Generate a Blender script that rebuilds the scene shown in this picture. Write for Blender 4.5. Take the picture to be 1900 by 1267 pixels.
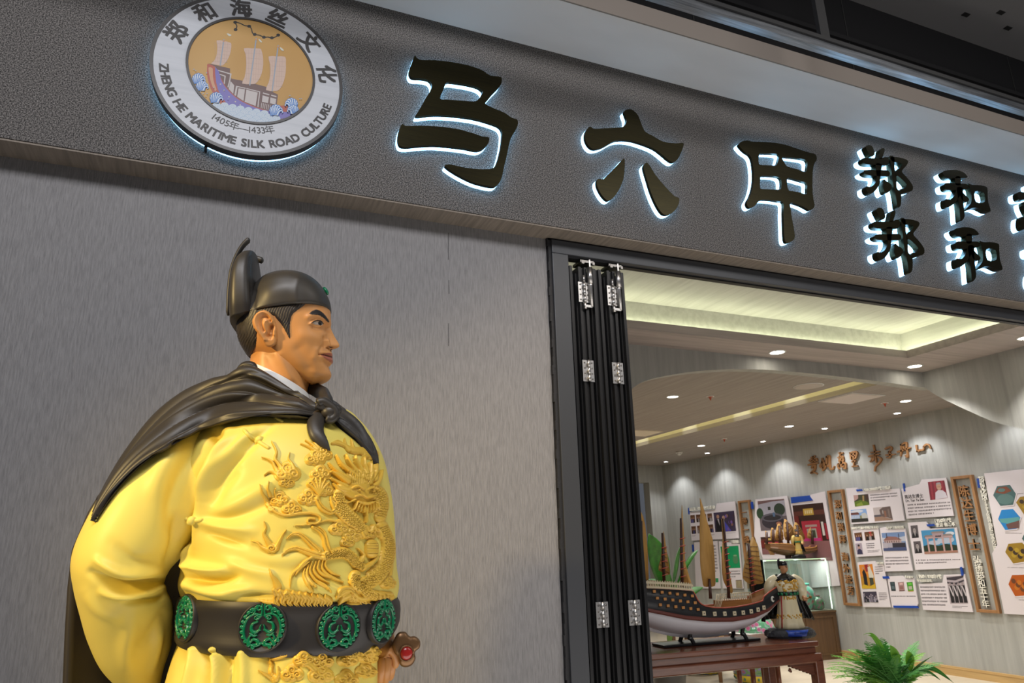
import bpy, bmesh, math, random
import numpy as np
from mathutils import Vector, Matrix
from mathutils.bvhtree import BVHTree
random.seed(7)
for _o in list(bpy.data.objects):
    bpy.data.objects.remove(_o)
scene = bpy.context.scene
COL = scene.collection

# ---------------------------------------------------------------- camera
FOC = 1321.83                       # focal length in pixels of the 1900 px wide frame
CAM = np.array([0.0, -2.75, 1.5])
ROT = np.array([[0.92402732, -0.38147476, -0.02550506],
                [0.08480065, 0.26954282, -0.95924735],
                [0.37280337, 0.88420792, 0.28141424]])
_u, _s, _vt = np.linalg.svd(ROT)
ROT = _u @ _vt
cam_data = bpy.data.cameras.new('camera')
cam_data.sensor_fit = 'HORIZONTAL'
cam_data.sensor_width = 36.0
cam_data.lens = 36.0 * FOC / 1900.0
cam_data.clip_start = 0.02
cam = bpy.data.objects.new('camera', cam_data)
COL.objects.link(cam)
_m = Matrix.Identity(4)
for _i in range(3):
    _m[_i][0] = ROT[0][_i]
    _m[_i][1] = -ROT[1][_i]
    _m[_i][2] = -ROT[2][_i]
    _m[_i][3] = CAM[_i]
cam.matrix_world = _m
scene.camera = cam
cam_data.dof.use_dof = True
cam_data.dof.focus_distance = 2.3
cam_data.dof.aperture_fstop = 9.0

# ---------------------------------------------------------------- exposure, world
scene.view_settings.view_transform = 'Standard'
scene.view_settings.look = 'None'
scene.view_settings.gamma = 1.0
scene.view_settings.use_curve_mapping = False
scene.view_settings.exposure = 0.0
world = bpy.data.worlds.new('mall_ambience')
scene.world = world
world.use_nodes = True
world.node_tree.nodes['Background'].inputs[0].default_value = (0.80, 0.86, 1.0, 1)
world.node_tree.nodes['Background'].inputs[1].default_value = 0.10


def lamp(name, kind, loc, energy, color, target=None, **kw):
    d = bpy.data.lights.new(name, kind)
    d.energy = energy
    d.color = color
    for k, v in kw.items():
        setattr(d, k, v)
    o = bpy.data.objects.new(name, d)
    COL.objects.link(o)
    o.location = loc
    if target is not None:
        o.rotation_euler = (Vector(target) - Vector(loc)).to_track_quat('-Z', 'Y').to_euler()
    return o


# lamps of the mall walkway and added fills, all out of frame
lamp('mall_spot_warm', 'SPOT', (-2.9, -2.2, 2.9), 540, (1.0, 0.72, 0.30), (0.0, -0.85, 1.62),
     spot_size=math.radians(40), spot_blend=0.9, shadow_soft_size=0.14)
lamp('mall_fill_cool', 'AREA', (-0.5, -3.3, 4.6), 108, (0.96, 0.96, 1.0), (0.4, 0.3, 1.7),
     shape='RECTANGLE', size=2.4, size_y=0.8)  # unseen soft fill, placed high left to keep the face front dim
lamp('wall_fill_right', 'SPOT', (1.75, -1.15, 3.9), 95, (1.0, 0.84, 0.66), (1.35, 0.13, 1.1),
     spot_size=math.radians(58), spot_blend=0.95, shadow_soft_size=0.12)  # added spot that brightens the wall by the door, clear of the face
lamp('mall_panel_far', 'AREA', (4.0, -3.2, 4.5), 42, (1.0, 0.95, 0.90), (4.0, 0.0, 3.0),
     shape='RECTANGLE', size=3.0, size_y=0.6)
lamp('mall_floor_bounce', 'AREA', (2.6, -1.6, 0.05), 85, (1.0, 0.93, 0.86), (2.6, -0.9, 4.0),
     shape='RECTANGLE', size=6.0, size_y=2.0)  # added lamp for light bounced up from the floor


# ---------------------------------------------------------------- points
def ray(px, py):
    v = np.array([(px - 950.0) / FOC, (py - 633.5) / FOC, 1.0])
    return ROT.T @ v


def on_y(px, py, y=0.0):
    d = ray(px, py)
    return CAM + (y - CAM[1]) / d[1] * d


def on_x(px, py, x):
    d = ray(px, py)
    return CAM + (x - CAM[0]) / d[0] * d


def on_z(px, py, z):
    d = ray(px, py)
    return CAM + (z - CAM[2]) / d[2] * d


def to_px(P):
    P = np.atleast_2d(np.asarray(P, float))
    v = (P - CAM) @ ROT.T
    return np.c_[950 + FOC * v[:, 0] / v[:, 2], 633.5 + FOC * v[:, 1] / v[:, 2]]


def crop(ox, oy, s):
    return lambda pts: [(ox + x / s, oy + y / s) for x, y in pts]


def smooth(pts, n=4, closed=True):
    """Catmull-Rom resampling of a traced line."""
    P = [np.array(p, float) for p in pts]
    N = len(P)
    out = []
    for i in range(N if closed else N - 1):
        if closed:
            p0, p1, p2, p3 = P[(i - 1) % N], P[i], P[(i + 1) % N], P[(i + 2) % N]
        else:
            p0, p1, p2, p3 = P[max(i - 1, 0)], P[i], P[i + 1], P[min(i + 2, N - 1)]
        for k in range(n):
            t = k / n
            out.append(0.5 * ((2 * p1) + (p2 - p0) * t + (2 * p0 - 5 * p1 + 4 * p2 - p3) * t * t
                              + (3 * p1 - p0 - 3 * p2 + p3) * t ** 3))
    if not closed:
        out.append(P[-1])
    return np.array(out)


# ---------------------------------------------------------------- materials
MATS = {}


def mat(name, color=(0.5, 0.5, 0.5), rough=0.5, metal=0.0, emit=None, estr=0.0, noise=None, bump=None,
        spec=0.5, coat=0.0, attr=None, alpha=None, trans=None):
    """noise = (scale xyz, colour b, contrast lo, hi, detail); bump = (scale xyz, strength, distance)."""
    if name in MATS:
        return MATS[name]
    m = bpy.data.materials.new(name)
    m.use_nodes = True
    nt = m.node_tree
    b = nt.nodes['Principled BSDF']
    b.inputs['Base Color'].default_value = (*color, 1)
    b.inputs['Roughness'].default_value = rough
    b.inputs['Metallic'].default_value = metal
    b.inputs['Specular IOR Level'].default_value = spec
    b.inputs['Coat Weight'].default_value = coat
    b.inputs['Coat Roughness'].default_value = 0.15
    if emit:
        b.inputs['Emission Color'].default_value = (*emit, 1)
        b.inputs['Emission Strength'].default_value = estr
    if trans:
        b.inputs['Transmission Weight'].default_value = trans
    tc = nt.nodes.new('ShaderNodeTexCoord')

    def tex(scale, detail=4.0, rgh=0.6):
        mp = nt.nodes.new('ShaderNodeMapping')
        mp.inputs['Scale'].default_value = scale
        nt.links.new(tc.outputs['Object'], mp.inputs['Vector'])
        n = nt.nodes.new('ShaderNodeTexNoise')
        n.inputs['Scale'].default_value = 1.0
        n.inputs['Detail'].default_value = detail
        n.inputs['Roughness'].default_value = rgh
        nt.links.new(mp.outputs[0], n.inputs['Vector'])
        return n
    if attr:
        a = nt.nodes.new('ShaderNodeAttribute')
        a.attribute_name = attr
        nt.links.new(a.outputs['Color'], b.inputs['Base Color'])
    if noise:
        sc, cb, lo, hi = noise[:4]
        n = tex(sc, noise[4] if len(noise) > 4 else 4.0)
        r = nt.nodes.new('ShaderNodeValToRGB')
        r.color_ramp.elements[0].position = lo
        r.color_ramp.elements[1].position = hi
        r.color_ramp.elements[0].color = (*color, 1)
        r.color_ramp.elements[1].color = (*cb, 1)
        nt.links.new(n.outputs['Fac'], r.inputs['Fac'])
        nt.links.new(r.outputs['Color'], b.inputs['Base Color'])
    if bump:
        n = tex(bump[0], 3.0)
        bp = nt.nodes.new('ShaderNodeBump')
        bp.inputs['Strength'].default_value = bump[1]
        bp.inputs['Distance'].default_value = bump[2]
        nt.links.new(n.outputs['Fac'], bp.inputs['Height'])
        nt.links.new(bp.outputs['Normal'], b.inputs['Normal'])
    MATS[name] = m
    return m


def clear_glass(name, tint):
    """thin window glass: see-through with a mirror sheen growing at grazing angles."""
    m = bpy.data.materials.new(name)
    m.use_nodes = True
    nt = m.node_tree
    nt.nodes.clear()
    out = nt.nodes.new('ShaderNodeOutputMaterial')
    mix = nt.nodes.new('ShaderNodeMixShader')
    fr = nt.nodes.new('ShaderNodeFresnel')
    fr.inputs['IOR'].default_value = 1.35
    tr = nt.nodes.new('ShaderNodeBsdfTransparent')
    tr.inputs['Color'].default_value = (*tint, 1)
    gl = nt.nodes.new('ShaderNodeBsdfGlossy')
    gl.inputs['Roughness'].default_value = 0.03
    nt.links.new(fr.outputs[0], mix.inputs[0])
    nt.links.new(tr.outputs[0], mix.inputs[1])
    nt.links.new(gl.outputs[0], mix.inputs[2])
    nt.links.new(mix.outputs[0], out.inputs['Surface'])
    MATS[name] = m
    return m


# ---------------------------------------------------------------- mesh building
class MB:
    def __init__(self):
        self.v = []
        self.f = []
        self.mi = []
        self.smooth = []

    def add(self, verts, faces, mi=0, sm=False):
        o = len(self.v)
        self.v.extend([tuple(map(float, p)) for p in verts])
        for f in faces:
            self.f.append(tuple(o + i for i in f))
            self.mi.append(mi)
            self.smooth.append(sm)
        return self

    def box(self, a, b, mi=0):
        (x0, y0, z0), (x1, y1, z1) = a, b
        v = [(x0, y0, z0), (x1, y0, z0), (x1, y1, z0), (x0, y1, z0), (x0, y0, z1), (x1, y0, z1), (x1, y1, z1), (x0, y1, z1)]
        return self.add(v, [(0, 3, 2, 1), (4, 5, 6, 7), (0, 1, 5, 4), (1, 2, 6, 5), (2, 3, 7, 6), (3, 0, 4, 7)], mi)

    def tube(self, pts, r, seg=10, mi=0, cap=True, flat=None):
        """tube along points, r a number or a list; flat=(axis, factor) squashes the section along a world axis."""
        P = [np.array(p, float) for p in pts]
        n = len(P)
        R = [r] * n if np.isscalar(r) else list(r)
        verts = []
        up = None
        for i in range(n):
            t = P[min(i + 1, n - 1)] - P[max(i - 1, 0)]
            t = t / (np.linalg.norm(t) + 1e-12)
            if up is None:
                a = np.array([0, 0, 1.0]) if abs(t[2]) < 0.9 else np.array([1.0, 0, 0])
                up = np.cross(t, a)
            up = up - t * (up @ t)
            up /= np.linalg.norm(up) + 1e-12
            sd = np.cross(t, up)
            for k in range(seg):
                an = 2 * math.pi * k / seg
                d = (math.cos(an) * up + math.sin(an) * sd) * R[i]
                if flat is not None:
                    ax = np.array(flat[0], float)
                    d = d - ax * (d @ ax) * (1 - flat[1])
                verts.append(P[i] + d)
        faces = []
        for i in range(n - 1):
            for k in range(seg):
                a, b = i * seg + k, i * seg + (k + 1) % seg
                faces.append((a, b, b + seg, a + seg))
        if cap:
            faces.append(tuple(range(seg))[::-1])
            faces.append(tuple((n - 1) * seg + k for k in range(seg)))
        return self.add(verts, faces, mi, True)

    def lathe(self, prof, c=(0, 0, 0), seg=32, mi=0):
        """profile of (radius, z) turned about the vertical through c."""
        verts = []
        for r, z in prof:
            for k in range(seg):
                a = 2 * math.pi * k / seg
                verts.append((c[0] + r * math.cos(a), c[1] + r * math.sin(a), c[2] + z))
        faces = []
        for i in range(len(prof) - 1):
            for k in range(seg):
                a, b = i * seg + k, i * seg + (k + 1) % seg
                faces.append((a, b, b + seg, a + seg))
        faces.append(tuple(range(seg))[::-1])
        faces.append(tuple((len(prof) - 1) * seg + k for k in range(seg)))
        return self.add(verts, faces, mi, True)

    def loft(self, rings, cap=True, mi=0, sm=True):
        n = len(rings[0])
        verts = [p for r in rings for p in r]
        faces = []
        for i in range(len(rings) - 1):
            for k in range(n):
                a, b = i * n + k, i * n + (k + 1) % n
                faces.append((a, b, b + n, a + n))
        if cap:
            faces.append(tuple(range(n))[::-1])
            faces.append(tuple((len(rings) - 1) * n + k for k in range(n)))
        return self.add(verts, faces, mi, sm)

    def grid(self, G, mi=0, sm=True, flip=False):
        """G[i][j] points."""
        h, w = len(G), len(G[0])
        verts = [p for r in G for p in r]
        faces = []
        for i in range(h - 1):
            for j in range(w - 1):
                q = (i * w + j, i * w + j + 1, (i + 1) * w + j + 1, (i + 1) * w + j)
                faces.append(q[::-1] if flip else q)
        return self.add(verts, faces, mi, sm)

    def ball(self, c, r, seg=16, rings=10, mi=0):
        rr = (r, r, r) if np.isscalar(r) else r
        pr = [(math.sin(math.pi * i / rings), -math.cos(math.pi * i / rings)) for i in range(rings + 1)]
        verts = []
        for s, z in pr:
            for k in range(seg):
                a = 2 * math.pi * k / seg
                verts.append((c[0] + rr[0] * s * math.cos(a), c[1] + rr[1] * s * math.sin(a), c[2] + rr[2] * z))
        faces = []
        for i in range(rings):
            for k in range(seg):
                a, b = i * seg + k, i * seg + (k + 1) % seg
                faces.append((a, b, b + seg, a + seg))
        return self.add(verts, faces, mi, True)

    def build(self, name, mats, parent=None, label=None, merge=False):
        me = bpy.data.meshes.new(name)
        me.from_pydata(self.v, [], self.f)
        ms = mats if isinstance(mats, (list, tuple)) else [mats]
        for m in ms:
            me.materials.append(m)
        me.polygons.foreach_set('material_index', self.mi)
        me.polygons.foreach_set('use_smooth', self.smooth)
        if merge:
            bm = bmesh.new()
            bm.from_mesh(me)
            bmesh.ops.remove_doubles(bm, verts=bm.verts, dist=1e-6)
            bmesh.ops.recalc_face_normals(bm, faces=bm.faces)
            bm.to_mesh(me)
            bm.free()
        me.update()
        o = bpy.data.objects.new(name, me)
        COL.objects.link(o)
        if parent is not None:
            put(o, parent)
        if label:
            o['label'] = label
        return o


def put(o, parent):
    o.parent = parent
    o.matrix_parent_inverse = parent.matrix_world.inverted() if parent.parent is None else Matrix.Identity(4)
    if parent.parent is not None:
        bpy.context.view_layer.update()
        o.matrix_parent_inverse = parent.matrix_world.inverted()
    return o


def thing(name, label, cat, loc=(0, 0, 0), group=None):
    o = bpy.data.objects.new(name, None)
    COL.objects.link(o)
    o.empty_display_size = 0.1
    o.matrix_world = Matrix.Translation(Vector([float(c) for c in loc]))
    o['label'] = label
    o['category'] = cat
    if group:
        o['group'] = group
    return o


def tag(o, label, cat, group=None, kind=None):
    o['label'] = label
    o['category'] = cat
    if group:
        o['group'] = group
    if kind:
        o['kind'] = kind
    return o


def struct(o, label=None):
    o['kind'] = 'structure'
    if label:
        o['label'] = label
    return o


def bevel(o, w, seg=2):
    m = o.modifiers.new('edge', 'BEVEL')
    m.width = w
    m.segments = seg
    m.limit_method = 'ANGLE'
    return o


def copy_tree(o, parent=None):
    c = o.copy()
    COL.objects.link(c)
    if parent is not None:
        c.parent = parent
    for ch in list(o.children):
        copy_tree(ch, c)
    return c


def flat_shape(loops, depth, xf):
    """filled 2D outline(s) with holes, thickened; xf maps (u, v, w) arrays to world points, w from 0 (back) to depth."""
    cu = bpy.data.curves.new('shape', 'CURVE')
    cu.dimensions = '2D'
    cu.fill_mode = 'BOTH'
    for lp in loops:
        sp = cu.splines.new('POLY')
        sp.points.add(len(lp) - 1)
        for i, p in enumerate(lp):
            sp.points[i].co = (p[0], p[1], 0, 1)
        sp.use_cyclic_u = True
    cu.extrude = max(depth, 1e-6) / 2
    return _curve_mesh(cu, depth, xf)


def _curve_mesh(cu, depth, xf):
    ob = bpy.data.objects.new('tmp', cu)
    COL.objects.link(ob)
    dg = bpy.context.evaluated_depsgraph_get()
    me = bpy.data.meshes.new_from_object(ob.evaluated_get(dg))
    n = len(me.vertices)
    co = np.empty(n * 3)
    me.vertices.foreach_get('co', co)
    co = co.reshape(-1, 3)
    V = xf(co[:, 0], co[:, 1], co[:, 2] + depth / 2)
    F = [tuple(p.vertices) for p in me.polygons]
    bpy.data.objects.remove(ob)
    bpy.data.curves.remove(cu)
    bpy.data.meshes.remove(me)
    return V, F


def text_shape(s, size, depth, xf, offset=0.0, align='CENTER', res=3, shear=0.0, spacing=1.0):
    cu = bpy.data.curves.new('text', 'FONT')
    cu.body = s
    cu.size = size
    cu.offset = offset
    cu.align_x = align
    cu.resolution_u = res
    cu.shear = shear
    cu.space_character = spacing
    cu.extrude = max(depth, 1e-6) / 2
    return _curve_mesh(cu, depth, xf)


GREY_METAL = mat('dark_grey_metal', (0.045, 0.047, 0.052), 0.42, 0.6)
# ================================================================ the setting
Z_FB, Z_FT, Y_W = 2.961, 3.946, 0.13
XR, YB = 8.04, 9.0
plaster = mat('combed_plaster', (0.185, 0.179, 0.181), 0.75, noise=((170, 170, 16.0), (0.262, 0.255, 0.256), 0.30, 0.62, 4.0),
              bump=((170, 170, 26.0), 0.75, 0.005))
granite = mat('speckled_render', (0.035, 0.033, 0.032), 0.85, noise=((210, 210, 210), (0.27, 0.25, 0.235), 0.40, 0.66, 2.0),
              bump=((240, 240, 240), 0.8, 0.004), spec=0.3)
soffit_m = mat('combed_soffit', (0.20, 0.17, 0.14), 0.8, noise=((70, 4, 4), (0.29, 0.245, 0.20), 0.35, 0.7, 4.0),
               bump=((160, 8, 8), 0.4, 0.003))
white_p = mat('white_paint', (0.60, 0.58, 0.56), 0.7, noise=((0.8, 2.5, 1), (0.50, 0.48, 0.46), 0.45, 0.8, 3.0))
lip_m = mat('beige_lip', (0.21, 0.18, 0.155), 0.7)
black_m = mat('black_panel', (0.006, 0.006, 0.007), 0.6, spec=0.15)
mall_c = mat('mall_ceiling_grey', (0.125, 0.125, 0.13), 0.8)
grey_wall = mat('shop_wallpaper', (0.33, 0.328, 0.305), 0.8, noise=((16, 16, 0.9), (0.45, 0.447, 0.42), 0.3, 0.75, 7.0),
                bump=((90, 90, 3.0), 0.25, 0.003))
ceil_wood = mat('pale_wood_ceiling', (0.27, 0.235, 0.21), 0.7, noise=((22, 1.0, 22), (0.37, 0.325, 0.29), 0.3, 0.75, 6.0))
tray_m = mat('cream_tray', (0.56, 0.55, 0.51), 0.75, noise=((20, 1.5, 20), (0.44, 0.43, 0.395), 0.4, 0.75, 5.0))
floor_m = mat('beige_floor', (0.60, 0.52, 0.40), 0.35, noise=((1.5, 8, 1), (0.53, 0.455, 0.345), 0.4, 0.7, 4.0))
oak = mat('oak_skirting', (0.60, 0.40, 0.17), 0.45, noise=((30, 2.0, 30), (0.50, 0.31, 0.12), 0.35, 0.7, 6.0))
mall_floor = mat('mall_floor_tile', (0.42, 0.40, 0.38), 0.25)

# facade wall with the door opening
w = MB()
w.box((-7, Y_W, 0), (1.407, 0.33, 3.05))
w.box((1.407, 0.16, 2.961), (7.2, 0.20, 3.05))
struct(w.build('wall_front', plaster), 'grey combed plaster wall left of the shop opening')
# fascia, its underside and the white soffit above
struct(MB().box((-7, 0.0, Z_FB + 0.002), (9, 0.20, 4.30)).build('wall_fascia', granite), 'speckled grey rendered fascia above the shop front')
struct(MB().box((-7, 0.004, Z_FB - 0.006), (9, 0.135, Z_FB + 0.001)).build('ceiling_fascia_underside', soffit_m))
s = MB().box((-7, -0.335, Z_FT), (9, 0.001, 4.06))
struct(s.build('ceiling_soffit', white_p), 'white painted soffit strip above the fascia')
struct(MB().box((-7, -0.343, Z_FT + 0.001), (9, -0.335, 4.055)).build('trim_1', lip_m), 'beige upstand along the soffit edge')
# dark void over the soffit: black panels, seams, a ledge
d = MB().box((-7, -0.26, 4.06), (9, -0.20, 4.70))
struct(d.build('wall_black_upper', black_m), 'black panelled wall in the void above the soffit')
d = MB()
for px, py in ((1306, 230), (1580, 120), (1882, 170)):
    x = on_y(px * 0 + (1310 if px == 1306 else 1583 if px == 1580 else 1885), py, -0.262)[0]
    d.box((x - 0.003, -0.263, 4.06), (x + 0.003, -0.259, 4.70))
struct(d.build('trim_2', mat('seam_black', (0.005, 0.005, 0.005), 0.6)))
struct(MB().box((-7, -0.275, 4.33), (9, -0.258, 4.36)).build('trim_3', mat('ledge_dark', (0.009, 0.009, 0.010), 0.7, spec=0.15)))
# mall ceiling panel with three square sockets
ZC = 4.66
holes = [on_z(px, py, ZC) for px, py in ((1792, 27), (1857, 23), (1870, 52))]
c = MB().box((-7, -2.6, ZC), (9, -0.255, ZC + 0.05))
struct(c.build('ceiling_mall', mall_c), 'dark grey mall ceiling panel')
hb = MB()
for h in holes:
    hb.box((h[0] - 0.026, h[1] - 0.014, ZC - 0.003), (h[0] + 0.026, h[1] + 0.014, ZC + 0.002))
struct(hb.build('trim_4', mat('socket_black', (0.004, 0.004, 0.004), 0.5)), 'three black square sockets in the mall ceiling')
struct(MB().box((-7, -7, -0.10), (9, 0.14, -0.0)).build('floor_mall', mall_floor))

# ---------------------------------------------------------------- shop shell
struct(MB().box((0.5, 0.14, -0.10), (XR + 0.2, YB + 1.2, 0.0)).build('floor', floor_m), 'beige shop floor')
struct(MB().box((XR, 0.3, 0), (XR + 0.2, YB + 0.2, 3.3)).build('wall_right', grey_wall), 'grey striped shop wall with the display boards')
wb = MB()
xd = on_y(1204, 895, YB)[0]
zd = on_y(1196, 895, YB)[2]
wb.box((xd, YB, 0), (XR + 0.2, YB + 0.2, 3.3))
wb.box((0.3, YB, zd), (xd, YB + 0.2, 3.3))
wb.box((0.3, YB, 0), (xd - 1.0, YB + 0.2, zd))
wb.box((0.3, YB + 0.9, 0), (XR, YB + 1.0, 3.3))
struct(wb.build('wall_back', grey_wall), 'rear shop wall with an opening')
struct(MB().box((0.3, 0.3, 0), (0.5, YB + 1.0, 3.5)).build('wall_left', grey_wall))
SLOT = (5.72, 6.08, 2.20, 8.4)
cb = MB()
cb.box((0.3, 2.155, 3.0), (SLOT[0], YB + 1.0, 3.05))
cb.box((SLOT[1], 2.155, 3.0), (XR, YB + 1.0, 3.05))
cb.box((SLOT[0], 2.155, 3.0), (SLOT[1], SLOT[2], 3.05))
cb.box((SLOT[0], SLOT[3], 3.0), (SLOT[1], YB + 1.0, 3.05))
cb.box((6.555, 0.3, 3.0), (XR, 2.155, 3.05))
struct(cb.build('ceiling', ceil_wood), 'pale wood grained shop ceiling')
slot_m = mat('slot_cream', (0.62, 0.58, 0.42), 0.7)
sb = MB()
sb.box((SLOT[0] - 0.02, SLOT[2], 3.05), (SLOT[0], SLOT[3], 3.32))
sb.box((SLOT[1], SLOT[2], 3.05), (SLOT[1] + 0.02, SLOT[3], 3.32))
sb.box((SLOT[0] - 0.02, SLOT[2], 3.32), (SLOT[1] + 0.02, SLOT[3], 3.34))
sb.box((SLOT[0], SLOT[2] - 0.02, 3.05), (SLOT[1], SLOT[2], 3.32))
sb.box((SLOT[0], SLOT[3], 3.05), (SLOT[1], SLOT[3] + 0.02, 3.32))
struct(sb.build('trim_5', slot_m), 'recessed light slot in the shop ceiling')

# front zone: lower ceiling rim, lit tray
ZF, TX, TY = 3.10, 5.80, 1.683
fz = MB()
fz.box((TX, 0.16, ZF), (6.56, 2.16, ZF + 0.07))
fz.box((0.5, TY, ZF), (TX, 2.16, ZF + 0.07))
fz.box((0.5, 0.16, ZF), (TX, 0.20, ZF + 0.07))
fz.box((0.5, 0.20, ZF), (0.85, TY, ZF + 0.07))
struct(fz.build('ceiling_front', mat('front_ceiling_wood', (0.36, 0.31, 0.29), 0.7, noise=((1.0, 22, 22), (0.50, 0.43, 0.41), 0.3, 0.75, 6.0))), 'front shop ceiling around the lit tray')
tr = MB()
tr.box((0.85, TY + 0.19, ZF + 0.07), (TX + 0.2, TY + 0.21, 3.40))
tr.box((TX + 0.20, 0.18, ZF + 0.07), (TX + 0.22, TY + 0.21, 3.40))
tr.box((0.6, 0.16, 3.40), (TX + 0.22, TY + 0.21, 3.43))
struct(tr.build('ceiling_tray', tray_m), 'raised ceiling tray lit from its edges')
cove = mat('cove_led', (1, 1, 1), 0.5, emit=(0.94, 1.0, 0.68), estr=15.0)
cv = MB()
cv.box((0.9, TY + 0.135, ZF + 0.072), (TX + 0.15, TY + 0.16, ZF + 0.085))
struct(cv.build('trim_6', cove), 'light strip hidden along the tray edge')
cv = MB()
cv.box((TX + 0.135, 0.45, ZF + 0.072), (TX + 0.16, TY + 0.13, ZF + 0.085))
struct(cv.build('trim_7', cove), 'light strip hidden along the right tray edge')
struct(MB().box((SLOT[0] + 0.01, SLOT[2] + 0.1, 3.28), (SLOT[0] + 0.04, SLOT[3] - 0.1, 3.30)).build('trim_8', mat('slot_led', (1, 1, 1), 0.5, emit=(1.0, 0.92, 0.55), estr=7.0)))

# arched beams
YA, XA = 2.06, 6.46
arch = [(2.40, 0.0), (2.42, 1.4), (2.50, 1.95), (2.65, 2.30), (2.85, 2.55), (3.089, 2.741), (3.212, 2.803), (3.406, 2.857), (3.704, 2.915), (4.019, 2.955),
        (4.25, 2.975), (4.649, 2.988), (5.223, 2.984), (5.905, 2.966), (6.25, 2.950), (XA + 0.10, 2.944)]
am = MB()
top = 3.10


def arch_wall(pts, to3):
    m = MB()
    for i in range(len(pts) - 1):
        (a, za), (b, zb) = pts[i], pts[i + 1]
        v = [to3(a, za, 0), to3(b, zb, 0), to3(b, top, 0), to3(a, top, 0), to3(a, za, 1), to3(b, zb, 1), to3(b, top, 1), to3(a, top, 1)]
        m.add(v, [(0, 1, 2, 3), (7, 6, 5, 4), (0, 4, 5, 1), (3, 2, 6, 7)])
    a, za = pts[-1]
    m.add([to3(a, za, 0), to3(a, za, 1), to3(a, top, 1), to3(a, top, 0)], [(0, 1, 2, 3)])
    return m


ar = smooth(arch[4:], 4, closed=False)
arch_s = arch[:4] + [tuple(p) for p in ar]
m = arch_wall(arch_s, lambda a, z, k: (a, YA + 0.10 * k, z))
m.box((0.5, YA, 0), (2.40, YA + 0.1, 3.10))
struct(m.build('wall_arch', grey_wall), 'wide arched beam across the shop')
arch2 = [(0.30, 2.12), (0.6, 2.15), (0.9, 2.25), (1.218, 2.391), (1.478, 2.511), (1.765, 2.705), (1.944, 2.835), (2.06, 2.944)]
m = arch_wall([tuple(p) for p in smooth(arch2, 3, closed=False)], lambda a, z, k: (XA + 0.10 * k, a, z))
struct(m.build('wall_arch_side', grey_wall), 'side arch beam beside the display wall')
struct(MB().box((XR - 0.018, 0.3, 0), (XR, YB, 0.10)).box((XR - 0.022, 0.3, 0.075), (XR, YB, 0.082)).build('baseboard_right', oak), 'oak skirting board')

# ---------------------------------------------------------------- door frame and folding leaves
fr = MB()
FY = 0.10
fr.box((1.425, FY, 0), (1.511, 0.34, 2.875))
fr.box((1.425, FY, 2.875), (6.9, 0.165, 2.945))
fo = fr.build('door_frame', mat('frame_grey', (0.060, 0.063, 0.070), 0.45, 0.3))
bevel(fo, 0.003)
struct(fo, 'charcoal metal frame of the shop opening')
fr = MB()
zs = np.linspace(0, 2.958, 70)
for i in range(len(zs) - 1):
    j = 0.004 * math.sin(i * 2.1) + 0.003 * math.sin(i * 0.7)
    fr.box((1.409 + j * 0.6, FY + 0.012, zs[i]), (1.4255, 0.33, zs[i + 1]))
fr.box((1.409, FY + 0.012, 2.945), (6.9, 0.165, 2.958))
struct(fr.build('trim_9', mat('shadow_gap_black', (0.018, 0.018, 0.02), 0.7, bump=((60, 60, 60), 0.6, 0.004))))  # near-black strip colours in the shade of the gap around the frame

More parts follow.
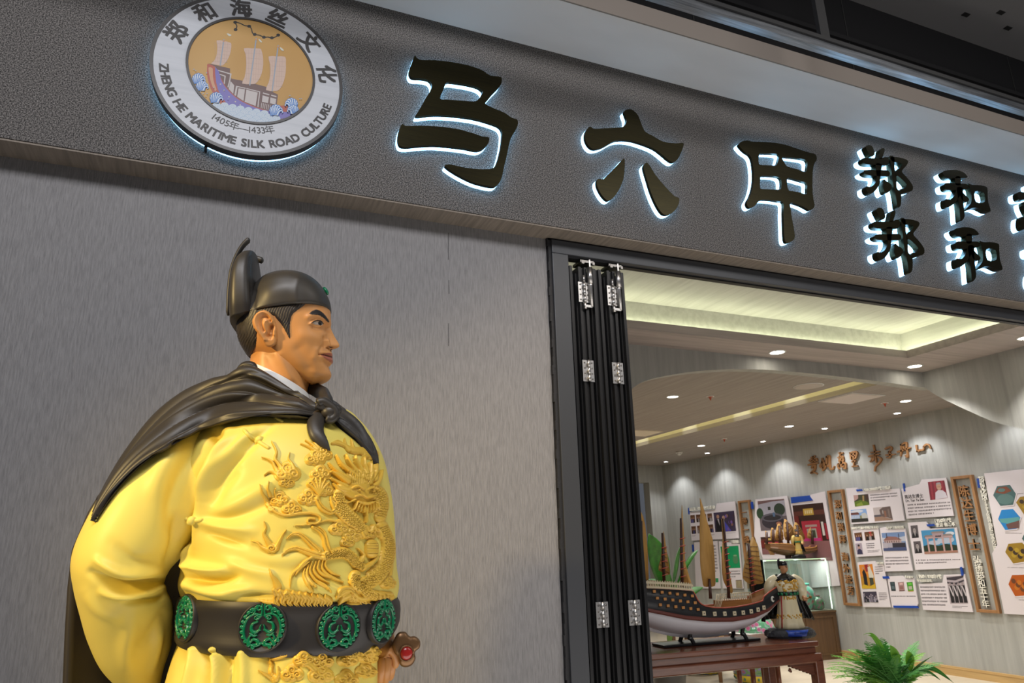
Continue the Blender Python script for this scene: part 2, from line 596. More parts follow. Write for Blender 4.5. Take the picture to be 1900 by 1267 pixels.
alu_dark = mat('door_profile_black', (0.020, 0.020, 0.021), 0.38, 0.5)
gasket = mat('door_gasket', (0.006, 0.006, 0.006), 0.7)
steel = mat('brushed_steel', (0.52, 0.51, 0.50), 0.36, 1.0)
screw_m = mat('screw_steel', (0.22, 0.21, 0.20), 0.35, 1.0)
X0, X1, ND = 1.520, 1.842, 4
PW = (X1 - X0) / ND
door_set = []
glass = clear_glass('door_glass', (0.80, 0.84, 0.84))
order = ['fixed to the jamb', 'second from the jamb', 'third from the jamb', 'nearest the room, farthest from the jamb']
for i in range(ND):
    a = X0 + i * PW
    t = thing('folding_door', 'black folding door leaf folded back, ' + order[i], 'door', (a + PW / 2, 0.5, 0), 'stacked folding door leaves')
    p = MB()
    zt = 2.834
    # stile seen edge-on: ribs and grooves
    for (u0, u1, dy) in ((0.00, 0.10, 0.012), (0.12, 0.30, 0.0), (0.33, 0.42, 0.02), (0.44, 0.58, 0.035), (0.60, 0.70, 0.018), (0.72, 0.90, 0.0), (0.92, 1.0, 0.012)):
        p.box((a + PW * u0, 0.130 + dy, 0.01), (a + PW * u1, 0.20, zt - (0.03 if 0.3 < u0 < 0.7 else 0.0)))
    p.box((a + 0.004, 0.20, 0.01), (a + PW - 0.004, 0.215, zt))
    for y in (0.215, 0.86):
        p.box((a + 0.010, y, 0.01), (a + PW - 0.010, y + 0.07, zt))
    p.box((a + 0.010, 0.215, zt - 0.08), (a + PW - 0.010, 0.93, zt))
    p.box((a + 0.010, 0.215, 0.01), (a + PW - 0.010, 0.93, 0.12))
    p.build('stile', alu_dark, t)
    MB().box((a + 0.034, 0.285, 0.12), (a + 0.046, 0.86, zt - 0.08)).build('pane', glass, t)
    MB().box((a + PW * 0.31, 0.150, 0.02), (a + PW * 0.43, 0.198, zt - 0.04)).build('gasket', gasket, t)
    door_set.append(t)
    if i in (0, 2):
        xc = a + PW
        for zc, cap in ((2.305, False), (on_y(1121, 1140, 0.13)[2], False), (2.70, True)):
            hz = 0.052
            h = MB()
            h.box((xc - 0.030, 0.1255, zc - hz), (xc - 0.004, 0.131, zc + hz))
            h.box((xc + 0.004, 0.1255, zc - hz), (xc + 0.030, 0.131, zc + hz))
            hg = h.build('hinge', steel, t, 'brushed steel hinge')
            kn = MB()
            for q in range(3):
                z0 = zc - hz + q * (2 * hz / 3)
                kn.tube([(xc, 0.121, z0 + 0.001), (xc, 0.121, z0 + 2 * hz / 3 - 0.001)], 0.0085, 14)
            if cap:
                kn.tube([(xc, 0.121, zc + hz), (xc, 0.121, zc + hz + 0.035)], 0.006, 12)
                kn.tube([(xc, 0.121, zc - hz - 0.035), (xc, 0.121, zc - hz)], 0.0085, 12)
            kn.build('knuckle', steel, hg)
            sc = MB()
            for sx in (-0.019, 0.019):
                for q in range(4):
                    z = zc - hz + 0.013 + q * (2 * hz - 0.026) / 3
                    sc.tube([(xc + sx, 0.1262, z), (xc + sx, 0.1245, z)], 0.0045, 10)
            sc.build('screw', screw_m, hg)
        rl = MB()
        rl.tube([(xc + 0.034, 0.118, 2.83), (xc + 0.034, 0.118, 2.745)], 0.0135, 16)
        rl.tube([(xc + 0.034, 0.118, 2.745), (xc + 0.034, 0.118, 2.735), (xc + 0.034, 0.118, 2.625)], [0.0135, 0.0095, 0.0095], 16)
        rl.tube([(xc + 0.034, 0.118, 2.664), (xc + 0.034, 0.118, 2.661)], 0.0102, 16)
        rl.box((xc - 0.004, 0.112, 2.62), (xc + 0.034, 0.124, 2.632))
        rl.box((xc + 0.030, 0.112, 2.83), (xc + 0.038, 0.124, 2.872))
        rl.build('roller_pin', steel, t, 'steel top roller pin')
        ca = MB()
        ca.box((xc - 0.015, 0.118, 2.855), (xc + 0.060, 0.20, 2.868))
        ca.box((xc - 0.010, 0.112, 2.846), (xc + 0.004, 0.125, 2.862))
        ca.box((xc + 0.050, 0.112, 2.846), (xc + 0.062, 0.125, 2.860))
        ca.build('carriage', screw_m, t)
struct(MB().box((1.52, 0.135, 2.868), (6.9, 0.165, 2.8755)).build('trim_10', mat('track_black', (0.01, 0.01, 0.01), 0.5)))

# rail hanging in the void above
rail_m = mat('aluminium_rail', (0.62, 0.66, 0.72), 0.30, 1.0, noise=((3, 60, 60), (0.22, 0.24, 0.27), 0.35, 0.7, 6.0))
ry = -0.62
za = on_y(1600, 118, ry)[2]
zb = on_y(1600, 105, ry)[2]
rt = thing('metal_rail', 'long aluminium rail hanging in the dark void above the soffit', 'rail', (3.5, ry, za))
MB().box((-3, ry - 0.02, za), (9, ry + 0.02, zb)).build('rail_bar', rail_m, rt)
MB().box((-3, ry - 0.03, zb), (9, ry - 0.018, zb + 0.022)).build('rail_flange', mat('hanger_dark', (0.014, 0.014, 0.015), 0.6), rt)
for px, top_y in ((1531, 0),):
    p = on_y(px, 80, ry)
    MB().box((p[0] - 0.030, ry - 0.010, zb), (p[0] + 0.030, ry + 0.012, ZC)).build('hanger', mat('hanger_dark', (0.014, 0.014, 0.015), 0.6), rt)

# hairline cracks in the plaster
ck = MB()
for (xa, ya), (xb, yb) in (((832, 432), (834, 482)), ((833, 600), (832, 642)), ((833, 520), (833, 545))):
    a, b = on_y(xa, ya, Y_W), on_y(xb, yb, Y_W)
    ck.box((min(a[0], b[0]) - 0.0012, Y_W - 0.0008, b[2]), (min(a[0], b[0]) + 0.0012, Y_W + 0.001, a[2]))
struct(ck.build('trim_11', mat('crack_dark', (0.05, 0.048, 0.048), 0.9)), 'hairline cracks in the plaster wall')
# ================================================================ backlit letters on the fascia
letter_m = mat('brushed_dark_brass', (0.034, 0.029, 0.010), 0.33, 0.8, noise=((6, 60, 400), (0.020, 0.0175, 0.008), 0.3, 0.7, 4.0))
glow_m = mat('backlight_acrylic', (0.9, 0.95, 1.0), 0.4, emit=(0.30, 0.65, 1.0), estr=4.6)
hanzi = {}
cA = crop(700, 60, 3.0645)
cJ = crop(1350, 240, 5.5105)
cZ = crop(1580, 255, 4.694)
hanzi['ma'] = [[cA([(215,132),(240,155),(330,158),(430,170),(520,188),(590,212),(640,243),(695,252),(708,262),(706,290),(690,315),(660,345),(635,375),(615,405),(660,430),(720,455),(765,485),(795,495),(800,520),(790,550),(775,575),(757,610),(745,660),(735,710),(722,760),(712,810),(700,845),(680,870),(655,878),(600,868),(540,850),(480,822),(425,790),(388,762),(392,752),(425,752),(480,765),(550,775),(620,778),(660,770),(680,740),(695,690),(705,640),(710,590),(708,560),(690,535),(640,515),(560,492),(470,478),(380,470),(300,470),(222,478),(232,450),(250,420),(275,375),(300,335),(310,310),(308,290),(290,270),(250,262),(200,258),(182,235),(185,205),(200,165)]),
                cA([(395,285),(440,285),(510,296),(570,312),(598,335),(592,355),(570,385),(545,393),(480,388),(400,382),(362,380),(360,362),(375,330)])],
               [cA([(145,520),(165,532),(250,530),(350,535),(450,548),(540,572),(600,592),(636,598),(632,630),(612,655),(590,668),(560,672),(500,660),(420,650),(330,642),(240,645),(170,652),(130,645),(117,610),(122,565),(132,535)])]]
hanzi['liu'] = [[cA([(1425,437),(1450,440),(1478,465),(1495,500),(1508,535),(1525,565),(1570,590),(1630,622),(1700,630),(1742,630),(1735,665),(1718,705),(1700,730),(1680,738),(1655,725),(1620,695),(1575,662),(1510,635),(1440,615),(1380,612),(1340,622),(1290,650),(1250,663),(1220,660),(1195,635),(1182,600),(1185,565),(1200,542),(1212,536),(1235,548),(1290,545),(1350,542),(1395,538),(1412,520),(1418,495),(1408,465),(1405,448)])],
                [cA([(1403,715),(1408,740),(1405,800),(1398,840),(1380,885),(1355,925),(1330,950),(1308,955),(1285,935),(1265,905),(1250,870),(1250,840),(1262,832),(1285,835),(1310,810),(1340,780),(1375,745)])],
                [cA([(1530,740),(1548,755),(1575,800),(1610,845),(1650,890),(1690,930),(1718,945),(1710,985),(1690,1015),(1660,1035),(1630,1035),(1605,1010),(1580,965),(1555,905),(1535,840),(1520,790),(1515,760)])]]
hanzi['jia'] = [[cJ([(150,122),(180,115),(215,115),(260,125),(400,130),(520,142),(620,165),(720,200),(830,235),(895,252),(912,285),(910,315),(890,345),(878,385),(870,450),(868,540),(870,640),(880,720),(890,770),(880,805),(840,825),(800,805),(740,775),(645,752),(648,830),(660,920),(678,1010),(688,1080),(682,1120),(650,1148),(610,1160),(588,1140),(580,1080),(576,980),(572,860),(570,750),(520,735),(440,722),(350,720),(310,745),(280,780),(235,802),(205,785),(198,740),(225,690),(250,620),(265,540),(268,460),(262,380),(250,310),(225,262),(185,235),(150,205),(115,160),(125,138)]),
                 cJ([(335,245),(420,245),(500,250),(530,262),(522,300),(510,345),(490,368),(400,365),(335,362),(318,340),(318,290),(325,258)]),
                 cJ([(560,285),(640,285),(720,295),(790,308),(815,335),(812,390),(798,432),(720,410),(640,388),(600,370),(580,335)]),
                 cJ([(345,478),(430,475),(500,482),(540,500),(552,550),(545,605),(510,615),(420,612),(345,608),(332,580),(335,510)]),
                 cJ([(615,500),(680,508),(760,532),(810,548),(812,600),(805,660),(740,645),(660,630),(625,620),(610,560)])]]
hanzi['zheng'] = [[cZ(p)] for p in (
    [(150,65),(178,75),(195,110),(200,150),(170,165),(150,140),(130,100),(125,78)],
    [(262,95),(285,95),(288,120),(275,160),(262,185),(235,180),(245,140),(250,110)],
    [(95,185),(120,176),(170,180),(250,180),(310,170),(328,195),(315,235),(280,245),(200,238),(130,232),(100,215)],
    [(108,290),(150,280),(230,285),(300,285),(332,300),(327,335),(260,338),(190,332),(140,327),(112,312)],
    [(212,230),(262,235),(255,290),(250,350),(245,400),(225,440),(195,475),(160,490),(132,465),(130,425),(165,430),(200,405),(220,360),(215,300)],
    [(285,365),(310,385),(340,405),(352,430),(335,465),(300,485),(280,450),(275,400)],
    [(332,162),(372,172),(375,260),(392,350),(395,440),(430,480),(432,560),(425,595),(400,610),(388,520),(362,400),(350,300),(340,220)],
    [(340,170),(420,175),(490,200),(485,235),(455,270),(440,300),(480,345),(515,390),(535,430),(525,465),(480,475),(430,492),(425,450),(460,445),(480,415),(450,375),(400,335),(385,345),(385,290),(430,260),(440,230),(400,215),(360,212)])]
hanzi['he'] = [[cZ(p)] for p in (
    [(795,300),(840,285),(900,282),(960,295),(1000,325),(1008,350),(960,355),(900,354),(840,357),(810,337)],
    [(905,345),(948,345),(948,410),(905,410)],
    [(815,400),(860,395),(940,400),(1000,405),(1015,420),(1010,447),(950,457),(880,457),(830,457),(812,430)],
    [(918,440),(967,440),(970,520),(980,620),(985,690),(960,725),(948,718),(940,620),(928,530)],
    [(925,440),(958,470),(930,530),(895,575),(850,605),(825,605),(815,570),(820,535),(860,540),(895,505)],
    [(955,465),(990,500),(1025,540),(1000,562),(965,545),(945,500)])]
hanzi['he'].append([cZ([(1015,400),(1050,412),(1110,415),(1178,432),(1185,480),(1190,560),(1212,640),(1170,645),(1110,615),(1060,612),(1015,630),(1008,612),(1040,570),(1045,510),(1035,450)]),
                    cZ([(1075,472),(1150,480),(1160,560),(1085,560)])])
hanzi['wen'] = [[cZ(p)] for p in (
    [(1560,400),(1600,420),(1630,470),(1590,480),(1565,440)],
    [(1447,484),(1478,473),(1560,490),(1680,505),(1760,520),(1765,555),(1680,550),(1560,535),(1480,545),(1452,530)],
    [(1590,560),(1650,560),(1620,640),(1570,730),(1520,790),(1490,800),(1472,760),(1480,690),(1520,700),(1560,650)],
    [(1500,560),(1540,580),(1600,660),(1680,740),(1760,800),(1740,850),(1690,840),(1600,760),(1540,680),(1505,610)])]


def sign_letter(key, label, dark, lit, shift=(0.0, 0.0)):
    yf = -(dark + lit)
    first = on_y(*hanzi[key][0][0][0], yf)
    t = thing('sign_letter', label, 'sign letter', (first[0] + shift[0], 0, first[2] + shift[1]), 'backlit characters on the fascia')
    fm, gm = MB(), MB()
    for poly in hanzi[key]:
        loops = []
        for lp in poly:
            sp = smooth(lp, 3)
            loops.append([(p[0] + shift[0], p[2] + shift[1]) for p in (on_y(x, y, yf) for x, y in sp)])
        V, F = flat_shape(loops, dark, lambda u, v, w: np.c_[u, -lit - w, v])
        fm.add(V, F)
        V, F = flat_shape(loops, lit, lambda u, v, w: np.c_[u, -w * 0.999, v])
        gm.add(V, F)
    fm.build('face', letter_m, t)
    gm.build('light_layer', glow_m, t, 'glowing white acrylic layer behind the dark face')
    return t


sign_letter('ma', 'large backlit dark metal character 马, first after the round sign', 0.018, 0.026)
sign_letter('liu', 'large backlit dark metal character 六 in the middle of the big three', 0.018, 0.026)
sign_letter('jia', 'large backlit dark metal character 甲 with four window-like openings', 0.018, 0.026)
yz = -0.066


def shift_of(a, b):
    (p,), (q,) = cZ([a]), cZ([b])
    return tuple((on_y(*q, yz) - on_y(*p, yz))[[0, 2]])


sh1 = shift_of((400, 610), (500, 1180))
sh2 = shift_of((960, 725), (1060, 1250))
sign_letter('zheng', 'small backlit character 郑 in the upper row of two', 0.034, 0.032)
sign_letter('he', 'small backlit character 和 in the upper row of two', 0.034, 0.032)
sign_letter('wen', 'small backlit character in the upper row, cut by the right picture edge', 0.034, 0.032)
sign_letter('zheng', 'small backlit character 郑 in the lower row of two', 0.034, 0.032, sh1)
sign_letter('he', 'small backlit character 和 in the lower row of two', 0.034, 0.032, sh2)
sign_letter('wen', 'small backlit character in the lower row, cut by the right picture edge', 0.034, 0.032, sh2)

# ---------------------------------------------------------------- round sign
YD = -0.062
cD = crop(250, 0, 4.088)
cE = crop(340, 110, 7.6)
rim = np.array([on_y(x, y, YD)[[0, 2]] for x, y in cD([(110, 420), (1570, 640), (970, 1190), (350, 950), (1420, 1000), (1320, 180), (200, 700), (700, 1150)])])
A = np.c_[2 * rim, np.ones(len(rim))]
sol = np.linalg.lstsq(A, (rim ** 2).sum(1), rcond=None)[0]
DC = sol[:2]
DR = math.sqrt(sol[2] + (DC ** 2).sum())
inr = np.array([on_y(x, y, YD)[[0, 2]] for x, y in cD([(398, 430), (1335, 640), (960, 945), (780, 135), (500, 700), (1250, 860)])])
RI = float(np.mean(np.hypot(*(inr - inr.mean(0) * 0 - DC).T)))
IC = DC
A = np.c_[2 * inr, np.ones(len(inr))]
sol = np.linalg.lstsq(A, (inr ** 2).sum(1), rcond=None)[0]
IC = sol[:2]
RI = math.sqrt(sol[2] + (IC ** 2).sum())

disc = thing('round_sign', 'round backlit shop sign with a sailing ship and lettering round its rim', 'sign', (DC[0], 0, DC[1]))


def ring_pts(c, r, n=96):
    return [(c[0] + r * math.cos(2 * math.pi * i / n), c[1] + r * math.sin(2 * math.pi * i / n)) for i in range(n)]


face_white = mat('sign_white', (0.47, 0.485, 0.515), 0.42, noise=((1.5, 1, 40), (0.41, 0.425, 0.455), 0.4, 0.7, 3.0))
dk = mat('sign_dark_edge', (0.030, 0.027, 0.026), 0.4)
m = MB()
V, F = flat_shape([ring_pts(DC, DR)], 0.036, lambda u, v, w: np.c_[u, YD + 0.036 - w, v])
m.add(V, F)
m.build('sign_body', face_white, disc)
m = MB()
V, F = flat_shape([ring_pts(DC, DR + 0.001), ring_pts(DC, DR * 0.966)], 0.040, lambda u, v, w: np.c_[u, YD + 0.038 - w, v])
m.add(V, F)
m.build('rim', dk, disc, 'dark rim of the round sign')
m = MB()
V, F = flat_shape([ring_pts(DC, DR * 0.985)], 0.020, lambda u, v, w: np.c_[u, -0.002 - w, v])
m.add(V, F)
m.build('light_layer', glow_m, disc, 'glowing white layer behind the round sign')


def plane_pt(x, y, k):
    p = on_y(x, y, YD)
    q = np.array([p[0], p[2]])
    d = q - IC
    L = np.hypot(*d)
    if L > RI * 0.985:
        q = IC + d * (RI * 0.985 / L)
    return (q[0], YD - 0.0004 * (k + 1), q[1])


class Art:
    """flat printed shapes, one colour each, stacked by tenths of a millimetre."""
    def __init__(self):
        self.m = MB()
        self.mats = []
        self.k = 1.0

    def idx(self, c):
        c = tuple(v * 0.70 for v in c)
        mm = mat('print_%02x%02x%02x' % tuple(int(v * 255) for v in c), c, 0.45)
        if mm not in self.mats:
            self.mats.append(mm)
        return self.mats.index(mm)

    def poly(self, pts, c, sm=0, step=True):
        if sm:
            pts = smooth(pts, sm)
        P = [plane_pt(x, y, self.k) for x, y in pts]
        self.m.add(P, [tuple(range(len(P)))], self.idx(c))
        if step:
            self.k += 0.12

    def line(self, pts, wd, c, sm=0, step=True):
        P = smooth(pts, sm, closed=False) if sm else np.array(pts, float)
        n = len(P)
        W = [wd] * n if np.isscalar(wd) else list(np.interp(np.linspace(0, 1, n), np.linspace(0, 1, len(wd)), wd))
        vs, fs = [], []
        for i in range(n):
            t = P[min(i + 1, n - 1)] - P[max(i - 1, 0)]
            t = t / (np.hypot(*t) + 1e-9)
            nn = np.array([-t[1], t[0]]) * W[i] / 2
            vs += [plane_pt(*(P[i] + nn), self.k), plane_pt(*(P[i] - nn), self.k)]
        for i in range(n - 1):
            fs.append((2 * i, 2 * i + 1, 2 * i + 3, 2 * i + 2))
        self.m.add(vs, fs, self.idx(c))
        if step:
            self.k += 0.12

    def dot(self, p, r, c, squash=0.82):
        self.poly([(p[0] + r * math.cos(a), p[1] + r * squash * math.sin(a)) for a in np.linspace(0, 2 * math.pi, 15)[:-1]], c, 0, False)


art = Art()
gold = MB()
gold.add([(a, YD - 0.0005, b) for a, b in ring_pts(IC, RI)], [tuple(range(96))])
gold.build('gold_field', mat('sign_gold', (0.42, 0.235, 0.06), 0.5, noise=((3, 1, 1.5), (0.47, 0.28, 0.085), 0.45, 0.6, 1.0)), disc, 'gold round centre field')
INK = (0.018, 0.016, 0.016)
pts = cD([(765, 225), (775, 200), (762, 170), (800, 178), (835, 195), (868, 200), (885, 220), (893, 250), (912, 263), (945, 268), (980, 283), (1010, 282), (1040, 288), (1070, 280), (1088, 267)])
art.line(pts, 1.9, INK, 4)
for p in cD([(762, 170), (765, 225), (868, 200), (910, 262), (980, 283), (1040, 288), (1088, 267)]):
    art.dot(p, 3.6, INK, 0.78)
SAIL, LINE = (0.70, 0.50, 0.40), (0.50, 0.36, 0.29)
sails = [[(622,308),(670,310),(715,322),(733,335),(728,390),(712,440),(690,475),(665,498),(640,497),(580,485),(600,465),(618,430),(625,380),(625,340)],
         [(828,368),(890,368),(945,370),(960,380),(972,430),(974,490),(965,550),(945,600),(920,632),(890,640),(815,635),(832,590),(843,530),(845,470),(840,410)],
         [(1015,430),(1080,430),(1140,432),(1146,480),(1145,550),(1130,620),(1105,670),(1075,692),(995,685),(1015,630),(1028,560),(1027,490)]]
BRN, PALE, RED, BLU = (0.16, 0.085, 0.075), (0.62, 0.56, 0.54), (0.50, 0.10, 0.06), (0.20, 0.17, 0.52)
art.poly(cE([(345,65),(445,100),(450,200),(465,330),(490,430),(560,560),(660,660),(610,690),(500,590),(415,470),(360,340),(335,200),(338,110)]), RED, 2)
art.poly(cE([(360,115),(415,130),(418,240),(440,350),(470,430),(440,440),(395,340),(370,240),(358,160)]), (0.68, 0.36, 0.20), 2)
art.poly(cE([(355,60),(500,95),(660,130),(660,200),(680,275),(840,305),(1000,345),(1170,390),(1250,455),(1335,500),(1320,640),(1190,730),(1000,680),(860,620),(740,545),(630,440),(560,345),(500,190),(450,105)]), BRN)
for p in ([(490,150),(682,205),(665,300),(640,400),(622,395),(650,290),(660,215),(490,165)], [(510,205),(600,235),(585,350),(570,350),(582,245),(510,218)],
          [(668,310),(720,370),(705,490),(640,420)], [(745,375),(880,405),(878,418),(765,392),(745,520),(720,505)], [(780,410),(870,425),(850,590),(760,530)],
          [(890,430),(1050,470),(1020,660),(865,600)], [(890,408),(1085,455),(1060,680),(1045,672),(1070,465),(890,420)],
          [(1125,468),(1215,495),(1212,510),(1122,485)], [(1240,500),(1315,520),(1312,538),(1238,515)],
          [(1118,510),(1208,535),(1195,620),(1110,600)], [(1228,540),(1310,560),(1300,640),(1222,620)]):
    art.poly(cE(p), PALE, 0, False)
for i in range(6):
    x = 1108 + i * 24
    art.line(cE([(x, 615 + i * 6), (x - 10, 690 + i * 6)]), 1.1, PALE, 0, False)
art.k += 0.12
art.poly(cE([(1320,660),(1440,655),(1500,690),(1480,735),(1330,740),(1290,700)]), RED, 2)
art.poly(cE([(450,108),(500,170),(530,270),(590,380),(680,480),(760,550),(860,610),(1000,670),(1100,705),(1180,725),(1300,740),(1450,745),(1545,745),(1530,790),(1440,830),(1350,850),(1150,850),(950,830),(760,720),(640,650),(560,560),(490,430),(465,330),(450,200)]), BLU)
art.line(cE([(530,270),(590,380),(680,480),(760,550),(860,610),(1000,670),(1100,705),(1180,725)]), 1.5, RED, 3)
for p in cE([(525,352),(575,445),(645,530),(735,600),(803,645),(885,690),(980,722),(1070,750),(1155,768),(1250,780)]):
    art.dot(p, 1.4, (0.66, 0.62, 0.50))
art.k += 0.12
for sl, (a, b), fl in zip(sails, (((676, 300), (648, 500)), ((922, 290), (872, 650)), ((1088, 345), (1042, 695))),
                          ([(698,256),(712,256),(735,268),(720,276),(706,268)], [(938,298),(955,305),(966,324),(950,318)], [(1098,360),(1115,366),(1132,386),(1112,384)])):
    art.poly(cD(sl), SAIL, 2)
    s_ = np.array(cD(sl))
    x0, x1, y0, y1 = s_[:, 0].min(), s_[:, 0].max(), s_[:, 1].min(), s_[:, 1].max()
    for k in range(1, 7):
        t_ = k / 7
        yy = y0 + (y1 - y0) * t_
        row = s_[np.abs(s_[:, 1] - yy) < (y1 - y0) * 0.2]
        art.line([(row[:, 0].min() + 1.5, yy - 1.0), (row[:, 0].max() - 1.5, yy + 1.0)], 0.35, LINE, 0, False)
        art.line([(x0 + (x1 - x0) * t_ * 0.9 + 2, y0 + 3), (x0 + (x1 - x0) * (t_ * 0.75 + 0.08) + 1, y1 - 6)], 0.3, LINE, 0, False)
    art.k += 0.12
    art.line(cD([a, b]), 2.4, (0.36, 0.40, 0.46))
    q = cD([a])[0]
    art.line([(q[0] - 2.2, q[1] + 3), (q[0] + 2.4, q[1] + 3.4)], 1.3, (0.75, 0.30, 0.06), 0, False)
    art.poly(cD(fl), (0.72, 0.72, 0.60), 2)
# fish-scale water
WA, WB = (0.66, 0.74, 0.82), (0.36, 0.52, 0.72)
for row in range(5):
    for col in range(9):
        x, y = 470 + col * 112 + (row % 2) * 56, 660 + row * 52 + max(0, col * 22 - 20)
        if y > 930 or x > 1330 or (row == 0 and col > 6):
            continue
        for rr, cc in ((62, WB), (57, WA), (40, WB), (36, WA), (20, WB), (16, WA)):
            art.poly([cE([(x + rr * math.cos(a), y + rr * 0.85 * math.sin(a))])[0] for a in np.linspace(0, 2 * math.pi, 17)[:-1]], cc, 0, False)
            art.k += 0.015
art.k += 0.12
WV, WW = (0.05, 0.22, 0.62), (0.70, 0.78, 0.88)
for (x, y, s_, fx) in ((200, 290, 115, 1), (250, 390, 105, 1), (450, 560, 115, 1), (1290, 740, 120, 1), (1540, 640, 110, -1), (1560, 720, 90, -1)):
    for k, (a0, L) in enumerate(((2.7, 0.9), (2.3, 1.0), (1.9, 1.05), (1.5, 1.1), (1.1, 1.1), (0.7, 1.05), (0.3, 0.95))):
        base = (x - fx * 40 + k * fx * 12, y + 60)
        tip = (x + fx * L * s_ * math.cos(a0) * 0.7, y - L * s_ * math.sin(a0) * 0.75 + 20)
        curl = [base, ((base[0] + tip[0]) / 2, (base[1] + tip[1]) / 2 - 14), tip, (tip[0] + fx * 26, tip[1] + 4), (tip[0] + fx * 34, tip[1] + 26), (tip[0] + fx * 20, tip[1] + 34)]
        art.line(cE(curl), [5.6, 4.6, 2.6, 1.6], WV, 3)
        art.line(cE(curl), [2.6, 2.0, 1.2, 0.7], WW, 3)
for x, y in ((150, 155), (175, 172), (330, 205), (245, 470), (280, 495), (335, 495), (320, 530), (1500, 525), (1640, 570), (1665, 570), (430, 410), (575, 440), (632, 572)):
    art.dot(cE([(x, y)])[0], 1.0, (0.20, 0.42, 0.75))
art.m.build('ship_emblem', art.mats, disc, 'printed three-masted ship on waves under a chain of stars')
m = MB()
V, F = flat_shape([ring_pts(IC, RI * 1.025), ring_pts(IC, RI * 0.985)], 0.0045, lambda u, v, w: np.c_[u, YD - w, v])
m.add(V, F)
m.build('inner_ring', dk, disc, 'thin dark ring around the gold field')


def on_disc(p):
    q = on_y(*p, YD)
    return np.array([q[0], q[2]])


lt_parts = []


def arc_char(ch, ang, r, size, inward, bold):
    """one character standing on a circle about the sign centre."""
    up = np.array([math.cos(ang), math.sin(ang)]) * (-1 if inward else 1)
    rt = np.array([up[1], -up[0]])
    o = DC + np.array([math.cos(ang), math.sin(ang)]) * r
    m = MB()
    for k, (dx, dy) in enumerate(((0, 0), (bold, bold), (-bold, bold), (bold, -bold), (-bold, -bold)) if bold else ((0, 0),)):
        def xf(u, v, w):
            q = o[None] + (u + dx)[:, None] * rt + (v + dy - size * 0.36)[:, None] * up
            return np.c_[q[:, 0], YD - 0.0008 - w - k * 0.00005, q[:, 1]]
        V, F = text_shape(ch, size, 0.0004, xf)
        m.add(V, F)
    lt_parts.append((m, 'hanzi' if ord(ch) > 0x2000 else 'letter'))


for ch, p in zip('郑和海丝文化', cD([(310, 240), (510, 62), (803, 38), (1085, 132), (1315, 322), (1437, 562)])):
    d = on_disc(p) - DC
    arc_char(ch, math.atan2(d[1], d[0]), (RI + DR) / 2 + 0.004, 0.088, False, 0.0024)


def char_w(c):
    if c == ' ':
        return 0.50
    V, F = text_shape(c, 1.0, 0.001, lambda u, v, w: np.c_[u, v, w])
    return float(np.ptp(V[:, 0])) + 0.23


def arc_text(s, p0, p1, r, size, off):
    a0 = math.atan2(*(on_disc(p0) - DC)[::-1])
    a1 = math.atan2(*(on_disc(p1) - DC)[::-1])
    if a0 > 0:
        a0 -= 2 * math.pi
    ws = [char_w(c) for c in s]
    tot = sum(ws)
    x = 0
    for c, w_ in zip(s, ws):
        a = a0 + (a1 - a0) * (x + w_ / 2) / tot
        x += w_
        if c != ' ':
            arc_char(c, a, r, size, True, off)


(pz, pe, p14, p33) = cD([(195, 478), (1480, 800), (590, 880), (1065, 1003)])
arc_text('ZHENG HE MARITIME SILK ROAD CULTURE', pz, pe, np.hypot(*(on_disc(cD([(930, 1092)])[0]) - DC)), 0.047, 0.0014)
arc_text('1405年—1433年', p14, p33, np.hypot(*(on_disc(cD([(800, 968)])[0]) - DC)), 0.040, 0.0)
ink = mat('sign_ink', (0.022, 0.019, 0.018), 0.5)
for m, nm in lt_parts:
    m.build(nm, ink, disc)
sb = MB()
p = on_y(382, 272, -0.03)
sb.tube([p, p + np.array([0, 0.03, -0.004])], 0.006, 8)
sb.build('screw', GREY_METAL, disc)
# ================================================================ the large statue
YS = -0.85
robe_m = mat('robe_pale_yellow', (0.80, 0.65, 0.135), 0.45, spec=0.3, bump=((14, 14, 14), 0.05, 0.01))
gold_m = mat('raised_gold_paint', (0.74, 0.46, 0.055), 0.42, 0.10, spec=0.4)
cape_m = mat('cape_black', (0.032, 0.027, 0.022), 0.46, 0.0, spec=0.5, bump=((30, 30, 30), 0.04, 0.01))
hat_m = mat('hat_black_lacquer', (0.030, 0.027, 0.024), 0.43, 0.0, spec=0.5, noise=((9, 9, 9), (0.048, 0.040, 0.030), 0.4, 0.75, 4.0))
jade_m = mat('green_enamel', (0.0015, 0.16, 0.06), 0.25, spec=0.6)
skin_m = mat('painted_skin', (0.6, 0.3, 0.12), 0.42, attr='paint', spec=0.4)
hair_m = mat('painted_hair', (0.022, 0.018, 0.016), 0.45, noise=((240, 240, 30), (0.055, 0.043, 0.032), 0.35, 0.7, 5.0))
white_c = mat('white_collar', (0.75, 0.74, 0.72), 0.6)
bronze_m = mat('bronze_paint', (0.20, 0.105, 0.045), 0.35, 0.55)
red_m = mat('red_cabochon', (0.36, 0.015, 0.012), 0.22, spec=0.7)
belt_m = mat('belt_black', (0.022, 0.019, 0.017), 0.48)

statue = thing('statue', 'larger-than-life painted statue of a man in a yellow dragon robe, black cape and hat', 'statue',
               (on_y(527, 1150, YS)[0], YS, 0))


def S(px, py, y=YS):
    return on_y(px, py, y)


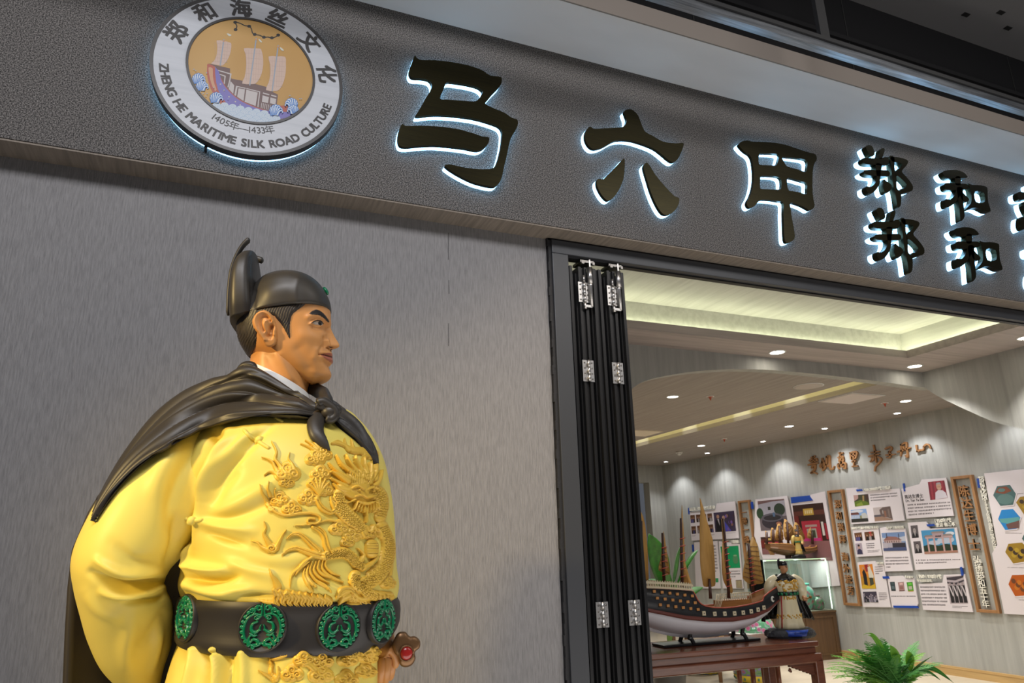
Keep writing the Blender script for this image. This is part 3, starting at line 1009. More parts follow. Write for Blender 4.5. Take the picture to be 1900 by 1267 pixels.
def cr(xs, ys, q):
    """smooth (monotone-ish cubic) interpolation of columns ys over xs."""
    xs = np.asarray(xs, float)
    ys = np.asarray(ys, float)
    if ys.ndim == 1:
        ys = ys[:, None]
    m = np.zeros_like(ys)
    d = (ys[1:] - ys[:-1]) / (xs[1:] - xs[:-1])[:, None]
    m[1:-1] = (d[1:] + d[:-1]) / 2
    m[0], m[-1] = d[0], d[-1]
    q = np.clip(np.asarray(q, float), xs[0], xs[-1])
    i = np.clip(np.searchsorted(xs, q) - 1, 0, len(xs) - 2)
    h = (xs[i + 1] - xs[i])
    t = ((q - xs[i]) / h)[:, None]
    h = h[:, None]
    return ((2 * t**3 - 3 * t**2 + 1) * ys[i] + (t**3 - 2 * t**2 + t) * h * m[i] + (-2 * t**3 + 3 * t**2) * ys[i + 1] + (t**3 - t**2) * h * m[i + 1])


def seg_dist(P, pts):
    """distance of points P (n,2) to a polyline and the parameter 0..1 along it."""
    pts = np.asarray(pts, float)
    best = np.full(len(P), 1e9)
    par = np.zeros(len(P))
    L = np.r_[0, np.cumsum(np.hypot(*np.diff(pts, axis=0).T))]
    for i in range(len(pts) - 1):
        a, b = pts[i], pts[i + 1]
        ab = b - a
        l2 = ab @ ab + 1e-12
        t = np.clip(((P - a) @ ab) / l2, 0, 1)
        d = np.hypot(*(P - a - t[:, None] * ab).T)
        k = d < best
        best[k] = d[k]
        par[k] = (L[i] + t[k] * math.sqrt(l2)) / L[-1]
    return best, par


def vnormals(V, F4):
    n = np.zeros_like(V)
    a = V[F4[:, 2]] - V[F4[:, 0]]
    b = V[F4[:, 3]] - V[F4[:, 1]]
    fn = np.cross(a, b)
    for k in range(4):
        np.add.at(n, F4[:, k], fn)
    return n / (np.linalg.norm(n, axis=1, keepdims=True) + 1e-12)


def carve(V, N, strokes, mirror=None):
    """push points along their normals under smooth strokes: (points, width px, height m[, taper])."""
    px = to_px(V)
    facing = ((V - CAM) * N).sum(1) < 0
    if mirror is not None:
        Vm = mirror(V)
        far = mirror.side(V) < 0
        px[far] = to_px(Vm[far])
        facing[:] = True
    D = np.zeros(len(V))
    for st in strokes:
        pts, w, h = st[:3]
        pts = np.asarray(smooth(pts, 4, closed=False)) if len(pts) > 2 else np.asarray(pts, float)
        if len(pts) == 1:
            pts = np.vstack([pts, pts + [[0.01, 0]]])
        lo, hi = pts.min(0) - 3 * w, pts.max(0) + 3 * w
        k = np.where(facing & (px > lo).all(1) & (px < hi).all(1))[0]
        if len(k) == 0:
            continue
        d, t = seg_dist(px[k], pts)
        g = np.exp(-(d / w) ** 2 * 1.2)
        if len(st) > 3 and st[3] == 't':
            g *= np.sin(np.pi * np.clip(t * 0.92 + 0.06, 0, 1)) ** 0.7
        D[k] += h * g
    return V + N * D[:, None]


def grid_faces(h, w, wrap):
    i = np.arange(h - 1)[:, None]
    j = np.arange(w if wrap else w - 1)[None]
    j2 = (j + 1) % w
    return np.stack([i * w + j, i * w + j2, (i + 1) * w + j2, (i + 1) * w + j], -1).reshape(-1, 4)


def mesh_np(name, V, F, m, parent, sm=True, cap=None, colors=None, label=None):
    me = bpy.data.meshes.new(name)
    faces = [tuple(f) for f in F.tolist()]
    if cap:
        faces += cap
    me.from_pydata(V.tolist(), [], faces)
    for mm in (m if isinstance(m, (list, tuple)) else [m]):
        me.materials.append(mm)
    me.polygons.foreach_set('use_smooth', [sm] * len(me.polygons))
    if colors is not None:
        at = me.color_attributes.new('paint', 'FLOAT_COLOR', 'POINT')
        at.data.foreach_set('color', np.c_[colors, np.ones(len(colors))].ravel())
    me.update()
    o = bpy.data.objects.new(name, me)
    COL.objects.link(o)
    if parent is not None:
        put(o, parent)
    if label:
        o['label'] = label
    return o


def bvh_of(V, F):
    return BVHTree.FromPolygons([tuple(v) for v in V], [tuple(f) for f in F])


CV = Vector(CAM)


def hit(bvh, px, py):
    r = bvh.ray_cast(CV, Vector(ray(px, py)).normalized())
    return (np.array(r[0]), np.array(r[1])) if r[0] is not None else (None, None)


# ---------------------------------------------------------------- torso and skirt
rows = [(756, 462, 588, -0.85, .10), (770, 415, 640, -0.85, .17), (790, 376, 664, -0.86, .215), (820, 346, 686, -0.87, .25), (860, 334, 704, -0.88, .275),
        (900, 329, 713, -0.88, .29), (950, 330, 720, -0.88, .30), (1000, 332, 723, -0.88, .305), (1050, 336, 725, -0.88, .305), (1085, 330, 729, -0.88, .31),
        (1110, 335, 725, -0.88, .295), (1150, 335, 722, -0.88, .285), (1190, 330, 698, -0.88, .285), (1225, 318, 687, -0.88, .29), (1290, 300, 682, -0.88, .30),
        (1500, 262, 690, -0.88, .34), (1800, 230, 740, -0.88, .37)]
rw = np.array(rows, float)
q = np.r_[np.linspace(756, 1300, 300), np.linspace(1306, 1800, 24)]
st = cr(rw[:, 0], rw[:, 1:], q)
NS = 300
th = np.linspace(0, 2 * np.pi, NS, endpoint=False)


def se(t, n):
    c, s = np.cos(t), np.sin(t)
    return np.sign(c) * np.abs(c) ** (2 / n), np.sign(s) * np.abs(s) ** (2 / n)


cx_, sy_ = se(th, 2.25)


def torso_rings(qs, off=0.0):
    st = cr(rw[:, 0], rw[:, 1:], qs)
    R = []
    for py, (l, r, yc, b) in zip(qs, st):
        A, B = S(l, py, yc), S(r, py, yc)
        c, a = (A + B) / 2, (B - A) / 2
        L = np.linalg.norm(a)
        a = a / L * (L + off)
        R.append(c[None] + cx_[:, None] * a[None] + sy_[:, None] * np.array([0, -(b + off), 0])[None])
    return np.array(R)


RG = torso_rings(q)
V = RG.reshape(-1, 3)
F = grid_faces(len(q), NS, True)[:, ::-1]
N = vnormals(V, F)
if (N[:, 1] @ (V[:, 1] - YS)) < 0:
    F = F[:, ::-1]
    N = -N
folds = [  # robe folds of the chest and flank
    ([(398, 806), (378, 850), (360, 900), (348, 950), (340, 1000)], 13, -0.022),
    ([(425, 800), (405, 850), (385, 900), (368, 960), (358, 1020)], 12, 0.010, 't'),
    ([(470, 800), (440, 830), (405, 868), (380, 910)], 8, 0.008, 't'), ([(480, 812), (450, 842), (415, 880), (392, 915)], 7, -0.008, 't'),
    ([(505, 790), (470, 815), (440, 838)], 6, -0.005, 't'),
    ([(560, 865), (500, 900), (440, 935), (390, 958)], 14, 0.005, 't'), ([(520, 920), (470, 945), (420, 960), (372, 962)], 12, -0.006, 't'),
    ([(470, 985), (430, 980), (392, 972), (362, 960)], 10, 0.008, 't'), ([(455, 1010), (420, 1000), (380, 985)], 9, -0.007, 't'),
    ([(352, 1048), (375, 1056), (402, 1060), (425, 1055)], 9, 0.016, 't'), ([(350, 1072), (385, 1078), (420, 1074), (445, 1064)], 7, -0.012, 't'),
    ([(345, 1085), (380, 1094), (420, 1098), (470, 1092)], 8, 0.010, 't'), ([(420, 1040), (470, 1060), (520, 1070)], 12, 0.007, 't'),
    ([(430, 1098), (470, 1104), (520, 1106)], 6, -0.006, 't'), ([(560, 1080), (600, 1095), (650, 1100)], 9, 0.005, 't'),
    ([(340, 1020), (352, 1060), (345, 1095)], 8, 0.008, 't'),
    ([(452, 800), (425, 822), (400, 852), (384, 885), (374, 930)], 10, 0.009, 't'), ([(440, 872), (410, 905), (392, 940)], 11, -0.007, 't'), ([(600, 1030), (520, 1040), (450, 1030)], 14, 0.004, 't'),
    # skirt below the belt
    ([(365, 1205), (360, 1235), (352, 1270), (340, 1320)], 8, 0.012), ([(385, 1205), (384, 1240), (378, 1290)], 8, -0.012),
    ([(400, 1207), (405, 1240), (402, 1300)], 9, 0.013), ([(425, 1210), (424, 1240), (418, 1300)], 8, -0.010), ([(450, 1212), (452, 1250), (448, 1320)], 10, 0.008),
    ([(345, 1205), (336, 1240), (322, 1290)], 8, -0.010), ([(500, 1215), (506, 1260), (506, 1340)], 14, -0.006), ([(560, 1215), (566, 1260), (570, 1340)], 16, 0.005),
    ([(640, 1208), (648, 1250), (655, 1330)], 12, -0.006), ([(686, 1200), (690, 1240), (694, 1320)], 9, 0.006),
    ([(378, 1207), (395, 1214), (412, 1208)], 4, -0.006)]
V = carve(V, N, [(f[0], f[1], f[2] * 1.6, *f[3:]) for f in folds])
TV, TF = V.copy(), F.copy()
torso_b = bvh_of(TV, TF)
cap0 = [tuple(range(NS)), tuple(range((len(q) - 1) * NS, len(q) * NS))]
mesh_np('robe', V, F, robe_m, statue, cap=cap0)

# ---------------------------------------------------------------- sleeves
xl = [((405, 745), (500, 800), -0.86, .10), ((350, 772), (452, 862), -0.88, .125), ((288, 812), (408, 912), -0.90, .135), ((232, 862), (376, 962), -0.91, .14),
      ((182, 930), (345, 1022), -0.92, .14), ((146, 998), (316, 1056), -0.92, .138), ((133, 1046), (306, 1076), -0.915, .135), ((138, 1092), (306, 1090), -0.90, .132),
      ((150, 1142), (321, 1122), -0.87, .128), ((164, 1190), (322, 1152), -0.83, .12), ((188, 1240), (318, 1196), -0.78, .11), ((222, 1276), (304, 1240), -0.73, .09),
      ((252, 1300), (296, 1276), -0.69, .06)]


def sleeve(xl, name, folds, parent, m, nr=150, ns=160):
    A = np.array([S(*a, y) for a, b, y, d in xl])
    B = np.array([S(*b, y) for a, b, y, d in xl])
    D = np.array([d for a, b, y, d in xl])
    u = np.linspace(0, len(xl) - 1, nr)
    k = np.arange(len(xl))
    A, B, D = cr(k, A, u), cr(k, B, u), cr(k, D, u)[:, 0]
    t = np.linspace(0, 2 * np.pi, ns, endpoint=False)
    c, s = se(t, 2.1)
    R = ((A + B) / 2)[:, None] + c[None, :, None] * ((B - A) / 2)[:, None] - s[None, :, None] * (D[:, None, None] * np.array([0, 1.0, 0]))
    V = R.reshape(-1, 3)
    F = grid_faces(nr, ns, True)
    N = vnormals(V, F)
    cen = np.repeat((A + B) / 2, ns, 0)
    if ((V - cen) * N).sum() < 0:
        F, N = F[:, ::-1], -N
    V = carve(V, N, [(f[0], f[1], f[2] * 1.5, *f[3:]) for f in folds])
    o = mesh_np(name, V, F, m, parent, cap=[tuple(range(ns)), tuple(range((nr - 1) * ns, nr * ns))])
    return V, F, o


sl_folds = [([(365, 830), (335, 880), (318, 940), (322, 1000)], 16, -0.010, 't'), ([(340, 815), (300, 870), (280, 930)], 18, 0.007, 't'),
            ([(395, 842), (372, 890), (352, 950), (338, 1010)], 10, 0.010, 't'), ([(330, 960), (325, 1010), (305, 1050)], 9, -0.010, 't'),
            ([(170, 1062), (200, 1080), (240, 1088), (300, 1078)], 8, -0.020, 't'), ([(190, 1098), (230, 1103), (270, 1098), (304, 1088)], 8, 0.014, 't'),
            ([(180, 1040), (225, 1062), (270, 1064), (302, 1058)], 9, 0.012, 't'), ([(232, 1118), (270, 1112), (305, 1104)], 6, -0.009, 't'),
            ([(160, 1100), (185, 1130), (230, 1150)], 14, 0.006, 't'), ([(310, 1130), (290, 1165), (255, 1200)], 12, -0.007, 't'),
            ([(210, 1010), (250, 1040), (300, 1040)], 12, -0.006, 't'), ([(250, 1150), (235, 1200), (240, 1250)], 16, 0.007, 't'),
            ([(300, 1150), (290, 1200), (280, 1250)], 9, 0.008, 't')]
SV, SF, so = sleeve(xl, 'sleeve', sl_folds, statue, robe_m)
sleeve_b = bvh_of(SV, SF)
# the other sleeve: upper arm behind the chest, cuff showing past the belt
xr = [((630, 850), (680, 850), -0.76, .09), ((670, 910), (716, 910), -0.70, .10), ((668, 1000), (724, 1000), -0.66, .10), ((680, 1090), (722, 1085), -0.68, .08),
      ((690, 1140), (723, 1130), -0.80, .06), ((698, 1188), (722, 1184), -0.88, .045)]
sleeve(xr, 'sleeve', [([(700, 1160), (722, 1162)], 3, -0.003)], statue, robe_m, 60, 60)


# ---------------------------------------------------------------- raised ornament tools
def relief_field(x0, y0, x1, y1, step, strokes, carves=()):
    nx, ny = int((x1 - x0) / step) + 1, int((y1 - y0) / step) + 1
    gx, gy = np.meshgrid(x0 + np.arange(nx) * step, y0 + np.arange(ny) * step)
    H = np.zeros((ny, nx))
    for group, sign in ((strokes, 1), (carves, -1)):
        for pts, w, h in group:
            pts = np.asarray(pts, float)
            ws = np.atleast_1d(np.asarray(w, float)) / 2
            if len(pts) == 1:
                pts = np.vstack([pts, pts + 0.01])
            mw = ws.max() + step
            lo, hi = pts.min(0) - mw, pts.max(0) + mw
            i0, i1 = max(int((lo[0] - x0) / step), 0), min(int((hi[0] - x0) / step) + 2, nx)
            j0, j1 = max(int((lo[1] - y0) / step), 0), min(int((hi[1] - y0) / step) + 2, ny)
            if i1 <= i0 or j1 <= j0:
                continue
            P = np.c_[gx[j0:j1, i0:i1].ravel(), gy[j0:j1, i0:i1].ravel()]
            d, t = seg_dist(P, pts)
            hw = np.interp(t, np.linspace(0, 1, len(ws)), ws) if len(ws) > 1 else ws[0]
            v = np.sqrt(np.clip(1 - (d / np.maximum(hw, 1e-6)) ** 2, 0, 1))
            hh = (h * v ** 0.8).reshape(j1 - j0, i1 - i0)
            if sign > 0:
                H[j0:j1, i0:i1] = np.maximum(H[j0:j1, i0:i1], hh)
            else:
                sub = H[j0:j1, i0:i1]
                H[j0:j1, i0:i1] = np.where(sub > 0, np.maximum(sub - hh, 0.0004), sub)
    return gx, gy, H


def relief_mesh(name, bvhs, field, m, parent, lift=0.0, mirror=None, extra=None, sink=0.003, label=None):
    gx, gy, H = field
    ny, nx = H.shape
    act = H > 0
    grow = act.copy()
    for dy, dx in ((1, 0), (-1, 0), (0, 1), (0, -1)):
        grow |= np.roll(np.roll(act, dy, 0), dx, 1)
    idx = -np.ones((ny, nx), int)
    vs = []
    for j, i in zip(*np.where(grow)):
        best = None
        for b in bvhs:
            p, n = hit(b, gx[j, i], gy[j, i])
            if p is not None and (best is None or p[1] < best[0][1]):
                best = (p, n)
        if best is None:
            continue
        p, n = best
        if n @ (p - CAM) > 0:
            n = -n
        h = H[j, i]
        idx[j, i] = len(vs)
        vs.append(p + n * (h + lift if h > 0 else -sink))
    a, b, c, d = idx[:-1, :-1], idx[:-1, 1:], idx[1:, 1:], idx[1:, :-1]
    on = act[:-1, :-1] | act[:-1, 1:] | act[1:, 1:] | act[1:, :-1]
    ok = (a >= 0) & (b >= 0) & (c >= 0) & (d >= 0) & on
    F = np.stack([a[ok], d[ok], c[ok], b[ok]], -1)
    V = np.array(vs)
    if mirror is not None:
        F = np.vstack([F, F[:, ::-1] + len(V)])
        V = np.vstack([V, mirror(V)])
    return mesh_np(name, V, F, m, parent, label=label), V, F


dK = crop(460, 820, 2.834)
K = 2.834
STR, CAR = [], []


def fl(pts, w, h=0.006, n=4, g=False):
    P = np.array(dK(pts))
    P = smooth(P, n, closed=False) if len(P) > 2 else P
    W = np.atleast_1d(np.array(w, float)) / K * 1.28
    STR.append((P, W, h))
    if g:
        CAR.append((P[1:], np.maximum(W * 0.22, 0.9), h * 0.35))


def spiral(cx, cy, r, turns=1.5, w=9, h=0.006, a0=0.0, d=1):
    n = int(14 * turns)
    p = [(cx + r * (1 - 0.85 * i / n) * math.cos(a0 + d * 2 * math.pi * turns * i / n), cy + r * 0.9 * (1 - 0.85 * i / n) * math.sin(a0 + d * 2 * math.pi * turns * i / n)) for i in range(n + 1)]
    STR.append((np.array(dK(p)), np.array([w * 1.25, w]) / K, h))


def cloud(cx, cy, s=1.0, d=1, h=0.005):
    STR.append((np.array(dK([(cx, cy)])), np.array([84 * s]) / K, h * 0.6))
    for k, (dx, dy, r) in enumerate(((-26, 8, 22), (4, -16, 24), (30, 6, 22), (2, 18, 18))):
        STR.append((np.array(dK([(cx + dx * s * d, cy + dy * s)])), np.array([2.8 * r * s]) / K, h * 0.75))
        spiral(cx + dx * s * d, cy + dy * s, r * s, 1.4, 8.5 * s, h * 1.25, k * 1.3, d)


# flame clouds at the left of the chest
fl([(125, 0), (150, 50), (143, 90), (160, 115), (180, 145)], [5, 10, 16, 22]); fl([(75, 82), (105, 92), (130, 108), (142, 132), (160, 160)], [5, 12, 20])
fl([(88, 178), (110, 160), (132, 160), (158, 172)], [5, 12, 20]); fl([(220, 58), (213, 90), (230, 115), (242, 145)], [4, 10, 20]); cloud(205, 160, 1.25); cloud(205, 210, 0.75, -1)
fl([(66, 228), (76, 270), (95, 300), (108, 335)], [5, 13, 22]); fl([(112, 210), (104, 245), (116, 280)], [4, 10, 18]); fl([(145, 238), (140, 262), (152, 290)], [3, 8, 14])
cloud(165, 302, 0.95); spiral(122, 352, 16, 1.5, 9); cloud(232, 348, 0.95, -1)
fl([(100, 330), (150, 372), (200, 386), (270, 376), (330, 375), (370, 388), (380, 410), (355, 430), (315, 424), (320, 404), (352, 404)], [14, 12, 11, 10, 8])
fl([(238, 441), (300, 437), (350, 430), (420, 412), (480, 425)], [2, 5, 9])
fl([(85, 418), (96, 450), (84, 480), (98, 510), (118, 545)], [4, 12, 18, 28]); fl([(18, 518), (52, 528), (74, 552), (110, 570)], [4, 12, 26]); fl([(202, 462), (182, 488), (166, 520), (150, 558)], [4, 14, 26])
STR.append((np.array(dK([(128, 558)])), np.array([58]) / K, 0.005)); spiral(128, 560, 24, 1.6, 10, 0.008)
fl([(112, 670), (124, 700), (142, 725), (156, 756)], [4, 18, 34])
# limbs with flowing hair
fl([(205, 507), (235, 485), (270, 485), (300, 505), (330, 535), (370, 575)], [6, 18, 24, 30], 0.007, 4, True); fl([(180, 597), (210, 570), (250, 558), (290, 572), (340, 590), (390, 600)], [6, 18, 26, 34], 0.007, 4, True)
fl([(338, 448), (375, 468), (400, 500), (410, 545), (430, 590)], [12, 24, 34], 0.008, 4, True); fl([(372, 448), (402, 475), (415, 520), (425, 560)], [6, 12, 14], 0.009)
for p in ([(222, 765), (228, 705), (268, 660), (300, 625), (345, 600)], [(250, 700), (280, 655), (320, 625)], [(300, 660), (292, 700), (312, 745), (345, 782)], [(318, 640), (308, 690), (322, 735), (360, 765)],
          [(335, 625), (325, 680), (352, 728), (400, 758), (436, 788)], [(355, 625), (345, 675), (372, 712), (425, 745)], [(372, 620), (365, 665), (392, 700), (430, 715)], [(392, 618), (388, 665), (425, 705), (497, 737)], [(410, 610), (405, 650), (440, 690), (480, 705)]):
    fl(p, [5, 14, 16, 6], 0.007)
# scaled body
body = [[(475, 270), (478, 320), (500, 365), (535, 400), (570, 430), (600, 470)], [(400, 600), (450, 588), (500, 582), (540, 605), (565, 640), (600, 660)],
        [(700, 440), (725, 500), (735, 560), (722, 630), (690, 690), (640, 735), (590, 760), (556, 735), (560, 700)], [(620, 250), (680, 270), (700, 330), (690, 400)], [(660, 720), (600, 745), (640, 800), (740, 810)]]
for p, w in zip(body, ([44, 66, 62, 40], [36, 48, 46, 34], [44, 58, 58, 44], [60, 60, 44], [40, 46, 36])):
    fl(p, w, 0.010)
    P = smooth(dK(p), 6, closed=False)
    for k in range(1, len(P) - 1):
        t = P[k + 1] - P[k - 1]
        nn = np.array([-t[1], t[0]]) / (np.hypot(*t) + 1e-9)
        wv = np.interp(k / len(P), np.linspace(0, 1, len(w)), w) / K / 2
        for s in (-0.6, -0.2, 0.2, 0.6):
            c = P[k] + nn * wv * (s + (0.2 if k % 2 else 0))
            CAR.append((np.array([c - nn * wv * 0.16 - t * 0.12, c + t * 0.20, c + nn * wv * 0.16 - t * 0.12]), np.array([1.0]), 0.0035))
# head with its mane
STR.append((np.array(dK([(560, 200), (600, 270)])), np.array([110, 120]) / K, 0.012)); fl([(480, 240), (540, 270), (600, 300), (650, 280)], [34, 54, 60, 36], 0.012)
for p in ([(418, 115), (450, 150), (490, 178), (540, 205)], [(455, 75), (482, 118), (520, 150), (560, 190)], [(505, 72), (525, 112), (552, 148), (575, 190)], [(552, 78), (565, 115), (585, 150), (595, 190)],
          [(598, 82), (602, 122), (612, 160), (615, 200)], [(632, 108), (636, 150), (636, 190), (630, 220)], [(662, 120), (660, 160), (655, 200)], [(430, 160), (470, 180), (520, 215)], [(428, 195), (465, 215), (510, 240)], [(440, 222), (475, 250), (520, 262)],
          [(690, 150), (680, 195), (660, 230)]):
    fl(p, [4, 14, 20, 24], 0.013)
for p in ([(530, 250), (560, 240), (590, 258)], [(610, 258), (640, 246), (665, 262)], [(550, 292), (580, 286), (605, 300), (640, 292)], [(560, 318), (600, 330), (645, 318)]):
    fl(p, [6, 13, 6], 0.018)
for c in ((566, 262), (638, 264)):
    STR.append((np.array(dK([c])), np.array([15]) / K, 0.018))
for k in range(9):
    x = 560 + k * 13
    fl([(x, 325), (x - 8 + k * 2, 350), (x - 14 + k * 4, 380 - abs(k - 4) * 5)], [9, 7, 3], 0.014)
for k in range(14):
    CAR.append((np.array(dK([(520 + k * 11, 160 + (k % 3) * 8), (535 + k * 8, 225)])), np.array([1.1]), 0.004))
fl([(598, 330), (610, 380), (612, 425)], [6, 8, 5], 0.013); fl([(570, 300), (520, 320), (470, 318), (455, 345)], [8, 7, 4], 0.012)
# clouds between
cloud(378, 165, 1.0); cloud(322, 292, 1.05, -1); cloud(400, 250, 0.9); cloud(350, 215, 0.8)
for k in range(6):
    a = -2.6 + k * 0.38
    fl([(372, 285), (372 + 34 * math.cos(a), 262 + 34 * math.sin(a)), (372 + 66 * math.cos(a), 255 + 62 * math.sin(a))], [8, 12, 9], 0.008)
fl([(360, 300), (385, 345), (430, 372), (455, 360)], [22, 26, 14], 0.009, 4, True); fl([(430, 290), (440, 330), (460, 370)], [6, 14, 18], 0.008)
cloud(475, 452, 0.95); cloud(545, 490, 0.9, -1); cloud(520, 525, 0.7)
STR.append((np.array(dK([(645, 545), (645, 580)])), np.array([66, 66]) / K, 0.013))
for k in range(5):
    CAR.append((np.array(dK([(618, 535 + k * 13), (672, 535 + k * 13)])), np.array([0.9]), 0.002))
for p in ([(600, 470), (612, 445), (625, 470)], [(640, 470), (650, 440), (660, 470)], [(600, 500), (585, 470), (575, 440)], [(690, 500), (680, 470), (660, 455)]):
    fl(p, [14, 12, 5], 0.011)
cloud(630, 480, 0.8); fl([(560, 640), (590, 620), (600, 590), (570, 560)], [18, 20, 12, 6], 0.010); fl([(600, 660), (640, 640), (670, 600)], [20, 16, 8], 0.010); fl([(555, 590), (560, 630), (590, 660)], [8, 18, 24], 0.011)
for p in ([(275, 12), (310, 25), (340, 40), (372, 60)], [(300, -5), (335, 15), (365, 40)], [(345, -15), (352, 10), (372, 35)]):
    fl(p, [4, 12, 20])
cloud(352, 85, 1.0); cloud(395, 62, 0.9, -1); fl([(505, -15), (510, 20), (530, 45)], [5, 14, 22]); fl([(540, -10), (548, 25), (560, 48)], [4, 12, 20]); fl([(500, 20), (550, 45), (610, 52), (650, 80)], [12, 30, 34, 26], 0.006)
fl([(440, 10), (470, 5), (500, 20)], [10, 22, 14]); cloud(640, 60, 0.8)
cloud(690, 350, 0.7); cloud(712, 480, 0.7); cloud(700, 650, 0.7); cloud(735, 740, 0.8); cloud(660, 690, 0.75); fl([(740, 600), (748, 650), (745, 700)], [8, 18, 10])
# band of waves over the belt
for k in range(9):
    x = 150 + k * 34
    fl([(x - 14, 775 + k * 4), (x + 6, 800 + k * 4), (x - 2, 830 + k * 3), (x + 16, 852 + k * 2)], [14, 30, 26, 10], 0.008, 4, True)
fl([(60, 828), (95, 838), (130, 848), (180, 862)], [6, 16, 22, 24], 0.006); fl([(150, 862), (250, 872), (350, 876), (440, 868)], [16, 24, 24, 18], 0.006); spiral(205, 795, 17, 1.6, 9, 0.010)
fl([(462, 812), (490, 785), (530, 775), (555, 790)], [8, 36, 32, 10], 0.008, 4, True); fl([(470, 850), (500, 820), (530, 800)], [10, 24, 16], 0.008); fl([(470, 868), (530, 855), (590, 862), (640, 870)], [14, 30, 34, 20], 0.007, 4, True)
fl([(560, 800), (590, 820), (640, 815), (690, 800)], [14, 24, 22, 12], 0.007); cloud(600, 850, 0.9); fl([(690, 860), (720, 830), (748, 800)], [26, 44, 20], 0.007, 4, True); cloud(560, 815, 0.7)
# ornament below the belt
fl([(90, 1108), (130, 1130), (200, 1118)], [18, 34, 18], 0.007, 4, True); fl([(110, 1130), (125, 1170), (120, 1210), (150, 1240)], [10, 18, 22, 26], 0.007); fl([(55, 1200), (95, 1225), (140, 1250)], [5, 16, 26]); fl([(160, 1180), (165, 1215), (150, 1250)], [4, 12, 20])
cloud(230, 1215, 1.1, 1, 0.006); cloud(290, 1140, 1.0, 1, 0.006); cloud(390, 1145, 1.1, -1, 0.006); cloud(380, 1220, 1.2, 1, 0.006); cloud(520, 1140, 1.0, 1, 0.006); cloud(560, 1110, 0.8, -1, 0.006)
cloud(520, 1245, 1.1, -1, 0.006); cloud(630, 1130, 0.9, 1, 0.006); cloud(620, 1200, 1.0, -1, 0.006); cloud(660, 1100, 0.7, 1, 0.006); fl([(310, 1160), (370, 1200), (440, 1235)], [22, 26, 22], 0.006); fl([(250, 1150), (310, 1175), (350, 1215)], [8, 16, 10], 0.006)
field = relief_field(462, 806, 731, 1268, 1.0, STR, CAR)
relief_mesh('embroidery', [torso_b], field, gold_m, statue, label='raised gold dragon, flames and clouds')

# frog buttons of the robe
for chain, knob in (([(452, 797), (462, 808), (478, 818), (490, 826), (500, 832)], (481, 817)), ([(497, 766), (510, 774), (525, 783)], (508, 768)), ([(343, 962), (358, 966), (376, 964)], (356, 966))):
    fb = MB()
    P = []
    for c in smooth(chain, 4, closed=False):
        best = None
        for b in (torso_b, sleeve_b):
            p, n = hit(b, *c)
            if p is not None and (best is None or p[1] < best[1]):
                best = p
        P.append(best)
    fb.tube(P, [0.003] + [0.0042] * (len(P) - 2) + [0.003], 8)
    p, n = hit(torso_b, *knob)
    if knob[0] == 356:
        p2, n2 = hit(sleeve_b, *knob)
        p = p2 if p2 is not None and p2[1] < p[1] else p
    for k in range(3):
        fb.ball(p + np.array([0.004 * (k - 1), -0.004, 0.003 * (k - 1)]), 0.0095 if k == 1 else 0.006, 12, 8)
    fb.build('frog_button', robe_m, statue)

# ---------------------------------------------------------------- belt with medallions
bt = np.linspace(1105, 1192, 14)
off = np.array([0.002, .008, .010, .0105, .010, .010, .010, .010, .010, .010, .0105, .010, .008, .002])
BR = np.array([torso_rings([p], o)[0] for p, o in zip(bt, off)])
BVv = BR.reshape(-1, 3)
BF = grid_faces(len(bt), NS, True)
bn = vnormals(BVv, BF)
if (bn[:, 1] @ (BVv[:, 1] - YS)) < 0:
    BF = BF[:, ::-1]
belt = mesh_np('belt', BVv, BF, belt_m, statue, label='wide black belt')
belt_b = bvh_of(BVv, BF)
MS, MC = [], []


def ms(p, w, h=0.0045):
    P = smooth(p, 4, closed=False) if len(p) > 2 else np.array(p, float)
    MS.append((P, np.atleast_1d(np.array(w, float)) * 0.84, h))
    MS.append((P * [-1, 1], np.atleast_1d(np.array(w, float)) * 0.84, h))


def sp2(cx, cy, r, turns, a0, d, w):
    n = int(12 * turns)
    ms([(cx + r * (1 - .8 * i / n) * math.cos(a0 + d * 2 * math.pi * turns * i / n), cy + r * (1 - .8 * i / n) * math.sin(a0 + d * 2 * math.pi * turns * i / n)) for i in range(n + 1)], [w, w * 0.8])


for a in np.linspace(-1.15, 1.25, 11):
    MS.append((np.array([(0.84 * math.cos(a), -0.84 * math.sin(a))]), np.array([0.16]), 0.0045)); MS.append((np.array([(-0.84 * math.cos(a), -0.84 * math.sin(a))]), np.array([0.16]), 0.0045))
ms([(0.05, -0.45), (0.30, -0.52), (0.58, -0.40), (0.74, -0.05), (0.72, 0.30), (0.55, 0.58), (0.34, 0.70)], [0.09, 0.13, 0.14, 0.12])
ms([(0.34, 0.70), (0.14, 0.66), (0.16, 0.52), (0.34, 0.46), (0.42, 0.56)], [0.16, 0.2, 0.16, 0.1]); ms([(0.12, 0.10), (0.28, 0.20), (0.44, 0.08), (0.40, -0.14), (0.20, -0.22)], [0.12, 0.18, 0.15, 0.09])
ms([(0.20, 0.30), (0.34, 0.32), (0.48, 0.22)], [0.08, 0.13, 0.08]); ms([(0.44, 0.28), (0.52, 0.44), (0.44, 0.62)], [0.10, 0.13, 0.09])
sp2(0.20, -0.74, 0.15, 1.2, 0.6, -1, 0.10); sp2(0.46, -0.64, 0.13, 1.2, 2.2, 1, 0.10); ms([(0.06, -0.90), (0.05, -0.60), (0.10, -0.42), (0.22, -0.30)], [0.09, 0.10, 0.09]); ms([(0.60, -0.56), (0.70, -0.42)], [0.1, 0.1])
sp2(0.26, -0.36, 0.10, 1.1, 3.6, 1, 0.08); ms([(0.08, 0.66), (0.0, 0.60)], [0.12, 0.08]); ms([(0.05, -0.10), (0.10, 0.02), (0.06, 0.12)], [0.05, 0.08, 0.05])
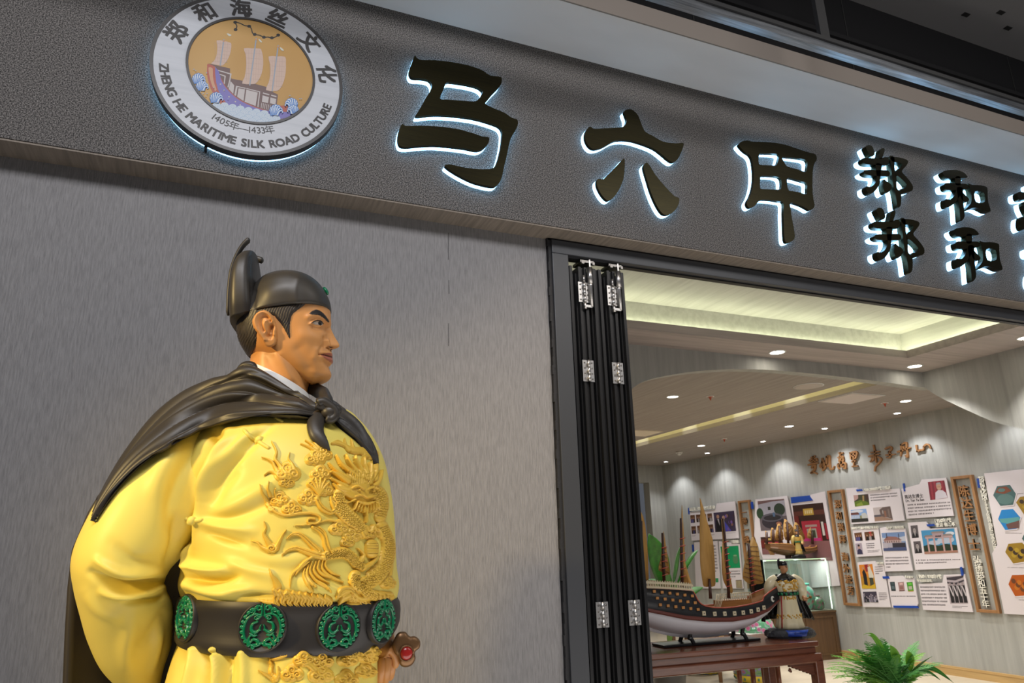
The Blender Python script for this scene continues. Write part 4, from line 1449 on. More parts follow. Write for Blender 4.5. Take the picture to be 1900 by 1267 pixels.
gx, gy, H = relief_field(-1, -1, 1, 1, 0.021, MS)
for (mx, my) in ((347, 1146), (488, 1163), (628, 1164), (708, 1151), (560, 1120)):
    if mx == 560:
        continue
    p, n = hit(belt_b, mx, my)
    if n @ (p - CAM) > 0:
        n = -n
    n[2] = 0
    n /= np.linalg.norm(n)
    uu = np.cross(n, [0, 0, 1.0])
    if uu[0] < 0:
        uu = -uu
    vv = np.array([0, 0, 1.0])
    rr = 0.0475
    mb = MB()
    prof = [(1.0, -0.006), (1.0, 0.004), (0.97, 0.0065), (0.93, 0.0065), (0.90, 0.0045), (0.0, 0.0045)]
    ringv, nn_ = [], 40
    for r_, h_ in prof:
        for k in range(nn_):
            a = 2 * math.pi * k / nn_
            ringv.append(p + uu * rr * r_ * math.cos(a) + vv * rr * r_ * math.sin(a) + n * h_)
    mb.add(ringv, [tuple(f) for f in grid_faces(len(prof), nn_, True).tolist()], 0, True)
    med = mb.build('medallion', belt_m, belt)
    act = H > 0
    idx = -np.ones(H.shape, int)
    grow = act.copy()
    for dy, dx in ((1, 0), (-1, 0), (0, 1), (0, -1)):
        grow |= np.roll(np.roll(act, dy, 0), dx, 1)
    jj, ii = np.where(grow)
    idx[jj, ii] = np.arange(len(jj))
    VV = p + uu * (gx[jj, ii] * rr)[:, None] - vv * (gy[jj, ii] * rr)[:, None] + n * (np.where(H[jj, ii] > 0, H[jj, ii] + 0.0045, 0.003))[:, None]
    a, b, c, d = idx[:-1, :-1], idx[:-1, 1:], idx[1:, 1:], idx[1:, :-1]
    ok = (a >= 0) & (b >= 0) & (c >= 0) & (d >= 0)
    mesh_np('ornament', VV, np.stack([a[ok], d[ok], c[ok], b[ok]], -1), jade_m, med, label='green enamel scrollwork')
# ---------------------------------------------------------------- head
HA = math.radians(13)
HF = np.array([math.cos(HA), -math.sin(HA), 0.0])
HN = np.array([-math.sin(HA), -math.cos(HA), 0.0])
HO = S(520, 640, YS)


def sym(px, py):
    d = ray(px, py)
    t = ((HO - CAM) @ HN) / (d @ HN)
    P = CAM + d * t - HO
    return np.array([P @ HF, P[2]])


def W3(f, s, z):
    return HO + np.multiply.outer(f, HF) + np.multiply.outer(s, HN) + np.multiply.outer(z, np.array([0, 0, 1.0]))


class _Mir:
    def __call__(self, V):
        return V - 2 * ((V - HO) @ HN)[:, None] * HN

    def side(self, V):
        return (V - HO) @ HN


mir = _Mir()
front = [(560, 520), (598, 543), (609, 562), (613, 578), (613.5, 592), (612, 602), (608.5, 611), (608, 622), (609, 634), (610, 643), (612.5, 650), (615.5, 657), (617.3, 663), (615.8, 667.5), (616, 671), (613.8, 676), (610.6, 680), (611, 686), (613, 692), (613.6, 697), (611.5, 702), (607, 706), (598, 709.5), (580, 713)]
nose = [(613, 596, 0), (613.6, 604, 1), (615.3, 612, 1), (618.8, 620, 1), (623.5, 629, 1), (628, 636, 1), (629.6, 640, 1), (628.5, 643.5, 1), (624, 645.4, 1), (617, 646.8, 1), (612, 649, 0)]
back = [(515, 520), (487, 543), (464, 564), (444, 590), (443, 615), (446, 638), (458, 655), (478, 668), (502, 682), (530, 697), (556, 706), (572, 710), (578, 713)]
wid = [(520, .03), (535, .070), (555, .096), (575, .106), (600, .107), (625, .103), (645, .098), (662, .093), (680, .082), (692, .070), (702, .054), (709, .034), (713, .01)]
fr_ = np.array([sym(*p) for p in front])
bk_ = np.array([sym(*p) for p in back])
ns_ = np.array([sym(p[0], p[1]) for p in nose])
zw = np.array([sym(530, p[0])[1] for p in wid])
wv = np.array([p[1] for p in wid])
zt, zb_ = fr_[0, 1], fr_[-1, 1]
NR, NC = 260, 260
zz = np.linspace(zt, zb_ + 0.0005, NR)
ff = cr(-fr_[:, 1], fr_[:, 0], -zz)[:, 0]
bb = cr(-bk_[:, 1], bk_[:, 0], -zz)[:, 0]
ww = cr(-zw, wv, -zz)[:, 0]
nf = cr(-ns_[:, 1], ns_[:, 0], -zz)[:, 0]
inn = (zz < ns_[0, 1]) & (zz > ns_[-1, 1])
namp = np.where(inn, np.maximum(nf - ff, 0), 0)
u = np.linspace(-1, 1, NC, endpoint=False)
tt = np.pi * np.sign(u) * np.abs(u) ** 1.6          # dense towards the face
fm = None
c_, s_ = np.cos(tt), np.sin(tt)
base_ = np.array([sym(*p) for p in [(560, 520), (598, 543), (609, 562), (613, 578), (613, 592), (611, 602), (609.5, 612), (609, 634), (609.5, 650), (610, 664), (609.5, 680), (609, 694), (606, 704), (598, 709.5), (580, 713)]])
fb_ = cr(-base_[:, 1], base_[:, 0], -zz)[:, 0]
det = ff - fb_
fm = bb + 0.44 * (fb_ - bb)
FX = np.empty((NR, NC))
SX = np.empty((NR, NC))
for i in range(NR):
    zc = (zz[i] - zb_) / (zt - zb_)
    n = 2.0 + 0.35 * math.exp(-((zc - 0.45) / 0.25) ** 2)
    cc = np.sign(c_) * np.abs(c_) ** (2 / n)
    ss = np.sign(s_) * np.abs(s_) ** (2 / n)
    FX[i] = np.where(c_ > 0, fm[i] + (fb_[i] - fm[i]) * cc, fm[i] + (fm[i] - bb[i]) * cc)
    SX[i] = ww[i] * ss
    k = np.clip((zz[i] - ns_[-2, 1]) / (ns_[0, 1] - ns_[-2, 1]), 0, 1)
    sg = 0.0125 + 0.0065 * (1 - k) ** 2
    FX[i] += det[i] * np.exp(-(SX[i] / 0.030) ** 2) * (c_ > 0)
    FX[i] += namp[i] * np.exp(-(np.abs(SX[i]) / sg) ** 2.4) * (c_ > 0)
V = W3(FX.ravel(), SX.ravel(), np.repeat(zz, NC))
F = grid_faces(NR, NC, True)
N = vnormals(V, F)
if ((V - HO) * N).sum() < 0:
    F, N = F[:, ::-1], -N
cH = crop(400, 430, 2.8156)
face_strokes = [
    ([(585, 603), (598, 605)], 9, -0.0075), ([(604, 600), (607, 612)], 5, -0.004),                       # eye socket
    ([(572, 588), (585, 583), (598, 586), (608, 597)], 6, 0.0042),                                          # brow ridge
    ([(580, 600), (590, 602), (597, 603)], 5.2, 0.0062),                                                    # eyeball
    ([(575, 601), (581, 597), (588, 595.5), (595, 596.5), (599, 600)], 1.8, 0.0030), ([(577, 595), (584, 591.5), (592, 591.5), (598, 595)], 1.6, -0.0018),
    ([(578, 602), (585, 605.5), (593, 606.5), (599, 604)], 1.7, 0.0018), ([(580, 610), (588, 613), (597, 613)], 2.4, -0.0012),
    ([(560, 622), (575, 625), (590, 628)], 13, 0.0040), ([(556, 648), (566, 664), (574, 680)], 13, -0.0050),  # cheekbone, cheek hollow
    ([(599.5, 626), (601.5, 634), (602.5, 642)], 2.6, -0.0045), ([(606, 633), (608, 640)], 3.8, 0.0075),        # wing of the nose
    ([(607, 645), (613, 645.6)], 1.8, -0.0055),
    ([(599, 640), (594, 648), (590, 657)], 3.4, -0.0030, 't'), ([(588, 650), (584, 662)], 7, 0.0025),
    ([(593.5, 657.5), (600, 657.4), (608, 659.8), (616, 662)], 1.5, -0.0035), ([(592.5, 657.5)], 3.0, -0.0035),
    ([(598, 654.6), (606, 654.5), (614, 656)], 2.8, 0.0022), ([(600, 661.5), (607, 665.5), (614, 668)], 3.2, 0.0030),
    ([(600, 671), (608, 677)], 4, -0.0025), ([(602, 694), (610, 694)], 8, 0.0020),
    ([(519, 660), (530, 678), (552, 694), (580, 704)], 8, 0.004), ([(535, 600), (545, 620)], 14, -0.002)]
V = carve(V, N, face_strokes, mir)
N = vnormals(V, F)
HV, HFc = V.copy(), F.copy()
head_b = bvh_of(HV, HFc)

# painted features: the same paint on both halves
pxn = to_px(V)
far = mir.side(V) < 0
pxn[far] = to_px(mir(V)[far])


def in_poly(P, poly):
    poly = np.asarray(poly)
    x, y = P[:, 0], P[:, 1]
    c = np.zeros(len(P), bool)
    j = len(poly) - 1
    for i in range(len(poly)):
        xi, yi, xj, yj = *poly[i], *poly[j]
        c ^= ((yi > y) != (yj > y)) & (x < (xj - xi) * (y - yi) / (yj - yi + 1e-12) + xi)
        j = i
    return c


SK = np.array((0.62, 0.285, 0.092))
colr = np.tile(SK, (len(V), 1))
loc = (V - HO) @ HF
facing = loc > 0.0


def paint(poly, c, sm=3):
    k = in_poly(pxn, smooth(cH(poly), sm) if sm else cH(poly)) & facing
    colr[k] = c


paint([(490, 428), (506, 413), (530, 406), (556, 419), (577, 441), (594, 468), (586, 472), (562, 449), (536, 435), (510, 433)], (0.018, 0.014, 0.012))
paint([(549, 640), (575, 635), (596, 632), (612, 640), (614, 655), (580, 647)], (0.36, 0.11, 0.06))
paint([(549, 642), (580, 649), (612, 656), (616, 668), (608, 684), (596, 679), (570, 661)], (0.40, 0.12, 0.07))
paint([(548, 639.5), (575, 643.5), (612, 653), (612, 658), (575, 648.5), (548, 643.5)], (0.08, 0.02, 0.015))
paint([(506, 476), (525, 469), (548, 469), (560, 480), (555, 489), (530, 486), (514, 481)], (0.40, 0.33, 0.27))
paint([(538, 468), (552, 468), (556, 478), (551, 489), (541, 488), (536, 478)], (0.012, 0.009, 0.008))
paint([(498, 476), (522, 462), (548, 462), (565, 479), (561, 481), (546, 468), (524, 468), (503, 478)], (0.012, 0.010, 0.009))
paint([(590, 598), (604, 599), (612, 606), (600, 607)], (0.10, 0.035, 0.018))
# neck
nk = [((470, 640), (575, 655), .082), ((466, 665), (577, 690), .083), ((464, 680), (573, 712), .082), ((460, 700), (570, 728), .083), ((452, 725), (572, 750), .09), ((440, 760), (580, 790), .10)]
RN = []
uN = np.linspace(0, len(nk) - 1, 40)
La = cr(np.arange(len(nk)), np.array([sym(*a) for a, b, w in nk]), uN)
Rb = cr(np.arange(len(nk)), np.array([sym(*b) for a, b, w in nk]), uN)
Wn = cr(np.arange(len(nk)), np.array([w for a, b, w in nk]), uN)[:, 0]
ta = np.linspace(0, 2 * np.pi, 80, endpoint=False)
for A_, B_, w_ in zip(La, Rb, Wn):
    c = (A_ + B_) / 2
    h = (B_ - A_) / 2
    RN.append(W3(c[0] + h[0] * np.cos(ta), w_ * np.sin(ta), c[1] + h[1] * np.cos(ta)))
NV = np.array(RN).reshape(-1, 3)
NF = grid_faces(40, 80, True)
nn = vnormals(NV, NF)
if ((NV - NV.mean(0)) * nn)[:, 1].sum() < 0:
    NF, nn = NF[:, ::-1], -nn
NV = carve(NV, nn, [([(515, 655), (532, 690), (556, 722)], 7, 0.006), ([(545, 712), (560, 735)], 6, -0.004), ([(495, 660), (510, 700)], 9, -0.003)])
# ears raised from the sides of the head
ear = smooth(cH([(226, 448), (240, 430), (265, 419), (290, 430), (308, 458), (318, 498), (321, 540), (320, 575), (311, 593), (292, 599), (273, 590), (258, 562), (240, 532), (225, 512), (217, 480)]), 4)
gx2, gy2 = np.meshgrid(np.arange(474, 518, 0.5), np.arange(576, 646, 0.5))
P2 = np.c_[gx2.ravel(), gy2.ravel()]
ins = in_poly(P2, ear)
dd, _ = seg_dist(P2, np.vstack([ear, ear[:1]]))
lean = np.clip((506 - P2[:, 0]) / 26, -0.3, 1.2)
Hh = np.where(ins, 0.010 + 0.014 * lean + 0.004 * np.sqrt(np.clip(dd / 3, 0, 1)), 0)


def sub(pts, w, h):
    d, t = seg_dist(P2, smooth(cH(pts), 4, closed=False))
    return h * np.exp(-(d / w) ** 2)


Hh = np.where(ins, Hh + sub([(300, 470), (285, 440), (262, 430), (240, 442), (230, 470), (236, 505), (252, 535), (270, 565)], 2.6, 0.004) - sub([(292, 470), (275, 452), (255, 458), (250, 490), (262, 520)], 2.6, 0.006)
              + sub([(285, 465), (268, 480), (268, 510), (285, 535)], 2.4, 0.003) - sub([(295, 500), (290, 525), (285, 545)], 4.2, 0.013) + sub([(310, 520), (312, 540)], 2.5, 0.003)
              - sub([(300, 545), (296, 560)], 2.0, 0.003), 0)
Hh = np.where(ins, np.maximum(Hh, 0.002), 0).reshape(gx2.shape)
tmp, EV, EF = relief_mesh('ear', [head_b], (gx2, gy2, Hh), skin_m, None, mirror=mir)
bpy.data.objects.remove(tmp)
allV = np.vstack([V, NV, EV])
allF = np.vstack([F, NF + len(V), EF + len(V) + len(NV)])
allC = np.vstack([colr, np.tile(SK, (len(NV) + len(EV), 1))])
head = mesh_np('head', allV, allF, skin_m, statue, colors=allC, cap=[tuple(range(NC)), tuple(range((NR - 1) * NC, NR * NC))])

# hair: close-cut cap of strands behind the ear and a sideburn before it
HS, HC = [], []
back_p = smooth(cH([(108, 440), (150, 405), (228, 395), (226, 470), (216, 530), (212, 585), (196, 630), (174, 662), (150, 625), (128, 585), (108, 530)]), 4)
side_p = smooth(cH([(226, 440), (226, 400), (300, 385), (470, 362), (462, 385), (430, 408), (402, 432), (392, 462), (388, 500), (389, 558), (372, 532), (350, 492), (322, 458), (298, 436)]), 4)
gx3, gy3 = np.meshgrid(np.arange(436, 572, 0.7), np.arange(548, 668, 0.7))
P3 = np.c_[gx3.ravel(), gy3.ravel()]
Hm = np.zeros(len(P3))
for poly in (back_p, side_p):
    k = in_poly(P3, poly)
    d, _ = seg_dist(P3, np.vstack([poly, poly[:1]]))
    Hm = np.where(k, np.maximum(Hm, 0.0005 + 0.0035 * np.clip(d / 5, 0, 1)), Hm)
st_ = 0.0004 * np.sin(P3[:, 0] * 2.6 + P3[:, 1] * 0.95 + 1.8 * np.sin(P3[:, 1] * 0.13 + P3[:, 0] * 0.05)) + 0.0004 * np.sin(P3[:, 0] * 1.3 + P3[:, 1] * 0.55 + 1.2 * np.sin(P3[:, 1] * 0.21))
Hm = np.where(Hm > 0, np.maximum(Hm + st_, 0.0003), 0).reshape(gx3.shape)
relief_mesh('hair', [head_b], (gx3, gy3, Hm), hair_m, head, mirror=mir)

# ---------------------------------------------------------------- hat


def sym_loft(name, rings, m, parent, n=2.2, nr=60, ns=110, strokes=None, lean=0.0):
    uN = np.linspace(0, len(rings) - 1, nr)
    k = np.arange(len(rings))
    A_ = cr(k, np.array([sym(*a) for a, b, w in rings]), uN)
    B_ = cr(k, np.array([sym(*b) for a, b, w in rings]), uN)
    w_ = cr(k, np.array([w for a, b, w in rings]), uN)[:, 0]
    t = np.linspace(0, 2 * np.pi, ns, endpoint=False)
    c, s = se(t, n)
    R = []
    for a, b, w in zip(A_, B_, w_):
        o, h = (a + b) / 2, (b - a) / 2
        R.append(W3(o[0] + h[0] * c, w * s, o[1] + h[1] * c - lean * np.abs(s) ** 2))
    V = np.array(R).reshape(-1, 3)
    F = grid_faces(nr, ns, True)
    N = vnormals(V, F)
    if ((V - V.mean(0)) * N).sum() < 0:
        F, N = F[:, ::-1], -N
    if strokes:
        V = carve(V, N, strokes)
    return mesh_np(name, V, F, m, parent, cap=[tuple(range(ns)), tuple(range((nr - 1) * ns, nr * ns))])


hat = sym_loft('hat', [((438, 606), (613.5, 579), .116), ((440, 602), (614.5, 574), .119), ((450, 585), (612, 560), .119), ((462, 562), (605, 546), .115), ((470, 546), (595, 532), .107),
                       ((477, 534), (580, 521), .092), ((487, 525), (562, 514.5), .070), ((505, 518), (547, 512), .040), ((522, 514), (535, 511.5), .006)], hat_m, statue,
               strokes=[([(474, 540), (471, 560), (469, 580)], 3.5, -0.004), ([(552, 520), (548, 545), (552, 565)], 9, 0.004), ([(500, 540), (530, 534)], 16, 0.003)])
hat['label'] = 'black lacquered hat with a raised back'
back_panel = sym_loft('hat_back', [((435, 612), (484.5, 598), 0.106), ((434.5, 590), (483.5, 582), 0.11448), ((435, 565), (482, 560), 0.1166), ((438, 530), (480, 528), 0.11236), ((444, 505), (479, 504), 0.09964),
                                   ((452, 489), (477.5, 488), 0.07844), ((460, 479), (477, 478), 0.05088), ((465, 474.5), (476.5, 474), 0.01272)], hat_m, hat, n=3.4,
                      strokes=[([(464, 478), (466, 520), (467, 575)], 2.6, -0.003)])
rb = MB()
for side, pts in ((0.045, [(469, 456), (457, 468), (447, 484), (439, 503), (434, 525), (431, 560), (430, 595)]), (-0.04, [(484, 474), (472, 470), (462, 474), (452, 486), (446, 500)])):
    P = [W3(np.array(sym(*p)[0]), np.array(side), np.array(sym(*p)[1])) for p in smooth(pts, 4, closed=False)]
    r_ = MB().tube(P, [0.004] + [0.0095] * (len(P) - 2) + [0.005], 12, flat=(HF, 0.55))
    r_.build('ribbon', hat_m, hat)
g = sym(602, 543)
gm_ = MB()
gm_.ball((0, 0, 0), (0.006, 0.0105, 0.0125), 20, 14)
go = gm_.build('jade', jade_m, hat, 'green jade on the hat front')
P = W3(np.array(g[0] + 0.004), np.array(0.008), np.array(g[1] + 0.002))
go.matrix_world = Matrix.Translation(Vector(P)) @ Matrix.Rotation(-HA, 4, 'Z') @ Matrix.Rotation(-0.55, 4, 'Y')

# ---------------------------------------------------------------- inner collar
co = [((448, 700), (582, 758), .108), ((453, 688), (578, 748), .104), ((457, 678), (574, 734), .099), ((458.5, 677), (572, 733), .096), ((460, 680), (570, 736), .090)]
collar = sym_loft('collar', co, white_c, statue, n=2.0, nr=30)
collar['label'] = 'white inner collar'

# ---------------------------------------------------------------- cape
under = [torso_b, sleeve_b]


def front_y(px, py):
    ys = [p[1] for p in (hit(b, px, py)[0] for b in under) if p is not None]
    return min(ys) if ys else None


def cape_sheet(name, lines, y_edge, y_mid, ridges, parent, nu=150, nv=110, clear=0.024, thick=0.012, rolls=None):
    """a sheet through traced fold lines (first = far edge on the silhouette), lying over robe and sleeve."""
    L = []
    for ln in lines:
        P = smooth(ln, 8, closed=False)
        s = np.r_[0, np.cumsum(np.hypot(*np.diff(P, axis=0).T))]
        q_ = np.linspace(0, s[-1], nu)
        L.append(np.c_[np.interp(q_, s, P[:, 0]), np.interp(q_, s, P[:, 1])])
    L = np.array(L)
    v = np.linspace(0, len(lines) - 1, nv)
    G = np.array([cr(np.arange(len(lines)), L[:, i], v) for i in range(nu)])      # nu, nv, 2
    V = np.empty((nu, nv, 3))
    D = np.empty((nu, nv))
    HH = np.full((nu, nv), 9.0)
    for i in range(nu):
        ui = i / (nu - 1)
        ym = y_mid(ui)
        ye = y_edge(ui)
        for j in range(nv):
            w = j / (nv - 1)
            y = ye + (ym - ye) * math.sin(w * math.pi / 2) ** 0.8
            h = front_y(*G[i, j])
            if h is not None:
                HH[i, j] = h
                y = min(y, h - clear)
            D[i, j] = y
    for _ in range(14):
        E_ = np.pad(D, 1, mode='edge')
        D = np.minimum(D, (E_[:-2, 1:-1] + E_[2:, 1:-1] + E_[1:-1, :-2] + E_[1:-1, 2:]) / 4 * 0.7 + D * 0.3) if _ < 6 else (E_[:-2, 1:-1] + E_[2:, 1:-1] + E_[1:-1, :-2] + E_[1:-1, 2:]) / 4
    for _ in range(4):
        D = np.minimum(D, HH - clear * 0.9)
        for _k in range(5):
            E_ = np.pad(D, 1, mode='edge')
            D = (E_[:-2, 1:-1] + E_[2:, 1:-1] + E_[1:-1, :-2] + E_[1:-1, 2:]) / 4
    for i in range(nu):
        for j in range(nv):
            V[i, j] = on_y(*G[i, j], D[i, j])
    V = V.reshape(-1, 3)
    F = grid_faces(nu, nv, False)
    N = vnormals(V, F)
    if ((V - CAM) * N).sum() > 0:
        F, N = F[:, ::-1], -N
    if rolls:
        V = V + N * np.array([rolls(i / (nu - 1), j / (nv - 1)) for i in range(nu) for j in range(nv)])[:, None]
        N = vnormals(V, F)
    V = carve(V, N, [(r[0], r[1], r[2] * 1.3 if r[2] > 0 else r[2] * 0.8, *r[3:]) for r in ridges])
    o = mesh_np(name, V, F, cape_m, parent)
    md = o.modifiers.new('thickness', 'SOLIDIFY')
    md.thickness = thick
    md.offset = -1.0
    return o, V, F


L0 = [(606, 756), (590, 752), (560, 735), (520, 708), (482, 684), (458, 677), (444, 684), (432, 700), (400, 708), (345, 732), (290, 772), (235, 836), (196, 896), (172, 948)]
L1 = [(606, 759), (575, 755), (545, 742), (500, 722), (465, 708), (440, 710), (415, 716), (385, 724), (335, 750), (285, 790), (236, 846), (197, 906), (172, 952)]
L2 = [(606, 763), (575, 762), (540, 754), (490, 742), (440, 736), (395, 745), (355, 762), (310, 786), (262, 826), (222, 872), (190, 920), (171, 956)]
L3 = [(605, 768), (570, 768), (530, 764), (475, 758), (420, 762), (370, 777), (320, 800), (268, 838), (224, 882), (190, 928), (170, 960)]
L4 = [(603, 773), (565, 772), (520, 772), (470, 777), (420, 788), (370, 802), (310, 831), (260, 862), (215, 903), (186, 938), (168, 966)]
rid = [([(560, 740), (520, 718), (485, 700), (455, 694)], 3.4, 0.006, 't'), ([(470, 690), (440, 700), (400, 716), (350, 742)], 3.0, -0.005, 't'), ([(420, 770), (370, 790), (320, 815)], 2.6, -0.005, 't'),
       ([(560, 757), (500, 748), (440, 752)], 2.2, -0.004, 't'), ([(500, 764), (420, 772), (350, 800), (290, 838)], 2.4, 0.005, 't')]


def rolls(u, v):
    """long rolled folds that run from the knot over the shoulder."""
    v = v + 0.035 * math.sin(u * 7.0) * math.sin(math.pi * v) + 0.02 * math.sin(u * 13.0 + 4 * v)
    k = 4.6
    p = (v * k) % 1.0
    amp = (0.9, 0.55, 1.0, 0.7, 0.85, 0.5)[min(int(max(v, 0) * k), 5)]
    f = min(1.0, u / 0.10) * (1 - 0.92 * max(0.0, (u - 0.50) / 0.50))
    return 0.018 * amp * f * (abs(math.sin(math.pi * p)) ** 0.75)


cape, CVv, CF = cape_sheet('cape', [L0, L1, L2, L3, L4], lambda u: float(np.interp(u, [0, .08, .30, .45, 1], [-1.04, -1.02, -0.965, -0.86, -0.80])), lambda u: -1.02 + 0.04 * u, rid, statue, rolls=rolls)
cape['label'] = 'black cape lying in folds over the shoulders'
# its other wing over the far shoulder
R0 = [(600, 748), (606, 738), (618, 742), (632, 752), (656, 776), (684, 806), (700, 838), (703.5, 860)]
R1 = [(604, 756), (612, 752), (624, 757), (645, 776), (670, 800), (690, 828), (701, 858)]
R2 = [(608, 766), (616, 768), (630, 780), (652, 798), (674, 818), (690, 838), (700, 856)]
R3 = [(612, 772), (620, 778), (634, 789), (652, 803), (670, 819), (686, 838), (699, 858)]
rid2 = [([(612, 752), (640, 768), (668, 795), (694, 840)], 2.8, 0.008, 't'), ([(612, 760), (640, 780), (668, 808), (694, 845)], 2.4, -0.008, 't'), ([(615, 770), (645, 790), (675, 818)], 2.4, 0.006, 't')]
wing, _, _ = cape_sheet('cape_wing', [R0, R1, R2, R3], lambda u: -0.90 + 0.08 * u, lambda u: -1.10 + 0.14 * u, rid2, cape, 80, 50)
# fold round the far side of the neck
fn = MB()
fn.tube([on_y(*p, y) for p, y in (((572, 722), -0.84), ((584, 722), -0.86), ((598, 730), -0.88), ((606, 742), -0.92), ((610, 756), -0.97))], [0.012, 0.018, 0.019, 0.016, 0.012], 16)
fn.build('cape_fold', cape_m, cape)
# knot and tail
kn = MB()
yk = (front_y(606, 776) or -1.1) - 0.025
for c, r in (((612, 765), 0.017), ((598, 752), 0.013), ((622, 760), 0.013)):
    kn.ball(on_y(*c, yk), (r * 1.15, r, r), 20, 14)
kn.tube([on_y(*p, yk - 0.006) for p in smooth([(588, 748), (598, 745), (608, 750), (618, 758), (622, 770), (614, 778), (604, 776)], 4, closed=False)], [0.006] + [0.0105] * 23 + [0.005], 14)
kn.tube([on_y(*p, yk - 0.003) for p in smooth([(586, 752), (596, 755), (606, 760), (614, 768)], 4, closed=False)], 0.008, 12)
knot = kn.build('knot', cape_m, cape)
tl = MB()
P = smooth([(600, 768), (590, 775), (585, 790), (588, 806), (597, 818), (606, 828), (612.5, 836)], 4, closed=False)
tl.tube([on_y(*p, (front_y(*p) or yk) - 0.012) for p in P], [0.010, .012, .014, .016, .018, .019, .019, .019, .0185, .018, .0175, .017, .0165, .016, .015, .014, .013, .0115, .010, .0085, .0068, .005, .0035, .002, .001], 18, flat=((0, 1, 0), 0.55))
tv = tl.build('knot_tail', cape_m, cape)
for p_, w_ in (([(590, 780), (592, 800), (604, 824)], 1.5),):
    me = tv.data
    co_ = np.array([v.co[:] for v in me.vertices])
    px_ = to_px(co_ + np.array(tv.matrix_world.translation))
# back of the cape hanging to the floor
bk = MB()
G = []
back_l = [(700, 3.0), (0, 0)]
for k, (py, l, r) in enumerate(((800, 300, 640), (880, 206, 660), (950, 163, 690), (1020, 133, 690), (1090, 125, 690), (1170, 120, 690), (1267, 116, 690), (1500, 92, 700), (1850, 62, 715))):
    rowp = []
    for j in range(61):
        t = j / 60
        x = l + (r - l) * t
        y = -0.62 + 0.05 * math.sin(t * 20 + k * 0.3) * (0.3 + 0.1 * k) * 0.35 + 0.10 * math.sin(math.pi * t) - 0.14 * (1 - t) ** 6
        rowp.append(on_y(x, py, y))
    G.append(rowp)
bk.grid(G)
bo = bk.build('cape_back', cape_m, cape)
md = bo.modifiers.new('thickness', 'SOLIDIFY')
md.thickness = 0.012

# ---------------------------------------------------------------- far hand on the sword
hv, he, hr = [], [], []


def chain(pts, rad, root=None):
    prev = root
    for p, r in zip(pts, rad):
        hv.append(p)
        hr.append(r)
        if prev is not None:
            he.append((prev, len(hv) - 1))
        prev = len(hv) - 1
    return prev


def hp(px, py, y):
    return on_y(px, py, y)


yh = -0.98
wr = chain([hp(715, 1166, yh + 0.06), hp(714, 1186, yh + 0.02)], [0.024, 0.025])
pm = chain([hp(712, 1208, yh)], [0.030], wr)
for i, (x, y, yy) in enumerate(((699, 1229, yh + 0.004), (707.5, 1233, yh - 0.012), (716.5, 1231, yh - 0.012), (725, 1225, yh + 0.004))):
    k0 = chain([hp(x, y - 8, yy + 0.004), hp(x, y, yy)], [0.0140, 0.0135], pm)
    dx = (-5, -2, 0, 1)[i]
    chain([hp(x + dx * 0.5, y + 17, yy - 0.004), hp(x + dx - 2, y + 32 - i, yy + 0.010), hp(x + dx - 4, y + 40 - i * 2, yy + 0.028)], [0.0118, 0.0108, 0.0092], k0)
k0 = chain([hp(726, 1202, yh - 0.010)], [0.0135], pm)
chain([hp(734, 1214, yh - 0.012), hp(735, 1229, yh - 0.006), hp(731, 1240, yh)], [0.0118, 0.0108, 0.009], k0)
me = bpy.data.meshes.new('hand')
me.from_pydata([tuple(p) for p in hv], he, [])
ho = bpy.data.objects.new('hand', me)
COL.objects.link(ho)
sk = ho.modifiers.new('skin', 'SKIN')
sk.use_smooth_shade = True
for i, r in enumerate(hr):
    me.skin_vertices[0].data[i].radius = (r, r)
me.skin_vertices[0].data[pm].use_root = True
sb_ = ho.modifiers.new('sub', 'SUBSURF')
sb_.levels = 2
sb_.render_levels = 2
me.materials.append(mat('hand_skin', (0.58, 0.265, 0.088), 0.42))
put(ho, statue)

# sword: black grip passing through the hand, trefoil bronze pommel with a red stone
ys_ = yh - 0.02
sw = MB()
sw.tube([hp(706, 1222, ys_ + 0.05), hp(718, 1214, ys_ + 0.035), hp(733, 1204, ys_ + 0.012)], [0.012, 0.015, 0.0165], 16)
sword = sw.build('sword_hilt', mat('sword_grip', (0.02, 0.018, 0.016), 0.5), statue, 'black sword grip')
outl = smooth([(733, 1182), (740, 1173), (752, 1172), (760, 1180), (770, 1180), (779, 1188), (779, 1201), (770, 1210), (771, 1222), (764, 1234), (752, 1238), (742, 1233), (740, 1220), (732, 1212), (728, 1196)], 4)
pmv = MB()
prof = [(0.0, 0.90), (0.004, 0.97), (0.010, 1.0), (0.024, 1.0), (0.030, 0.97), (0.034, 0.88), (0.036, 0.60), (0.037, 0.01)]
cen = np.array([753.5, 1205.5])
R = []
for dpt, sc_ in prof:
    R.append([on_y(*(cen + (o_ - cen) * sc_), ys_ + 0.016 - dpt) for o_ in outl])
pmv.loft(R)
pom = pmv.build('pommel', bronze_m, sword, 'trefoil bronze pommel')
rm = MB()
rm.ball(on_y(754, 1212, ys_ - 0.021), (0.0145, 0.008, 0.0145), 20, 14)
rm.build('red_stone', red_m, pom)
rm = MB()
c = on_y(754, 1212, ys_ - 0.0215)
rm.tube([c + np.array([0.0162 * math.cos(a), 0, 0.0162 * math.sin(a)]) for a in np.linspace(0, 2 * math.pi, 33)], 0.0022, 8)
rm.build('stone_setting', bronze_m, pom)
# plinth and boots under the hem
bz = MB()
bz.lathe([(0.55, 0.0), (0.55, 0.10), (0.53, 0.12), (0.0, 0.12)], (statue.location.x, -0.83, 0), 48)
bz.build('plinth', mat('plinth_grey', (0.12, 0.12, 0.12), 0.5), statue)
